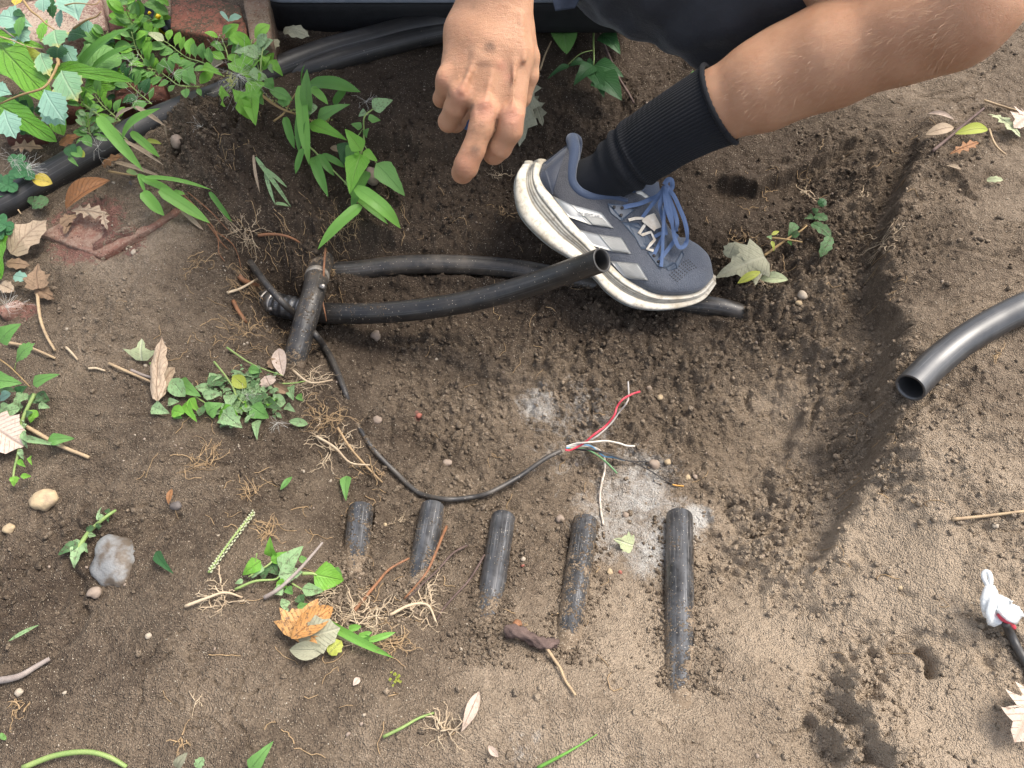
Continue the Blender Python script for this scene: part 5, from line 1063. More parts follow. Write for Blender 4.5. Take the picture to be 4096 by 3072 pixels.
def stem(par,c,pts,r,mat='stem',name='stem',seg=6,taper=.5):
    C=along([GH(*c(x,y),h) for x,y,h in pts],5); V,F,U=tube_geo(C,np.linspace(r,r*taper,len(C)),seg); return mobj(name,V,F,M[mat],par,uv=U)
def plant(name,c,at,label,cat='plant',group=None): 
    return empty(name,GH(*c(*at),0),label,cat,group)
# ---- broad glossy dock plant, top left
p=plant('dock_plant',CA_,(300,1000),'broad-leaved plant with big glossy veined leaves at the upper left edge')
leaf(p,CA_,'dock',(-160,560),(830,1620),640,.085,.075,'dock',fold=.18,arch=.05,wavy=.10,n=22)
leaf(p,CA_,'dock',(-150,560),(700,760),200,.105,.09,'dock',fold=.35,arch=.04,wavy=.1)
leaf(p,CA_,'dock',(640,1180),(2110,1290),330,.075,.085,'dock',fold=.30,arch=.06,wavy=.16,n=20)
leaf(p,CC_,'dock',(-40,75),(900,660),430,.055,.045,'dock',fold=.2,arch=.06,wavy=.12,n=18)
leaf(p,CC_,'dock',(850,60),(1010,560),420,.05,.040,'dock',fold=.2,wavy=.1)
leaf(p,CA_,'round',(1250,1180),(1900,860),560,.055,.06,'mid',fold=.12,wavy=.10)
leaf(p,CA_,'round',(1330,1400),(1850,1330),330,.045,.045,'dock',fold=.1,wavy=.12)
leaf(p,CA_,'ovate',(300,920),(830,1000),330,.07,.065,'yelgreen',fold=.15,wavy=.1)
leaf(p,CA_,'grass',(1250,1050),(2080,430),150,.075,.105,'grassdk',arch=.10,twist=.5)
leaf(p,CA_,'grass',(1470,1080),(2120,720),110,.07,.095,'grassdk',arch=.08,twist=.4)
leaf(p,CD_,'dock',(60,560),(20,1260),280,.03,.02,'dock',fold=.25,wavy=.08)
# ---- blue-green lobed shrub
p=plant('lobed_shrub',CA_,(500,900),'arching shrub sprays with pale blue-green lobed leaves over the upper left corner','shrub')
for d in [((1240,330),(1170,-120),420,.14,.15,'glauc'),((860,460),(930,750),320,.13,.12,'glaucy'),((1370,300),(1400,520),150,.125,.115,'glauc'),((980,110),(940,450),95,.14,.12,'glauc'),
  ((520,420),(-60,260),330,.11,.11,'glauc'),((80,470),(480,640),330,.10,.10,'glauc'),((400,200),(290,600),130,.12,.11,'mid'),((400,250),(200,190),110,.12,.12,'deep'),((700,-60),(690,190),190,.13,.12,'glauc'),((830,-80),(840,300),130,.13,.11,'deep'),
  ((760,290),(640,660),130,.12,.11,'bright'),((960,690),(900,950),260,.11,.10,'deep'),((640,820),(800,1210),220,.105,.095,'glaucy'),((1000,690),(1190,1040),210,.10,.09,'glauc'),((1380,580),(1080,520),260,.10,.10,'deep'),
  ((960,1100),(1230,1600),360,.115,.10,'glaucy'),((690,1400),(1000,1900),330,.12,.105,'glauc'),((190,1490),(-130,1420),230,.11,.11,'glauc')]:
    leaf(p,CA_,'spirea',d[0],d[1],d[2],d[3],d[4],d[5],fold=.14,wavy=.06)
leaf(p,CC_,'spirea',(60,140),(250,610),300,.10,.085,'glauc',fold=.12,wavy=.05); leaf(p,CC_,'spirea',(700,10),(1030,395),330,.10,.09,'glauc',fold=.12)
stem(p,CA_,[(350,-20,.15),(480,160,.145),(620,270,.14),(720,370,.135),(860,470,.13)],.0018,'stembr'); stem(p,CA_,[(1160,450,.12),(1360,320,.13),(1520,265,.135),(1600,180,.14)],.0016,'stembr')
stem(p,CA_,[(1000,90,.15),(1200,50,.155),(1500,70,.155),(1590,-20,.155)],.0010,'stembr'); stem(p,CA_,[(920,1000,.11),(830,1200,.115),(680,1390,.12),(320,1505,.115),(0,1640,.10),(-200,1720,.09)],.0019,'stembr'); stem(p,CA_,[(0,430,.12),(120,520,.11),(260,620,.10)],.0022,'twig')
stem(p,CA_,[(0,580,.115),(200,640,.11),(450,740,.105),(660,770,.1)],.0011,'straw'); stem(p,CA_,[(910,940,.105),(925,1010,.11),(915,1050,.11)],.0028,'stembr')
# ---- chickweed-like mass : sprawling small-leaved weeds, each its own stem
def weed(label,c,path,size,mats,nleaf,seed,spread=1.,h=.035,shape='ellip',stemr=.0011,cat='weed',group=None,hang=0):
    g=random.Random(seed); C=[GH(*c(x,y),hh) for x,y,hh in path]; cc=along(C,8); root=empty('small_weed',cc[0],label,cat,group)
    V,F,U=tube_geo(cc,np.linspace(stemr,stemr*.6,len(cc)),6); mobj('stem',V,F,M['stem'],root)
    T,N,B=frames(cc); small=MB()
    for i in range(nleaf):
        k=int((i+.5)/nleaf*(len(cc)-1)); s=1 if i%2 else -1; a=g.uniform(-.6,.6); L=size*g.uniform(.6,1.25); side=np.cross(T[k],-FW); side=nrm(side)*s
        dv=nrm(side*spread*(1)+T[k]*g.uniform(.1,.8)+(-FW)*g.uniform(-.1,.5)+np.array([0,0,1])*g.uniform(-.2,.4)); b=cc[k]+dv*L*.22; t=cc[k]+dv*L*1.22
        for q in (b,t): q[2]=max(q[2],gz(q[0],q[1])[0]+.003)
        V,F,U=leafgeo(b,t,L*g.uniform(.50,.72),shape,fold=g.uniform(.05,.35),arch=g.uniform(.0,.15),twist=g.uniform(-.6,.6),n=7,rs=g)
        o=mobj('leaf',V,F,M[g.choice(mats)],root,uv=U); V,F,U=tube_geo(np.array([cc[k],b+dv*.001]),.0005,4); small.add(V,F)
    small.build('petioles',M['stem'],root); return root
WG='sprawling small weeds over the bricks'
weed('tallest leafy weed with clustered buds leaning over the black and yellow tool',CB_,[(420,760,.03),(250,560,.05),(150,400,.07),(60,260,.09),(0,60,.11)],.024,['bright','mid','mid'],22,1)
weed('small-leaved weed trailing across the face of the mossy brick',CB_,[(1480,1110,.03),(1200,980,.04),(1000,920,.045),(850,820,.05),(640,660,.06),(330,520,.07)],.022,['bright','mid'],20,2)
weed('leafy weed in front of the dark brick, right of the broad leaves',CB_,[(560,1260,.03),(420,1120,.04),(300,960,.05),(180,780,.06),(100,500,.08)],.021,['mid','bright'],22,3)
weed('thin weed with yellowish stem running down towards the large hose',CB_,[(1180,1370,.02),(860,1350,.025),(700,1240,.035),(520,1120,.04),(350,1080,.045)],.020,['mid'],14,4)
weed('low weed with oval leaves lying along the upper side of the hose',CB_,[(420,1640,.03),(300,1540,.03),(160,1420,.035),(40,1300,.045),(-80,1180,.05)],.020,['mid','deep'],14,5)
weed('weed with round leaves hanging between the two dark bricks',CC_,[(1560,230,.03),(1400,150,.04),(1300,50,.05),(1250,-80,.06)],.021,['mid','bright'],12,6)
weed('dark small weed behind the pale lobed leaf at the left edge',CC_,[(520,520,.03),(440,380,.04),(330,250,.04),(200,140,.05)],.022,['deep','mid'],12,7)
weed('seeding weed with tiny leaves beside the tip of the large drooping leaf',CC_,[(1500,640,.02),(1420,520,.03),(1400,380,.04),(1380,220,.05)],.016,['mid','wilt'],18,8)
weed('bright sprig growing at the corner where brick meets black box',CB_,[(1900,1000,.04),(1950,850,.05),(1990,700,.06),(2010,620,.06)],.026,['bright'],9,9)
weed('sprig with narrow leaves in front of the mossy brick edge',CB_,[(1640,960,.04),(1600,800,.05),(1540,640,.06),(1500,560,.065)],.026,['bright','mid'],8,10,shape='lance')
weed('leafy tuft at the very top edge between the bricks',CB_,[(300,120,.04),(200,60,.06),(120,0,.08),(80,-80,.09)],.03,['mid','deep'],12,12)
weed('dense leafy weed filling the gap under the blue-green leaves',CA_,[(1900,1500,.03),(1750,1300,.035),(1650,1100,.04),(1600,900,.05),(1620,700,.06),(1700,500,.075)],.026,['mid','bright','deep'],24,31)
weed('shaded weed beneath the drooping broad leaf at far left',CC_,[(700,300,.02),(500,250,.025),(300,300,.03),(100,300,.03)],.026,['deep','mid'],14,32)
weed('bushy weed at the top edge left of the mossy brick',CB_,[(520,330,.03),(420,300,.05),(330,330,.06),(200,300,.07),(60,420,.07)],.023,['bright','mid'],20,33)
weed('low sprig between the grass clump and the brick above the hose',CC_,[(1900,330,.03),(1750,200,.035),(1600,60,.04),(1500,-80,.045)],.020,['mid','bright'],14,34)
weed('short weed rooted beside the brown brick and the hose',CB_,[(2150,1250,.02),(2100,1050,.035),(2060,900,.05),(2040,760,.06)],.028,['wilt','bright'],10,35)
# single larger leaves near the top
p=plant('lettuce_leaf_weed',CB_,(500,100),'pale frilly leaved weed between the dark brick and the mossy brick'); 
leaf(p,CB_,'ragged',(690,200),(280,60),260,.05,.075,'mid',crumple=.1); leaf(p,CB_,'ragged',(700,60),(420,-40),220,.06,.08,'bright',crumple=.1); leaf(p,CB_,'ovate',(650,330),(600,180),180,.04,.05,'bright')
p=plant('nettle_sprig',CB_,(1000,1300),'two small scalloped leaves beside the upper side of the hose'); leaf(p,CB_,'ragged',(960,1080),(1120,1340),230,.035,.03,'mid',crumple=.04); leaf(p,CB_,'ragged',(720,880),(880,1010),200,.05,.045,'mid',crumple=.04); leaf(p,CB_,'nettle',(1200,1090),(1550,1200),170,.035,.035,'bright')
leaf(p,CB_,'nettle',(620,640),(330,520),120,.07,.075,'palegreen'); stem(p,CB_,[(830,1000,.045),(900,1060,.04),(990,1160,.035)],.0007)
# torn grey-green leaf on the mossy brick, broken flower fluff
p=plant('torn_leaf',CB_,(1700,300),'torn grey-green leaf piece lying on the mossy brick','leaf')
def on_plane(c,x,y,z): return PZ(*c(x,y),z)
for sh,b,t,w in (('ellip',(1845,260),(1640,330),130),('lance',(1650,350),(1500,180),70)):
    B=on_plane(CB_,*b,.080);T=on_plane(CB_,*t,.079); V,F,U=leafgeo(B,T,w*.2532*MM(1.17),sh,fold=.2,wavy=.1); mobj('leaf_blade',V,F,M['glauc'],p,uv=U)
# ---- weed clump hanging at the end of the hose
p=plant('pale_weed_clump',CE_,(230,180),'pale green weed clump with cottony fluff drooping over the hose near the box')
for b,t,w,m_ in [((280,30),(160,10),60,'wilt'),((290,50),(240,105),60,'bright'),((300,20),(210,0),50,'wilt'),((330,50),(395,125),40,'bright'),((300,80),(340,30),40,'bright'),((260,110),(265,215),60,'bright'),((240,190),(265,360),90,'wilt'),((210,200),(170,250),70,'wilt'),((280,150),(245,320),70,'bright'),
   ((130,205),(90,215),60,'bright'),((120,210),(122,270),55,'bright'),((320,80),(350,110),40,'wilt'),((230,120),(340,160),60,'wilt'),((200,110),(150,60),60,'wilt'),((310,140),(350,190),50,'mid'),((190,230),(240,330),60,'wilt'),((300,10),(260,-30),45,'mid'),((250,40),(180,90),60,'wilt'),((260,200),(300,260),50,'mid')]:
    leaf(p,CE_,'ovate',b,t,w*1.1,.055+.02*random.random(),.045+.02*random.random(),'bright' if m_=='wilt' and random.random()<.5 else m_,fold=.3,wavy=.12,twist=random.uniform(-.5,.5))
stem(p,CE_,[(300,260,.03),(290,150,.05),(290,60,.07),(300,-10,.08)],.0016); stem(p,CE_,[(170,160,.05),(140,190,.05),(120,215,.045)],.001); stem(p,CE_,[(160,150,.055),(130,170,.05),(90,190,.05)],.0012,'stem')
mb=MB()
for k in range(60):
    c=GH(*CE_(145+random.gauss(0,14),140+random.gauss(0,16)),.07); V,F=IV*.0012+c,[tuple(f) for f in IF]; mb.add(V,F)
mb.build('buds',M['yelgreen'],p)
# trailing stem with big toothed leaves (hangs down the bank)
p=plant('trailing_nettle',CE_,(560,330),'trailing stem with bright toothed leaves hanging down the pit bank left of the hand')
stem(p,CE_,[(280,205,.04),(340,250,.035),(400,285,.035),(470,310,.035),(540,340,.035),(600,350,.04)],.0022,'stembr')
for b,t,w,hb,ht,m_,sh in [((520,350),(700,430),62,.04,.06,'bright','nettle'),((560,330),(715,258),58,.04,.065,'mid','nettle'),((400,270),(410,200),52,.045,.055,'mid','nettle'),((330,190),(440,240),50,.05,.05,'mid','lance'),((520,320),(510,90),52,.04,.10,'mid','lance'),((460,300),(560,270),60,.045,.05,'wilt','ellip')]:
    leaf(p,CE_,sh,b,t,w,hb,ht,m_,fold=.25,wavy=.06,arch=.08)
mb=MB()
for k in range(70):
    c=GH(*CE_(590+random.gauss(0,14),330+random.gauss(0,12)),.045); V,F=IV*.0014+c,[tuple(f) for f in IF]; mb.add(V,F)
for k in range(50):
    t=random.random(); c=GH(*CE_(300+t*240+random.gauss(0,5),215+t*125+random.gauss(0,6)),.037); V,F=IV*.0011+c,[tuple(f) for f in IF]; mb.add(V,F)
mb.build('buds',M['yelgreen'],p)
p=plant('upright_nettle',CE_,(770,480),'young plant with bright serrated leaves in the pit, its two lowest leaves largest')
stem(p,CE_,[(690,640,.02),(770,480,.06),(780,400,.07),(782,320,.08),(822,282,.085)],.0019,'stem'); stem(p,CE_,[(745,420,.07),(775,375,.07)],.0009); stem(p,CE_,[(780,450,.06),(815,505,.055),(842,540,.05)],.0010)
for b,t,w,hb,ht,m_ in [((768,480),(690,375),70,.065,.085,'bright'),((765,495),(712,685),100,.065,.04,'bright'),((775,485),(845,530),46,.065,.06,'bright'),((838,540),(975,695),92,.05,.02,'mid'),((822,282),(918,238),72,.085,.09,'wilt'),((800,330),(860,335),42,.08,.08,'mid'),((770,370),(718,352),36,.07,.075,'mid'),((785,410),(805,372),34,.07,.075,'mid'),((700,440),(680,550),72,.04,.03,'deep'),((755,500),(735,485),22,.065,.06,'bright'),((760,300),(800,310),40,.07,.07,'wilt'),((730,450),(700,540),50,.05,.03,'mid')]:
    leaf(p,CE_,'nettle',b,t,w,hb,ht,m_,fold=.22,arch=.06)
# grasses on the bank
def grass(label,c,blades,base=None,mats=('grass','grassdk'),stems=(),name='grass_clump'):
    p=plant(name,c,blades[0][0],label,'grass clump')
    for i,bl in enumerate(blades):
        b,t,w,hb,ht=bl[:5]; m_=bl[5] if len(bl)>5 else mats[i%len(mats)]; leaf(p,c,'grass',b,t,w,hb,ht,m_,name='blade',fold=.25,arch=bl[6] if len(bl)>6 else .12,twist=random.uniform(-.5,.5),n=14)
    for s in stems: stem(p,c,*s)
    return p
grass('clump of wide green grass blades drooping down the bank beside the toothed plant',CE_,[((480,170),(520,550),52,.06,.03,'grass',.08),((520,165),(765,200),60,.05,.05,'grassdk',.15),((500,240),(470,490),44,.05,.03,'grassdk',.1),((490,180),(500,70),34,.05,.10,'grassdk',.05),((530,180),(610,260),36,.05,.06,'grass',.1),((640,260),(700,180),36,.03,.05,'grassdk',.1),
  ((540,510),(610,700),44,.04,.03,'grassdk',.2),((560,500),(640,600),34,.04,.03,'grassdk',.1),((580,500),(690,560),30,.04,.03,'grassdk',.12),((490,470),(455,590),28,.04,.02,'grassdk',.06),((740,655),(955,850),60,.04,.015,'grass',.22),((765,740),(560,950),50,.035,.03,'grass',.08),((715,670),(895,830),36,.03,.015,'grass',.06),((800,580),(720,770),46,.03,.02,'grassdk',.1),((405,320),(450,470),34,.04,.03,'grassdk',.1)],
  stems=[([(440,410,.03),(520,460,.035),(600,540,.035),(690,630,.035),(720,680,.03)],.0017),([(350,340,.02),(400,300,.03),(440,230,.04),(480,170,.05)],.0016,'stembr')])
grass('thin pale grass sprig lying against the dark bank',CE_,[((265,510),(435,750),18,.01,.01,'wilt'),((300,560),(415,655),16,.012,.01,'wilt'),((310,580),(360,740),16,.01,.01,'wilt'),((255,500),(285,680),12,.01,.008,'drytan'),((360,730),(425,745),14,.01,.008,'wilt')])
grass('grass clump with long blades in front of the big hose',C1_,[((850,1010),(1240,1480),90,.075,.035,'grass',.12),((1060,1190),(1385,935),70,.06,.085,'grass',.14),((1150,1110),(1270,1010),40,.055,.07,'grassdk',.1),((1130,1140),(1380,1360),62,.065,.03,'grass',.1),((1270,1215),(1395,1245),40,.04,.04,'yelgreen',.05),((1190,1510),(1500,1690),40,.03,.02,'grass',.1),((1200,1500),(1260,1670),34,.03,.02,'grass',.05),((1250,1530),(1830,1640),34,.035,.02,'grass',.12),((1230,1540),(1530,1680),60,.03,.02,'grass',.06),
   ((990,1100),(1170,920),40,.05,.085,'drytan',.1),((1170,920),(1430,1090),34,.085,.06,'drytan',.1),((1430,1090),(1440,1180),20,.06,.04,'drytan',.02),((1060,1220),(1330,1340),30,.03,.02,'drytan',.04),((1050,1200),(1420,1430),26,.03,.015,'drytan',.06),((1000,1400),(1400,1530),34,.02,.012,'drytan',.05),((1100,1470),(1190,1510),40,.02,.03,'stem',0)],stems=[([(720,900,.05),(830,980,.055),(960,1080,.05),(1100,1210,.045)],.0018),([(940,1480,.02),(1060,1500,.02),(1180,1520,.025)],.0018,'stembr')])
grass('bright grass blades with reddish stalks lying on the soil slope below the hose',CL_,[((1230,0),(1420,205),90,.03,.02,'grass',.06),((1380,-20),(1815,270),95,.035,.02,'grass',.05),((1810,0),(2005,260),40,.02,.012,'grassdk',.04),((1500,0),(1600,20),40,.03,.03,'grass',.02),((1560,150),(1760,330),34,.015,.01,'drytan',.02)],
  stems=[([(1560,0,.02),(1700,140,.015),(1830,290,.012),(1900,420,.01),(1975,500,.006)],.0012,'rootor'),([(1620,0,.02),(1820,170,.012),(1970,330,.008)],.0009,'rootor'),([(1790,270,.012),(1880,400,.01),(1890,520,.006),(1940,600,.004)],.0010,'rootor'),([(1850,330,.01),(2000,440,.006),(2060,560,.004),(2085,670,.003)],.0008,'rootor')])
# clover and left edge plants
def cloverleaf(p,c,x,y,s,h,mat='clover',rot=0):
    for k in range(3):
        a=rot+k*2.1; leaf(p,c,'round',(x,y),(x+s*math.cos(a),y+s*math.sin(a)),s*.95,h,h+random.uniform(-.004,.008),mat,fold=.1,arch=.02,n=8)
p=plant('clover_patch',CC_,(200,1150),'dark round-leaved clover at the left edge above the hose','clover')
for x,y,s,h in ((310,1100,200,.035),(270,960,150,.03),(400,1150,170,.035),(130,1340,170,.03),(20,1300,130,.025),(330,480,90,.04),(60,1440,150,.02)): cloverleaf(p,CC_,x,y,s,h,rot=random.random()*2)
stem(p,CC_,[(310,1100,.035),(400,1280,.02),(460,1440,.008)],.0014,'twig'); stem(p,CC_,[(130,1480,.01),(240,1660,.006),(330,1800,.004)],.0018,'straw')
p=plant('round_leaf_weed',CC_,(1150,800),'small round-leaved weed lying on the thick hose'); 
leaf(p,CC_,'round',(1100,720),(1180,900),190,.055,.052,'deep',n=9);leaf(p,CC_,'round',(1180,770),(1290,900),170,.055,.052,'mid',n=9);leaf(p,CC_,'round',(1250,820),(1335,900),110,.053,.05,'yelgreen',n=8);leaf(p,CC_,'lance',(1080,890),(1240,1050),60,.05,.046,'mid'); leaf(p,CC_,'ellip',(1340,560),(1450,740),120,.05,.045,'mid'); leaf(p,CC_,'lance',(1340,590),(1200,700),40,.05,.045,'mid'); leaf(p,CC_,'grass',(1480,560),(1740,620),40,.05,.055,'grass'); leaf(p,CC_,'ellip',(1510,590),(1700,640),70,.045,.04,'wilt')
p=plant('clover_patch',CD_,(60,450),'dark clover tuft at the left edge above the curled dry leaves','clover')
for x,y,s,h in ((60,400,170,.035),(130,450,110,.03),(90,560,110,.025),(10,300,110,.035),(20,520,100,.03)): cloverleaf(p,CD_,x,y,s,h,rot=random.random()*2)
p=plant('limp_leaf',CD_,(640,80),'limp green leaf at the lower side of the thick hose','leaf'); leaf(p,CD_,'ragged',(760,-20),(500,130),280,.02,.012,'wiltdk',crumple=.12); leaf(p,CD_,'ragged',(480,-60),(520,90),120,.012,.008,'wiltdk',crumple=.1)
# left edge seedlings
p=plant('seedling_sprig',CG_,(90,240),'seedling sprig with separate toothed green leaves casting a soft shadow at the left edge')
for b,t,w,hb,ht,m_ in [((0,120),(115,20),100,.05,.06,'mid'),((85,235),(190,125),60,.045,.06,'mid'),((180,350),(325,295),58,.03,.035,'mid'),((-60,330),(120,345),100,.04,.035,'mid'),((20,320),(60,310),40,.03,.03,'glauc')]: leaf(p,CG_,'spirea' if b[0]==85 else 'nettle',b,t,w,hb,ht,m_,fold=.2)
stem(p,CG_,[(0,215,.03),(60,260,.035),(150,350,.03),(170,370,.02)],.0009,'stembr'); stem(p,CG_,[(80,270,.035),(85,235,.045)],.0008)
p=plant('wilted_weed',CG_,(120,560),'wilted uprooted weed strung out down the left edge, crossed by a straw twig')
for b,t,w,m_ in [((150,400),(70,480),60,'wilt'),((100,440),(110,500),60,'wilt'),((200,400),(270,440),60,'wiltdk'),((150,420),(260,450),50,'wiltdk'),((210,460),(272,478),40,'wilt'),((200,490),(165,560),60,'bright'),((60,400),(0,440),50,'glauc'),((60,470),(0,510),70,'wilt'),((110,480),(0,520),60,'wilt'),((130,600),(150,700),34,'wilt'),((120,640),(330,685),34,'wilt'),((260,655),(405,645),60,'mid'),((110,700),(130,760),30,'wilt'),((100,760),(140,800),30,'bright'),((165,740),(175,790),24,'bright'),((90,850),(75,905),50,'bright'),((110,850),(170,850),28,'bright'),((130,520),(180,500),40,'wiltdk'),((90,400),(150,360),50,'deep'),((0,380),(100,385),40,'wiltdk')]:
    leaf(p,CG_,'ovate',b,t,w,.010+.012*random.random(),.006+.01*random.random(),m_,fold=.3,wavy=.15)
stem(p,CG_,[(190,400,.02),(130,520,.015),(110,600,.012),(100,720,.010),(80,800,.008),(70,870,.006)],.0022); stem(p,CG_,[(120,630,.012),(180,670,.01),(260,665,.01)],.001)
mb=MB()
for k in range(60): c=GH(*CG_(120+random.gauss(0,9),575+random.gauss(0,18)),.008+.006*random.random()); mb.add(IV*.0016+c,[tuple(f) for f in IF])
mb.build('buds',M['wilt'],p)
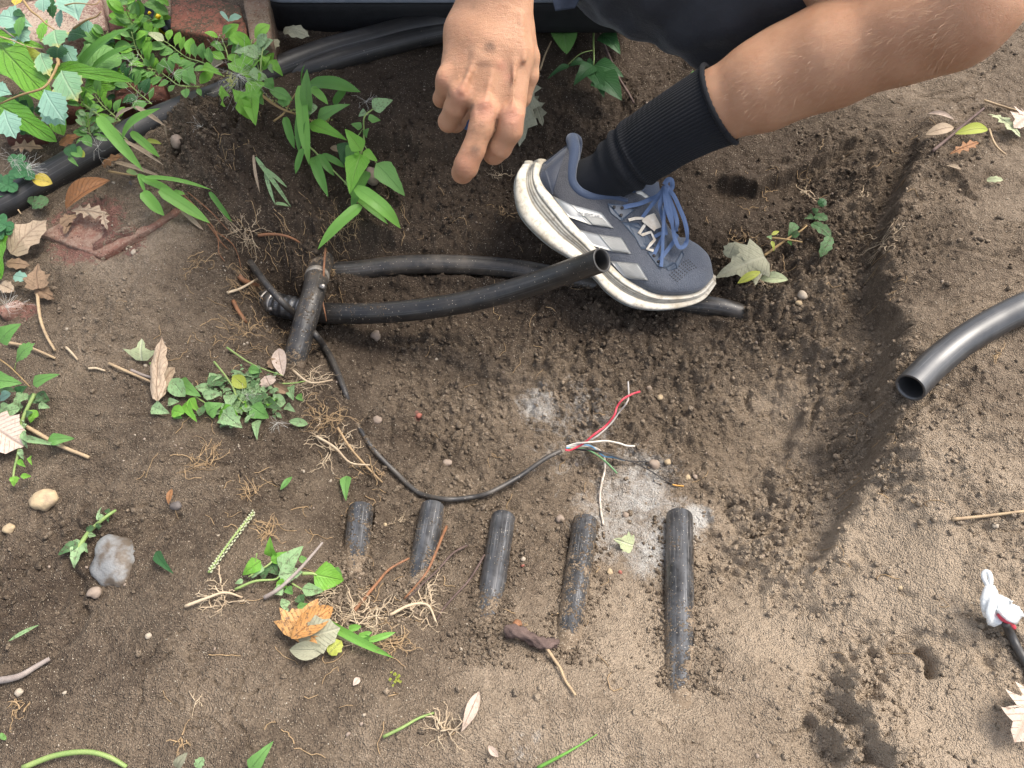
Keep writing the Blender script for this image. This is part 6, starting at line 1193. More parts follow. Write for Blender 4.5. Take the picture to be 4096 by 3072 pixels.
# ---- litter of single dry leaves: (shape, crop, base, tip, width, hb, ht, mat, label, extra)
DL=[('trilobe',CF_,(150,118),(150,5),180,.006,.022,'palegreen','small green three-lobed leaf beside the rolled brown leaf',{}),
 ('ragged',CD_,(180,860),(760,330),560,.010,.022,'drytan','large curled tan leaf beside the clover at the left',dict(crumple=.1)),('maple',CD_,(600,1400),(620,1000),430,.02,.022,'dry','crumpled brown maple-like leaf on a long straw stalk',dict(crumple=.12)),
 ('ragged',CD_,(560,1380),(860,1560),220,.012,.006,'dry','shrivelled brown leaf tip hanging below the maple-like leaf',dict(crumple=.15)),('oak',CD_,(1130,170),(1740,240),330,.016,.012,'drytan','bent tan oak leaf resting on the buried brick',dict(crumple=.08)),('oak',CD_,(1640,180),(1700,470),180,.014,.008,'drytan','torn tan leaf end beside the bent oak leaf on the buried brick',{}),
 ('ragged',CD_,(960,400),(1230,240),210,.015,.012,'dry','crumpled brown leaf piece between the two tan leaves above the buried brick',dict(crumple=.15)),('ragged',CD_,(1020,530),(1130,340),110,.012,.010,'dry','ragged small brown leaf scrap on the red brick top',dict(crumple=.1)),
 ('ellip',CC_,(1040,1720),(1740,1270),240,.014,.022,'rust','long curled rust-brown leaf below the hose',dict(fold=.9,arch=.1)),('ragged',CC_,(1620,1030),(1950,900),190,.02,.03,'rust','curled brown leaf under the long grass blade',dict(crumple=.15)),('oak',CC_,(160,760),(690,760),300,.02,.02,'dry','brown oak leaf in the shade under the pale lobed leaves',{}),
 ('ellip',CC_,(500,1240),(830,1320),170,.035,.03,'yellow','yellow spotted leaf against the hose',dict(fold=.2)),('ragged',CC_,(930,700),(1280,560),200,.03,.03,'rust','tan withered leaf hanging behind the hose tip of the large leaf',dict(crumple=.15)),
 ('ragged',CD_,(0,1330),(230,1440),220,.01,.008,'drytan','tan leaf scrap at the left edge under the blue-green bit',{}),('ragged',CD_,(420,1240),(210,1200),200,.022,.018,'glauc','small blue-green torn leaf left of the crumpled maple-like leaf',dict(crumple=.03)),
 ('ragged',CG_,(-60,560),(130,690),260,.015,.012,'palepink','large pale dry leaf cut off by the left edge',dict(crumple=.03)),('ragged',CF_,(222,318),(250,-2),100,.014,.024,'drytan','long rolled tan leaf standing out from the green cuttings',dict(crumple=.10,fold=.5,curl=-.5)),('ragged',CF_,(215,320),(318,150),80,.008,.010,'drytan','curled edge of dry tan leaf under the rolled leaf',dict(crumple=.15)),
 ('ellip',CF_,(868,195),(845,55),58,.014,.024,'palepink','upright pale pink dry leaf at the foot of the crossing pipe',dict(fold=.2)),('ragged',CF_,(800,245),(775,195),100,.012,.018,'palepink','crumpled pinkish dry leaf on the green cuttings',dict(crumple=.22)),('ragged',CF_,(800,110),(830,160),60,.014,.012,'dry','small brown crumpled leaf left of the pale pink leaf',dict(crumple=.2)),('ellip',CF_,(820,240),(900,285),36,.012,.010,'dry','narrow brown rolled leaf on the right of the cuttings',dict(fold=.9)),
 ('maple',CH_,(410,680),(560,440),330,.016,.024,'orange','large orange-brown leaf with soil on it below the green sprig',dict(crumple=.10,fold=.3)),('ellip',CH_,(395,680),(645,490),110,.020,.028,'orange','folded orange leaf flap beside the grey-green leaf',dict(fold=.8)),('ragged',CH_,(440,690),(690,615),230,.016,.026,'drygrey','grey-green dry leaf curled over the orange leaf',dict(crumple=.08)),('lance',CH_,(600,745),(385,745),90,.014,.010,'drygrey','curled lower edge of grey-green dry leaf nearest the bottom',dict(fold=.6)),('ragged',CH_,(620,770),(700,690),100,.010,.014,'yelgreen','yellowing small leaf at the right of the grey-green dry leaf',dict(crumple=.1)),
 ('oak',C7_,(1900,1130),(1790,1500),420,.012,.020,'palepink','large pale lobed leaf cut by the right edge near the bottom',dict(crumple=.05)),('oak',CJ_,(1180,300),(1060,400),300,.014,.018,'palepink','pale mottled lobed leaf at the right edge',dict(crumple=.05)),('oak',CJ_,(860,300),(1110,470),130,.012,.012,'palegreen','pale green jagged leaf in front of the mottled leaf at right',dict(crumple=.05)),
 ('ellip',CJ_,(385,455),(600,400),70,.016,.012,'drytan','tan flat leaf on the trampled soil right of the knee',dict(fold=.3)),('ellip',CJ_,(610,450),(860,415),72,.018,.012,'yelgreen','olive long leaf casting a dark shadow, right of the tan one',dict(fold=.4)),('lance',CJ_,(400,295),(605,340),34,.010,.008,'palepink','thin curled pale leaf edge above the flat tan leaf',dict(fold=.6)),('oak',CJ_,(565,605),(790,515),110,.010,.010,'rust','jagged rusty leaf below the olive leaf',dict(crumple=.05)),('ragged',CJ_,(850,800),(980,800),60,.006,.006,'palegreen','cream leaf crumb near the right footprint',{}),('ellip',CJ_,(545,690),(655,720),26,.006,.005,'drytan','tiny tan leaf sliver below the jagged rusty leaf',{}),
 ('maple',CI_,(440,370),(20,560),420,.03,.018,'drygrey','large grey-green maple leaf beside the toe of the shoe',dict(crumple=.10)),('ragged',CI_,(130,380),(190,250),150,.03,.045,'drygrey','folded-up corner of a grey leaf behind the toe',dict(crumple=.1)),('ellip',CI_,(400,560),(640,570),80,.014,.012,'palegreen','whitish small leaf tangled in roots right of the maple leaf',dict(fold=.3)),('lance',CI_,(210,600),(410,500),60,.02,.022,'yelgreen','narrow green leaf edge on the maple leaf by the toe',dict(fold=.5)),
 ('ragged',CN_,(900,0),(0,0),1,0,0,'dry','',{}),
 ('maple',cv((1850,1500),.7534),(905,905),(800,870),125,.006,.010,'palegreen','small pale green leaf lying on the white crusted patch',dict(crumple=.08)),
 ('nettle',CN_,(768,400),(765,560),62,.006,.006,'mid','single green leaf above the leftmost pipe end',{}),('lance',CN_,(350,490),(425,405),30,.006,.016,'mid','small leaf on a thin stalk above the root tangle left',{}),('nettle',CF_,(738,420),(735,522),42,.006,.006,'wilt','single soil-speckled leaf below the green cuttings',{}),('ellip',CF_,(895,425),(993,440),34,.008,.006,'wilt','single oval green leaf right below the cuttings',{}),
 ('nettle',CM_,(1345,1450),(1500,1640),80,.008,.004,'deep','dark narrow leaf right of the big grey stone',{}),('lance',CM_,(1485,905),(1455,1040),44,.006,.004,'rust','small rust sliver above the grey pebble',{}),('lance',CO_,(2120,510),(2040,690),46,.012,.006,'palepink','long pale twisted dry leaf near the bottom centre',dict(twist=1.2)),('lance',CO_,(1590,450),(1562,485),24,.004,.004,'palepink','tiny pale leaf chip below the grass cuttings',{}),('lance',CO_,(2160,750),(2205,800),26,.006,.004,'palepink','short pale leaf strip at the bottom beside a white patch',{}),
 ('ellip',CO_,(780,849),(830,780),34,.02,.03,'drygrey','curled greyish leaf at the bottom edge left of centre',dict(fold=.8)),('ragged',CO_,(870,850),(900,800),50,.01,.012,'wilt','torn green leaf piece at the bottom edge',{}),('nettle',CO_,(1105,860),(1210,730),60,.008,.02,'mid','bright green pointed leaf rising at the bottom edge',{}),('lance',CO_,(35,290),(175,215),14,.006,.004,'wilt','short green sliver on the soil at the lower left edge',{}),('ellip',CO_,(0,720),(25,705),30,.006,.004,'mid','green leaf tip at the lower left edge',{}),
 ('ellip',CK_,(300,190),(345,400),150,.02,.05,'mid','rounded green leaf in the dark under the box',{}),('ragged',C2_,(240,250),(470,330),150,.03,.03,'drygrey','dull leaf under the left end of the box',dict(crumple=.1)),('ragged',C2_,(100,470),(190,330),130,.03,.04,'drygrey','papery grey leaf standing beside the hose under the box',dict(crumple=.1)),
 ('oak',cv((1640,0),.458),(1080,640),(955,1290),330,.05,.02,'drygrey','grey-green oak leaf hanging in the pit behind the fingers',dict(crumple=.04)),('oak',cv((1640,0),.458),(1050,800),(1160,1100),180,.04,.03,'drygrey','spiky lobe of a grey-green oak leaf right of the fingers',dict(crumple=.04)),('ragged',FULL,(100,-30),(60,25),60,.10,.10,'yellow','yellow leaf at the very top left edge',{}),
 ('lance',CE_,(620,465),(672,485),26,.012,.012,'drytan','small dry folded leaf under the toothed plant',dict(fold=.6)),('ellip',CB_,(1380,1100),(1560,980),150,.02,.035,'palepink','pinkish dry leaf tucked between hose and mossy brick',dict(fold=.6)),('ragged',CD_,(100,1000),(480,1040),200,.006,.008,'dry','flat brown leaf under the large curled tan leaf',dict(crumple=.05))]
SCALE2={}
for d in DL:
    sh,c,b,t,w,hb,ht,mt,lab,ex=d
    if not lab: continue
    if id(c) not in SCALE: SCALE[id(c)]=abs(c(1,0)[0]-c(0,0)[0])
    o=leaf(None,c,sh,b,t,w,hb+.001,ht+.001,mt,name='fallen_leaf' if mt in('dry','drytan','drygrey','rust','orange','palepink','yellow') else 'loose_leaf',seed=random.randrange(999),**ex) if sh in LOBE else leaf(None,c,sh,b,t,w,hb+.001,ht+.001,mt,name='fallen_leaf' if mt in('dry','drytan','drygrey','rust','orange','palepink','yellow') else 'loose_leaf',**ex)
    tag(o,lab,'leaf')
# ---- heap of green cuttings
p=plant('weed_cuttings',CF_,(620,330),'flattened heap of freshly pulled green weeds left of the cable')
L=[((490,250),(580,210),60),((540,190),(480,240),50),((420,250),(520,270),36),((460,300),(560,285),44),((480,385),(560,335),70),((620,290),(590,370),66),((640,300),(610,410),62),((560,380),(660,460),80),((540,390),(640,400),70),((650,340),(690,380),50),((700,350),(795,410),70),((720,300),(780,330),50),((770,320),(860,370),44),((800,320),(880,330),50),((900,250),(920,320),50),((940,290),(972,325),30),((720,170),(745,200),40),((650,170),(640,200),60),((690,160),(760,175),40),((330,230),(450,300),70),((300,210),(370,300),60),((200,350),(290,385),56),((280,330),(340,325),34),((300,370),(365,385),46),((370,330),(430,430),44),((390,310),(445,380),40),((310,390),(355,410),30),((440,400),(480,340),30),((500,260),(480,320),40),((600,340),(560,400),60),((660,370),(640,330),60),((760,280),(720,350),60),((680,270),(720,260),40),((740,220),(700,260),40),((780,380),(700,390),60),((560,420),(600,440),60),((640,440),(600,410),60),((830,310),(790,350),40),((880,345),(930,380),34),((480,240),(600,215),34)]
for i,(b,t,w) in enumerate(L): leaf(p,CF_,random.choice(['ovate','nettle','ellip']),b,t,w*1.15,.004+.014*random.random(),.004+.014*random.random(),random.choice(['wilt','wilt','mid','bright','wiltdk']),fold=.25,wavy=.12,twist=random.uniform(-.6,.6),n=9)
leaf(p,CF_,'ellip',(610,195),(680,255),56,.02,.018,'yelgreen')
for s in ([(515,122,.02),(570,190,.018),(610,250,.015),(640,300,.012)],[(580,50,.012),(690,125,.012),(780,165,.012),(870,195,.014)],[(190,130,.008),(320,230,.010),(420,300,.010),(500,350,.01)],[(860,235,.012),(920,232,.012),(985,220,.01)],[(610,250,.014),(640,310,.014),(720,370,.012)]): stem(p,CF_,s,.0014)
mb=MB()
for k in range(220):
    c=GH(*CF_(700+random.gauss(0,70),280+random.gauss(0,60)),.004+.012*random.random()); L_=.006+.008*random.random(); d=nrm(np.random.default_rng(k).normal(size=3)); V,F,U=leafgeo(c,c+d*L_*np.array([1,1,.4]),L_*.45,'ellip',n=3); mb.add(V,F,U)
mb.build('leaf_bits',M['wilt'],p)['kind']='stuff'
# ---- sprig with roots in front
p=plant('uprooted_sprig',CH_,(380,300),'uprooted leafy green sprig lying left of the pipe ends above the orange leaf')
for b,t,w,hb,ht,m_ in [((330,270),(468,125),100,.02,.04,'wilt'),((320,300),(465,280),100,.02,.022,'wilt'),((280,190),(270,70),64,.02,.045,'bright'),((275,220),(390,160),60,.02,.03,'bright'),((530,295),(710,330),150,.018,.012,'bright'),((460,380),(590,395),66,.016,.012,'wilt'),((215,230),(160,320),70,.02,.01,'wilt'),((215,215),(105,300),80,.022,.01,'bright'),((240,250),(230,330),60,.015,.01,'wiltdk'),((270,230),(320,300),70,.015,.01,'wiltdk'),((310,340),(370,370),60,.018,.012,'bright'),((370,370),(405,415),50,.014,.01,'mid'),((350,380),(280,410),60,.014,.01,'wilt'),((440,420),(470,470),60,.012,.008,'wiltdk'),((330,480),(390,460),60,.01,.01,'wilt'),((430,490),(510,475),40,.01,.01,'mid'),((440,210),(490,200),40,.015,.015,'mid'),((110,330),(60,350),30,.01,.008,'wilt'),((560,290),(610,270),60,.016,.02,'bright'),((640,270),(700,300),60,.014,.012,'mid'),((370,190),(350,240),50,.02,.02,'mid'),((380,500),(345,515),30,.008,.006,'wilt')]:
    leaf(p,CH_,'nettle' if w>60 else 'ovate',b,t,w,hb,ht,m_,fold=.2,wavy=.08)
for s,r in (([(60,385,.008),(180,335,.012),(300,325,.016),(330,290,.02)],.0016),([(460,290,.018),(520,290,.018),(550,300,.018)],.0022),([(400,350,.016),(460,385,.016)],.0012),([(190,170,.03),(180,230,.02)],.0008),([(280,190,.02),(270,230,.02),(140,310,.014)],.0014)): stem(p,CH_,s,r)
grass('cut grass tuft with one long bright blade pointing to lower right',CH_,[((570,565),(1010,795),48,.014,.01,'grass',.04),((740,620),(815,605),36,.012,.015,'grass',.04),((860,690),(1020,640),34,.012,.016,'grass',.05),((800,665),(880,640),30,.012,.014,'grass',.03),((560,560),(790,720),20,.01,.006,'palegreen',.02),((640,640),(790,710),26,.01,.006,'drytan',.03),((820,670),(880,680),28,.01,.01,'grassdk',.02)])
# plants on the far bank, in the shade
p=plant('shaded_nettle',CK_,(545,450),'dark drooping nettle-like plant on the shaded bank between hand and sock')
stem(p,CK_,[(545,160,.03),(542,300,.04),(545,440,.04),(540,480,.035)],.002,'stem'); stem(p,CK_,[(535,370,.04),(440,400,.045),(340,490,.03)],.001)
for b,t,w in [((540,480),(395,630),110),((550,480),(765,570),120),((570,560),(750,740),190),((530,520),(620,720),120),((470,450),(360,490),60),((360,480),(200,585),44),((540,460),(480,490),70),((600,250),(740,400),130),((550,190),(520,170),60)]: leaf(p,CK_,'nettle',b,t,w,.035,.03,'deep',fold=.2)
stem(plant('thin_branch',CK_,(700,450),'thin dark branch leaning on the bank behind the sock','twig'),CK_,[(560,190,.02),(640,380,.015),(720,560,.012),(800,690,.01),(840,760,.008)],.0035,'twigdk',name='branch')
p=plant('small_bank_plant',CK_,(1300,400),'small green seedling in the gap between shorts and sock'); 
for b,t,w in [((1330,390),(1270,300),50),((1300,370),(1360,330),40),((1290,350),(1300,440),30),((1340,400),(1400,440),24),((1270,560),(1280,520),34)]: leaf(p,CK_,'ovate',b,t,w,.02,.025,'mid')
# wilted weed with roots right of the shoe
p=plant('hanging_wilted_weed',CI_,(700,220),'wilted uprooted weed hanging on the bank right of the sock with bare roots')
for b,t,w,m_ in [((840,90),(1010,210),110,'wiltdk'),((1000,200),(910,380),110,'wiltdk'),((860,30),(980,60),90,'wiltdk'),((790,40),(860,60),70,'wiltdk'),((700,90),(640,200),80,'wiltdk'),((740,180),(640,210),60,'wiltdk'),((500,240),(520,330),30,'yelgreen'),((640,240),(670,280),34,'mid'),((500,190),(565,160),30,'yelgreen'),((470,200),(500,230),40,'wilt'),((900,-60),(960,-110),90,'deep'),((850,0),(900,-30),60,'wiltdk')]: leaf(p,CI_,'ragged' if w>80 else 'ovate',b,t,w,.02,.018,m_)
for s,r,m_ in (([(430,370,.012),(540,290,.015),(640,220,.02),(740,160,.02),(800,110,.02)],.0022,'stembr'),([(460,220,.015),(560,220,.018),(700,240,.018),(760,250,.015)],.0016,'stembr')): stem(p,CI_,s,r,m_)
# seed head spikes
def spike(label,c,a,b,n,r,h):
    root=plant('seed_spike',c,a,label,'seed head'); A=GH(*c(*a),h);B=GH(*c(*b),h*1.3); V,F,U=tube_geo(along([A,(A+B)/2+np.array([0,0,.003]),B],6),.0012,6); mobj('stem',V,F,M['stem'],root); mb=MB(); g=random.Random(3)
    for k in range(n):
        t=k/n; p0=A*(1-t)+B*t; a_=k*2.4; ax_=nrm(B-A); u=nrm(np.cross(ax_,[0,0,1])); v=np.cross(ax_,u); d=nrm(ax_*.8+u*math.cos(a_)+v*math.sin(a_)); V,F=(IV*np.array([1,1,1])*r*.6+p0+d*r*1.4),[tuple(f) for f in IF]; mb.add(V,F)
    mb.build('seeds',M['palegreen'],root)
spike('green seed spike lying diagonally left of the root tangles',CM_,(1800,1630),(2190,1110),110,.0019,.006)
p=plant('wilted_sprig',CM_,(800,1300),'wilted green sprig lying above and left of the big grey stone'); stem(p,CM_,[(640,1480,.008),(760,1290,.012),(900,1160,.012),(1000,1090,.010)],.003,'stem')
for b,t,w in [((700,1380),(640,1590),110),((680,1370),(500,1480),80),((720,1370),(760,1460),50),((840,1180),(880,1060),24),((820,1240),(740,1260),50),((860,1200),(850,1260),50),((930,1140),(940,1200),24),((900,1140),(840,1170),50),((700,1360),(590,1390),50),((760,1300),(830,1310),40),((960,1100),(900,1100),40)]: leaf(p,CM_,'ovate',b,t,w,.012,.008,random.choice(['wilt','wiltdk']),wavy=.2)
p=plant('green_crumb',CO_,(1765,450),'tiny bright yellow-green moss tuft on the bare soil near the bottom','moss')
for k in range(14): x,y=1760+random.gauss(0,18),450+random.gauss(0,14); leaf(p,CO_,'round',(x,y),(x+random.uniform(-16,16),y+random.uniform(-16,16)),12,.004,.006,'yelgreen',n=4)
def onestem(name,label,cat,c,pts,r,mat,taper=.7):
    o=stem(None,c,pts,r,mat,name=name,taper=taper); tag(o,label,cat); return o
onestem('grass_stalk','thin dark green stalk lying left of the root tangle at the bottom','grass stalk',CO_,[(1695,712,.006),(1780,670,.008),(1850,630,.006),(1920,605,.004)],.0016,'stem')
onestem('vine_stem','bent greenish vine stem looping up from the bottom left edge','vine',CO_,[(100,849,.004),(240,795,.010),(380,778,.012),(480,800,.010),(560,845,.004)],.0028,'stem')
onestem('grass_piece','bright straight grass blade at the bottom centre','grass blade',FULL,[(2150,3072,.004),(2250,3020,.008),(2320,2980,.008),(2388,2938,.006)],.0017,'grass',.3)
onestem('straw_twig','straw-coloured twig crossing under the wilted weed at the left','twig',CG_,[(40,528,.006),(160,590,.007),(320,680,.006),(485,748,.005)],.0028,'straw')
onestem('straw_twig','straw twig just below the left seedling leaves','twig',CG_,[(40,122,.006),(150,145,.006),(300,208,.004)],.0021,'straw')
onestem('straw_twig','long curved stalk of the crumpled maple-like leaf','twig',CL_,[(320,860,.012),(345,1080,.010),(400,1240,.008),(475,1370,.004)],.0022,'straw')
onestem('straw_twig','straw twig pointing at the rolled tan leaf','twig',CL_,[(940,1480,.004),(1120,1560,.005),(1330,1650,.006)],.0020,'straw'); onestem('straw_twig','pale bark splinter beside the rolled tan leaf','twig',CL_,[(1130,1540,.004),(1230,1580,.005),(1330,1610,.004)],.0024,'twig')
onestem('bleached_twig','bleached forked twig bit on the soil left of the three-lobed leaf','twig',CL_,[(570,1340,.005),(620,1390,.005),(670,1450,.004)],.0016,'rootlt'); onestem('bleached_twig','short bleached twig left of the straw twig','twig',CL_,[(765,1525,.004),(830,1522,.004),(910,1545,.003)],.0016,'rootlt')
onestem('grey_twig','straight grey twig leaning over the green sprig','twig',CH_,[(235,435,.006),(330,375,.016),(440,270,.028),(520,180,.034),(583,105,.040)],.0024,'twig',.5)
onestem('grey_twig','grey twig at the lower left edge','twig',CO_,[(-20,465,.004),(80,445,.006),(160,400,.006),(220,365,.006)],.0036,'twig',.6)
onestem('straw_twig','thin straw twig at the right edge','twig',C7_,[(1405,120,.004),(1600,100,.006),(1860,68,.006)],.0019,'straw'); onestem('straw_twig','curved pale twig right of the jagged rusty leaf','twig',CJ_,[(870,410,.006),(900,500,.008),(940,560,.006),(998,608,.004)],.0016,'straw')
onestem('straw_twig','brown twig above the pale mottled leaf at right','twig',CJ_,[(830,192,.006),(960,235,.010),(1060,265,.012),(1140,285,.014)],.0017,'straw'); onestem('grey_twig','dark twig lying under the olive leaf','twig',CJ_,[(440,578,.004),(560,480,.008),(700,360,.008),(828,255,.006)],.0024,'twigdk')
onestem('dark_twig','thin curved dark stick right of the hand','twig',FULL,[(2160,280,.02),(2180,220,.03),(2205,165,.03)],.0018,'straw')
# bark piece below the stubs with its split straw
p=plant('bark_piece',cv((1850,1500),.7534),(370,1400),'short dark reddish bark piece lying below the fourth pipe end','bark'); K5=cv((1850,1500),.7534); SCALE[id(K5)]=.7534
C=along([GH(*K5(x,y),h) for x,y,h in ((235,1355,.010),(290,1365,.014),(370,1400,.012),(440,1430,.012),(500,1420,.010))],7); V,F,U=tube_geo(C,.0062,14,rfun=lambda t,th:.0016*np.sin(th*3+t*13)+.0012*np.sin(th*5-t*25)-.002*t); mobj('bark',V,F,M['twigdk'],p)
V,F,U=tube_geo(along([GH(*K5(x,y),h) for x,y,h in ((275,1350,.014),(290,1315,.014),(300,1335,.012))],4),.004,8); mobj('bark_knob',V,F,M['rootor'],p)
onestem('split_straw','split straw stalk running down from the bark piece','twig',K5,[(435,1432,.012),(480,1500,.008),(520,1560,.006),(545,1620,.004),(600,1700,.004)],.0018,'straw')
# ================================================================ roots
def rootclump(label,px,py,rad,n,seed,mat='root',r=.00055,h=.006,main=None,flat=.5,aspect=1.):
    g=random.Random(seed); c0=GH(px,py,.002); mm=MM(depth(c0)); mb=MB(); R=rad*mm
    def branch(p,d,L,rr,lv):
        m=max(3,int(L/.0035)); pts=[p.copy()]; dd=d.copy()
        for i in range(m):
            dd=nrm(dd+np.array([g.gauss(0,.38),g.gauss(0,.38),g.gauss(0,.22)])); q=pts[-1]+dd*L/m; gg=gz(q[0],q[1])[0]; q[2]=min(max(q[2],gg+rr),gg+h*2.2); pts.append(q)
            if lv>0 and g.random()<.42: branch(q,nrm(dd+np.array([g.gauss(0,.8),g.gauss(0,.8),g.gauss(0,.4)])),L*g.uniform(.25,.5),rr*.68,lv-1)
        V,F,U=tube_geo(np.array(pts),np.linspace(rr,rr*.45,len(pts)),3,cap=False); mb.add(V,F)
    for k in range(n):
        a=g.uniform(0,6.283); s=GH(px+g.gauss(0,rad*.22)*aspect,py+g.gauss(0,rad*.18),h*g.random()); branch(s,nrm(np.array([math.cos(a)*aspect,math.sin(a),g.uniform(-.1,.3)])),R*g.uniform(.5,1.05),r*g.uniform(.8,1.3),2)
    root=mb.build('root_tangle',M[mat],None) if main is None else None
    if main is not None:
        root=empty('root_tangle',c0); C=along([GH(a,b,hh) for a,b,hh in main],5); V,F,U=tube_geo(C,np.linspace(.0018,.0010,len(C)),6); mobj('main_root',V,F,M[mat],root); mb.build('rootlets',M[mat],root)
    tag(root,label,'roots'); return root
RC=[('root tangle on top of the crossing pipe under the grass tip',1290,1050,70,12,1,'root',.0006,None),('roots fringing the right of the green cuttings',1240,1530,110,18,2,'rootlt',.0006,[(1170,1480,.006),(1240,1530,.01),(1330,1520,.008)]),
 ('dense root mat below the cuttings beside the cable',1300,1680,120,22,3,'root',.0006,None),('long forked roots hanging along the cable bend',1330,1790,110,14,4,'rootlt',.0009,[(1265,1745,.008),(1340,1790,.012),(1400,1850,.010),(1480,1860,.008)]),('roots trailing beside the cable towards the pipe ends',1480,1880,75,10,5,'root',.0008,[(1350,1710,.01),(1400,1790,.012),(1470,1870,.008),(1530,1930,.006)]),
 ('fine root tangle left of the cable bend',1010,1970,75,14,6,'root',.0005,None),('darker root ball on the crumbled lump left of the pipe ends',1070,2120,85,18,7,'root',.0006,None),('thin roots spread under the seed spike',830,1860,110,14,8,'root',.0005,None),
 ('pale branching root left of the green sprig',870,2380,110,10,9,'rootlt',.0009,[(740,2425,.006),(820,2395,.008),(900,2370,.010),(970,2390,.006)]),('roots around the green sprig',1290,2370,90,18,10,'rootlt',.0006,None),('wide root tangle behind the cut grass',1440,2470,150,26,11,'rootlt',.0007,None),
 ('thick branching root in front of the second pipe end',1680,2440,130,18,12,'rootlt',.0008,[(1560,2460,.008),(1640,2420,.014),(1710,2420,.014),(1745,2490,.008)]),('roots to the right of the long bright blade',1580,2560,110,14,13,'root',.0006,None),('root tangle beside the long pale twisted leaf at the bottom',1770,2920,95,20,14,'rootlt',.0007,None),
 ('small forked root near the bottom left',720,2960,70,6,15,'root',.0008,None),('thin root on the smooth soil left of centre',790,2800,50,4,16,'rootlt',.0006,None),('roots at the lower left edge below the grey twig',70,2830,60,8,17,'root',.0007,None),
 ('roots hanging under the grass on the bank',1360,900,100,12,18,'root',.0005,None),('roots in the bank left of the buried pipe',980,930,90,16,19,'rootlt',.0006,None),('roots above the coupling',1000,1150,90,14,20,'root',.0006,None),('roots below the coupling',980,1330,90,12,21,'root',.0005,None),
 ('roots behind the fingertips',1990,700,60,9,22,'rootlt',.0006,None),('roots by the shoe heel',2020,860,50,7,23,'root',.0005,None),('bare roots of the wilted weed right of the shoe',3050,1120,75,14,24,'rootlt',.0007,None),('reddish roots hanging beside the dark leaf heap',2960,960,70,10,25,'root',.0006,None),
 ('bright root fork on the bank below the knee',3230,770,55,9,26,'rootlt',.0007,None),('root cluster left of the footprint on the right bank',3520,980,70,13,27,'rootlt',.0007,None),('fine root left of the right open pipe',3460,780,40,5,28,'rootlt',.0006,None),('roots at the end of the bark piece',2090,2500,40,5,29,'root',.0006,None),
 ('small root under the right open pipe',4000,1420,50,6,30,'root',.0006,None),('root beside the first pipe end top',1590,2080,40,6,31,'rootlt',.0005,None),('fine roots on the soil left of the buried brick edge',770,1060,80,8,32,'root',.0005,None),('hair roots on the mossy brick',860,40,50,6,33,'rootlt',.0006,None)]
for lab,x,y,rad,n,sd,mt,r,main in RC: rootclump(lab,x,y,rad,n,sd,mt,r,main=main)
onestem('orange_root','long orange root slanting between the first two pipe ends','root',CN_,[(815,1255,.006),(900,1150,.008),(960,1080,.008),(1040,990,.010),(1165,920,.012)],.0021,'rootor',.6)
onestem('orange_root','orange root running over the second pipe end','root',CN_,[(1400,720,.020),(1370,790,.034),(1330,890,.034),(1280,1000,.034),(1220,1080,.028),(1130,1180,.010)],.0018,'rootor',.6)
onestem('dark_root','thin dark root right of the second pipe end','root',CN_,[(1530,840,.006),(1440,890,.008),(1340,1000,.012),(1220,1110,.022),(1150,1180,.010)],.0013,'twigdk',.6); onestem('dark_root','thin dark root between second and middle pipe ends','root',CN_,[(1640,900,.01),(1550,1050,.006),(1450,1160,.006),(1380,1240,.006),(1340,1310,.006)],.0013,'twigdk',.6)
onestem('orange_root','thick orange root poking from the soil left of the coupling','root',cv((900,900),.5425),[(100,375,.01),(150,415,.012),(200,440,.014),(240,447,.016)],.0042,'rootor',.8) if False else None
K2=cv((900,900),.5425); SCALE[id(K2)]=.5425
onestem('orange_root','stout orange root stub poking out left of the coupling','root',K2,[(100,375,.002),(150,415,.010),(240,445,.012)],.0040,'rootor',.8); onestem('pale_root','pale root forked over the orange stub','root',K2,[(15,500,.006),(110,470,.012),(190,425,.018),(240,395,.020)],.0020,'rootlt',.7)
onestem('orange_root','short orange root below the coupling','root',K2,[(60,560,.004),(90,620,.008),(130,680,.008),(158,718,.004)],.0030,'rootor',.7); onestem('orange_root','orange root across the bank above the crossing pipe','root',K2,[(245,78,.006),(330,68,.012),(430,76,.012),(500,100,.010),(550,130,.004)],.0024,'rootor',.6)
o=stem(None,K2,[(740,170,.03),(730,300,.05),(725,420,.052),(720,550,.055),(735,640,.055),(748,710,.04)],.0017,'rootor',name='orange_root',taper=.5); tag(o,'thin reddish root hanging over the joint of crossing and long pipe','root')
# hair roots everywhere
g=np.random.default_rng(77); mb=MB()
ZN=[(1100,1000,260,60),(1200,1250,200,40),(1000,1350,200,40),(1500,850,250,30),(2100,800,200,25),(2050,1350,500,20),(3100,800,250,30),(3500,1100,250,15),(700,1300,300,20),(800,1900,300,25),(1300,2000,300,25),(1500,2400,250,40),(2300,2400,400,20),(1200,2800,700,30),(3600,2300,400,14),(3400,1900,300,16),(900,600,150,20),(2950,1000,150,25),(3600,600,300,14),(2300,1750,400,14)]
for cx,cy,rr,n in ZN:
    for k in range(int(n*.65)):
        x=cx+g.normal()*rr*.5; y=cy+g.normal()*rr*.4
        if not(-50<x<4150 and -40<y<3110): continue
        p=GH(x,y,.001); a=g.uniform(0,6.28); d=np.array([math.cos(a),math.sin(a),.1]); pts=[p]; m=g.integers(3,8)
        for i in range(m): d=nrm(d+g.normal(size=3)*[.5,.5,.15]); q=pts[-1]+d*.0045; q[2]=gz(q[0],q[1])[0]+.0008+.001*g.random(); pts.append(q)
        V,F,U=tube_geo(np.array(pts),.00033+.0003*g.random(),3,cap=False); mb.add(V,F)
tag(mb.build('hair_roots',M['root'],None),'fine pale hair roots strewn over the bare soil',kind='stuff')
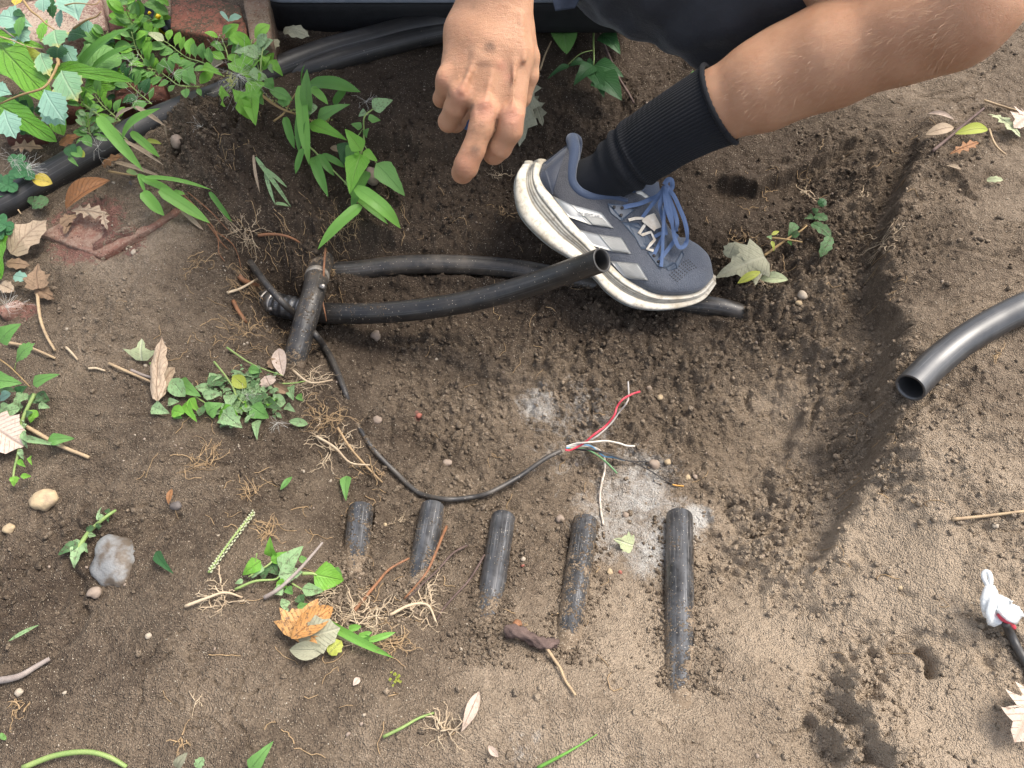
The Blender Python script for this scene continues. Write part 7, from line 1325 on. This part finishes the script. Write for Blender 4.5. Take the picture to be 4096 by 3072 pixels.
# ================================================================ seed fluff
def fluff(label,px,py,h,L,n,seed,dirv=None,spread=1.):
    g=np.random.default_rng(seed); c=GH(px,py,h); mb=MB()
    for k in range(int(n*.55)):
        d=g.normal(size=3); d=nrm(d*spread+(np.array(dirv)*1.5 if dirv is not None else 0)); e=c+d*L*g.uniform(.5,1.1); m=(c+e)/2+g.normal(size=3)*L*.12; V,F,U=tube_geo(np.array([c,m,e]),.00011,3,cap=False); mb.add(V,F)
    tag(mb.build('seed_fluff',M['fluff'],None),label,'seed fluff')
for i,(lab,x,y,h,L,n,d) in enumerate([('white star-shaped seed tuft in front of the dark brick',695,295,.045,.022,26,None),('matted white fluff hanging on the pale weed clump',950,300,.085,.05,90,(.1,-.1,-.3)),('white fluff strands lower on the pale weed clump',965,365,.06,.035,50,(.2,-.5,-.3)),('bundle of white fluff lying on the hose at left',105,672,.05,.024,60,(1,.1,.0)),('white fluff on the dark clover',55,640,.05,.026,40,(.6,-.8,0)),('fine radiating seed tuft over the dark red brick',545,405,.055,.03,22,None),('seed tuft hovering on the thick hose',392,588,.055,.03,20,None),
  ('white fluff among the brick weeds',525,255,.06,.02,40,None),('white fluff in the middle of the green cuttings',990,1580,.02,.016,50,None),('white fluff below the green cuttings',1110,1690,.012,.016,46,(-.2,-.7,0)),('grey seed tuft on the bank right of the grass',1465,405,.04,.022,26,None),('white fluff tuft by the left edge above the brick chip',25,1230,.02,.03,50,(.5,.5,0)),('thin white tuft in front of the mossy brick',865,175,.06,.018,26,None),('small white seed on the soil mound',805,507,.012,.02,16,(-1,-.3,0))]): fluff(lab,x,y,h,L,n,i+50,d)
# ================================================================ stones
M['st_grey']=simple('grey_stone',(.19,.19,.185),(.10,.078,.058),38,.5,300,.0010,rvar=.3,contrast=(.44,.56)); M['st_tan']=simple('tan_stone',(.42,.32,.19),(.27,.20,.13),70,.75,300,.0008,contrast=(.4,.6)); M['st_brown']=simple('brown_pebble',(.20,.15,.115),(.28,.22,.17),90,.7,400,.0005); M['st_dark']=simple('dark_pebble',(.07,.06,.055),(.12,.10,.09),90,.6,400,.0004); M['st_pale']=simple('pale_pebble',(.38,.32,.25),(.28,.23,.17),90,.7,400,.0005); M['st_red']=simple('red_chip',(.30,.10,.07),(.22,.08,.06),90,.7,400,.0006)
def stone(x,y,w,hh,mat,label,sink=.45,rot=0,seed=1,name='stone',zz=.6):
    c=GH(x,y,0); m=MM(depth(c)); a=w*m/2; b_=hh*m/2*1.1; o=blob(c+np.array([0,0,min(a,b_)*(zz-sink)]),(a,b_,min(a,b_)*zz*1.2),M[mat],name,None,rot,seed,3); tag(o,label,'stone'); return o
stone(460,2245,175,205,'st_grey','large smooth grey stone, half buried at the lower left',.40,.3,2,zz=.5); stone(185,2010,112,84,'st_tan','tan mottled stone above the large grey one at left',.30,.2,5); stone(40,2118,46,40,'st_tan','small tan stone near the left edge, beside the mottled one',.3,0,7)
stone(1497,728,64,78,'st_brown','oval brown pebble half hidden behind the toothed leaf in the pit',.2,.1,9,zz=.9); stone(705,2025,50,34,'st_dark','dark flat pebble in the soil left of the root ball',.5,0,11)
for i,(x,y,w,mt,lab) in enumerate([(2618,1862,46,'st_brown','rounded brown pebble right of the wire ends'),(2670,1850,30,'st_tan','tan pebble touching the brown one right of the wires'),(2640,1592,26,'st_tan','small tan pebble above right of the red wire tip'),(2596,1555,24,'st_brown','small brown pebble up on the rough soil above the wires'),(2305,1860,20,'st_dark','tiny black pebble under the fanned wires'),(2502,2062,30,'st_brown','brown pebble on the white crusted patch'),(2750,1912,24,'st_tan','cream pebble at the right rim of the white patch'),(2780,1908,22,'st_brown','dull pebble beside the cream one at the rim of the white patch'),
  (1512,1683,40,'st_brown','dull round lump left in the pit near the cable'),(1790,1855,38,'st_brown','soil-coloured pebble inside the cable loop'),(2240,2078,36,'st_brown','lump above the fourth pipe end'),(1505,1345,44,'st_brown','angular lump under the long bent pipe'),(540,1005,16,'st_pale','uppermost of the white beads beside the buried brick edge'),(525,992,13,'st_pale','middle white bead beside the buried brick edge'),(508,998,10,'st_pale','smallest white bead beside the buried brick edge'),(537,1012,24,'st_pale','dull whitish crumb below the beads at the brick edge'),(270,1317,14,'st_pale','white bead on the soil left of centre-left'),(977,1378,12,'st_pale','left one of two white beads above the cuttings'),(990,1372,12,'st_pale','right one of two white beads above the cuttings'),
  (1745,1438,14,'st_pale','white chip lying on the soil below the long bent pipe'),(1676,1665,26,'st_red','little brick-red chip in the pit'),(3210,1185,40,'st_pale','pinkish stone on the bank right of the maple leaf'),(3195,1215,26,'st_tan','small tan stone below the pinkish one on the bank'),(2092,2238,22,'st_pale','white chip between middle and fourth pipe ends'),(2090,2262,18,'st_red','orange chip under the white one between the pipe ends'),(2440,2290,26,'st_tan','tan chip between fourth and rightmost pipe ends'),(2480,2290,18,'st_red','small red chip between fourth and rightmost pipe ends'),(382,2373,56,'st_brown','lump of pale stone below the large grey stone'),(595,2545,26,'st_pale','cream chip on the smooth soil at lower left'),(1375,2095,12,'st_pale','white grain above the leftmost pipe end'),(1541,2100,16,'st_tan','tan pebble between the first two pipe ends'),(1214,1886,16,'st_pale','pale bead left of the cable loop'),(3600,2353,18,'st_tan','yellowish chip on the smooth right bank'),(3980,2104,26,'st_pale','pale stone under the straw twig at the right edge'),(245,735,22,'st_brown','round pebble in the litter below the hose'),(530,735,26,'st_dark','dark pebble beside the grass stalk base'),(80,2770,34,'st_pale','white flat chip at the lower left edge'),(260,2772,18,'st_pale','small white chip near the lower left corner')]):
    stone(x,y,w*1.0,w*.8,mt,lab,.35,i*.7,i+20,'pebble',zz=.7)
scatter_lumps('gravel_grains',600,.0009,.0026,lambda x,y,i,j:np.full(len(x),.5),M['st_pale'],'tiny pale stones sprinkled over the soil',seed=9,power=4)
scatter_lumps('dark_grains',900,.0009,.003,lambda x,y,i,j:np.full(len(x),.3),M['st_brown'],'tiny brown stones sprinkled over the soil',seed=10,power=4)
# snail shell on the mound
stone(715,580,44,56,'st_brown','empty brown snail-like shell on the soil mound beside the hose',.1,.4,60,'empty_shell',zz=.9)
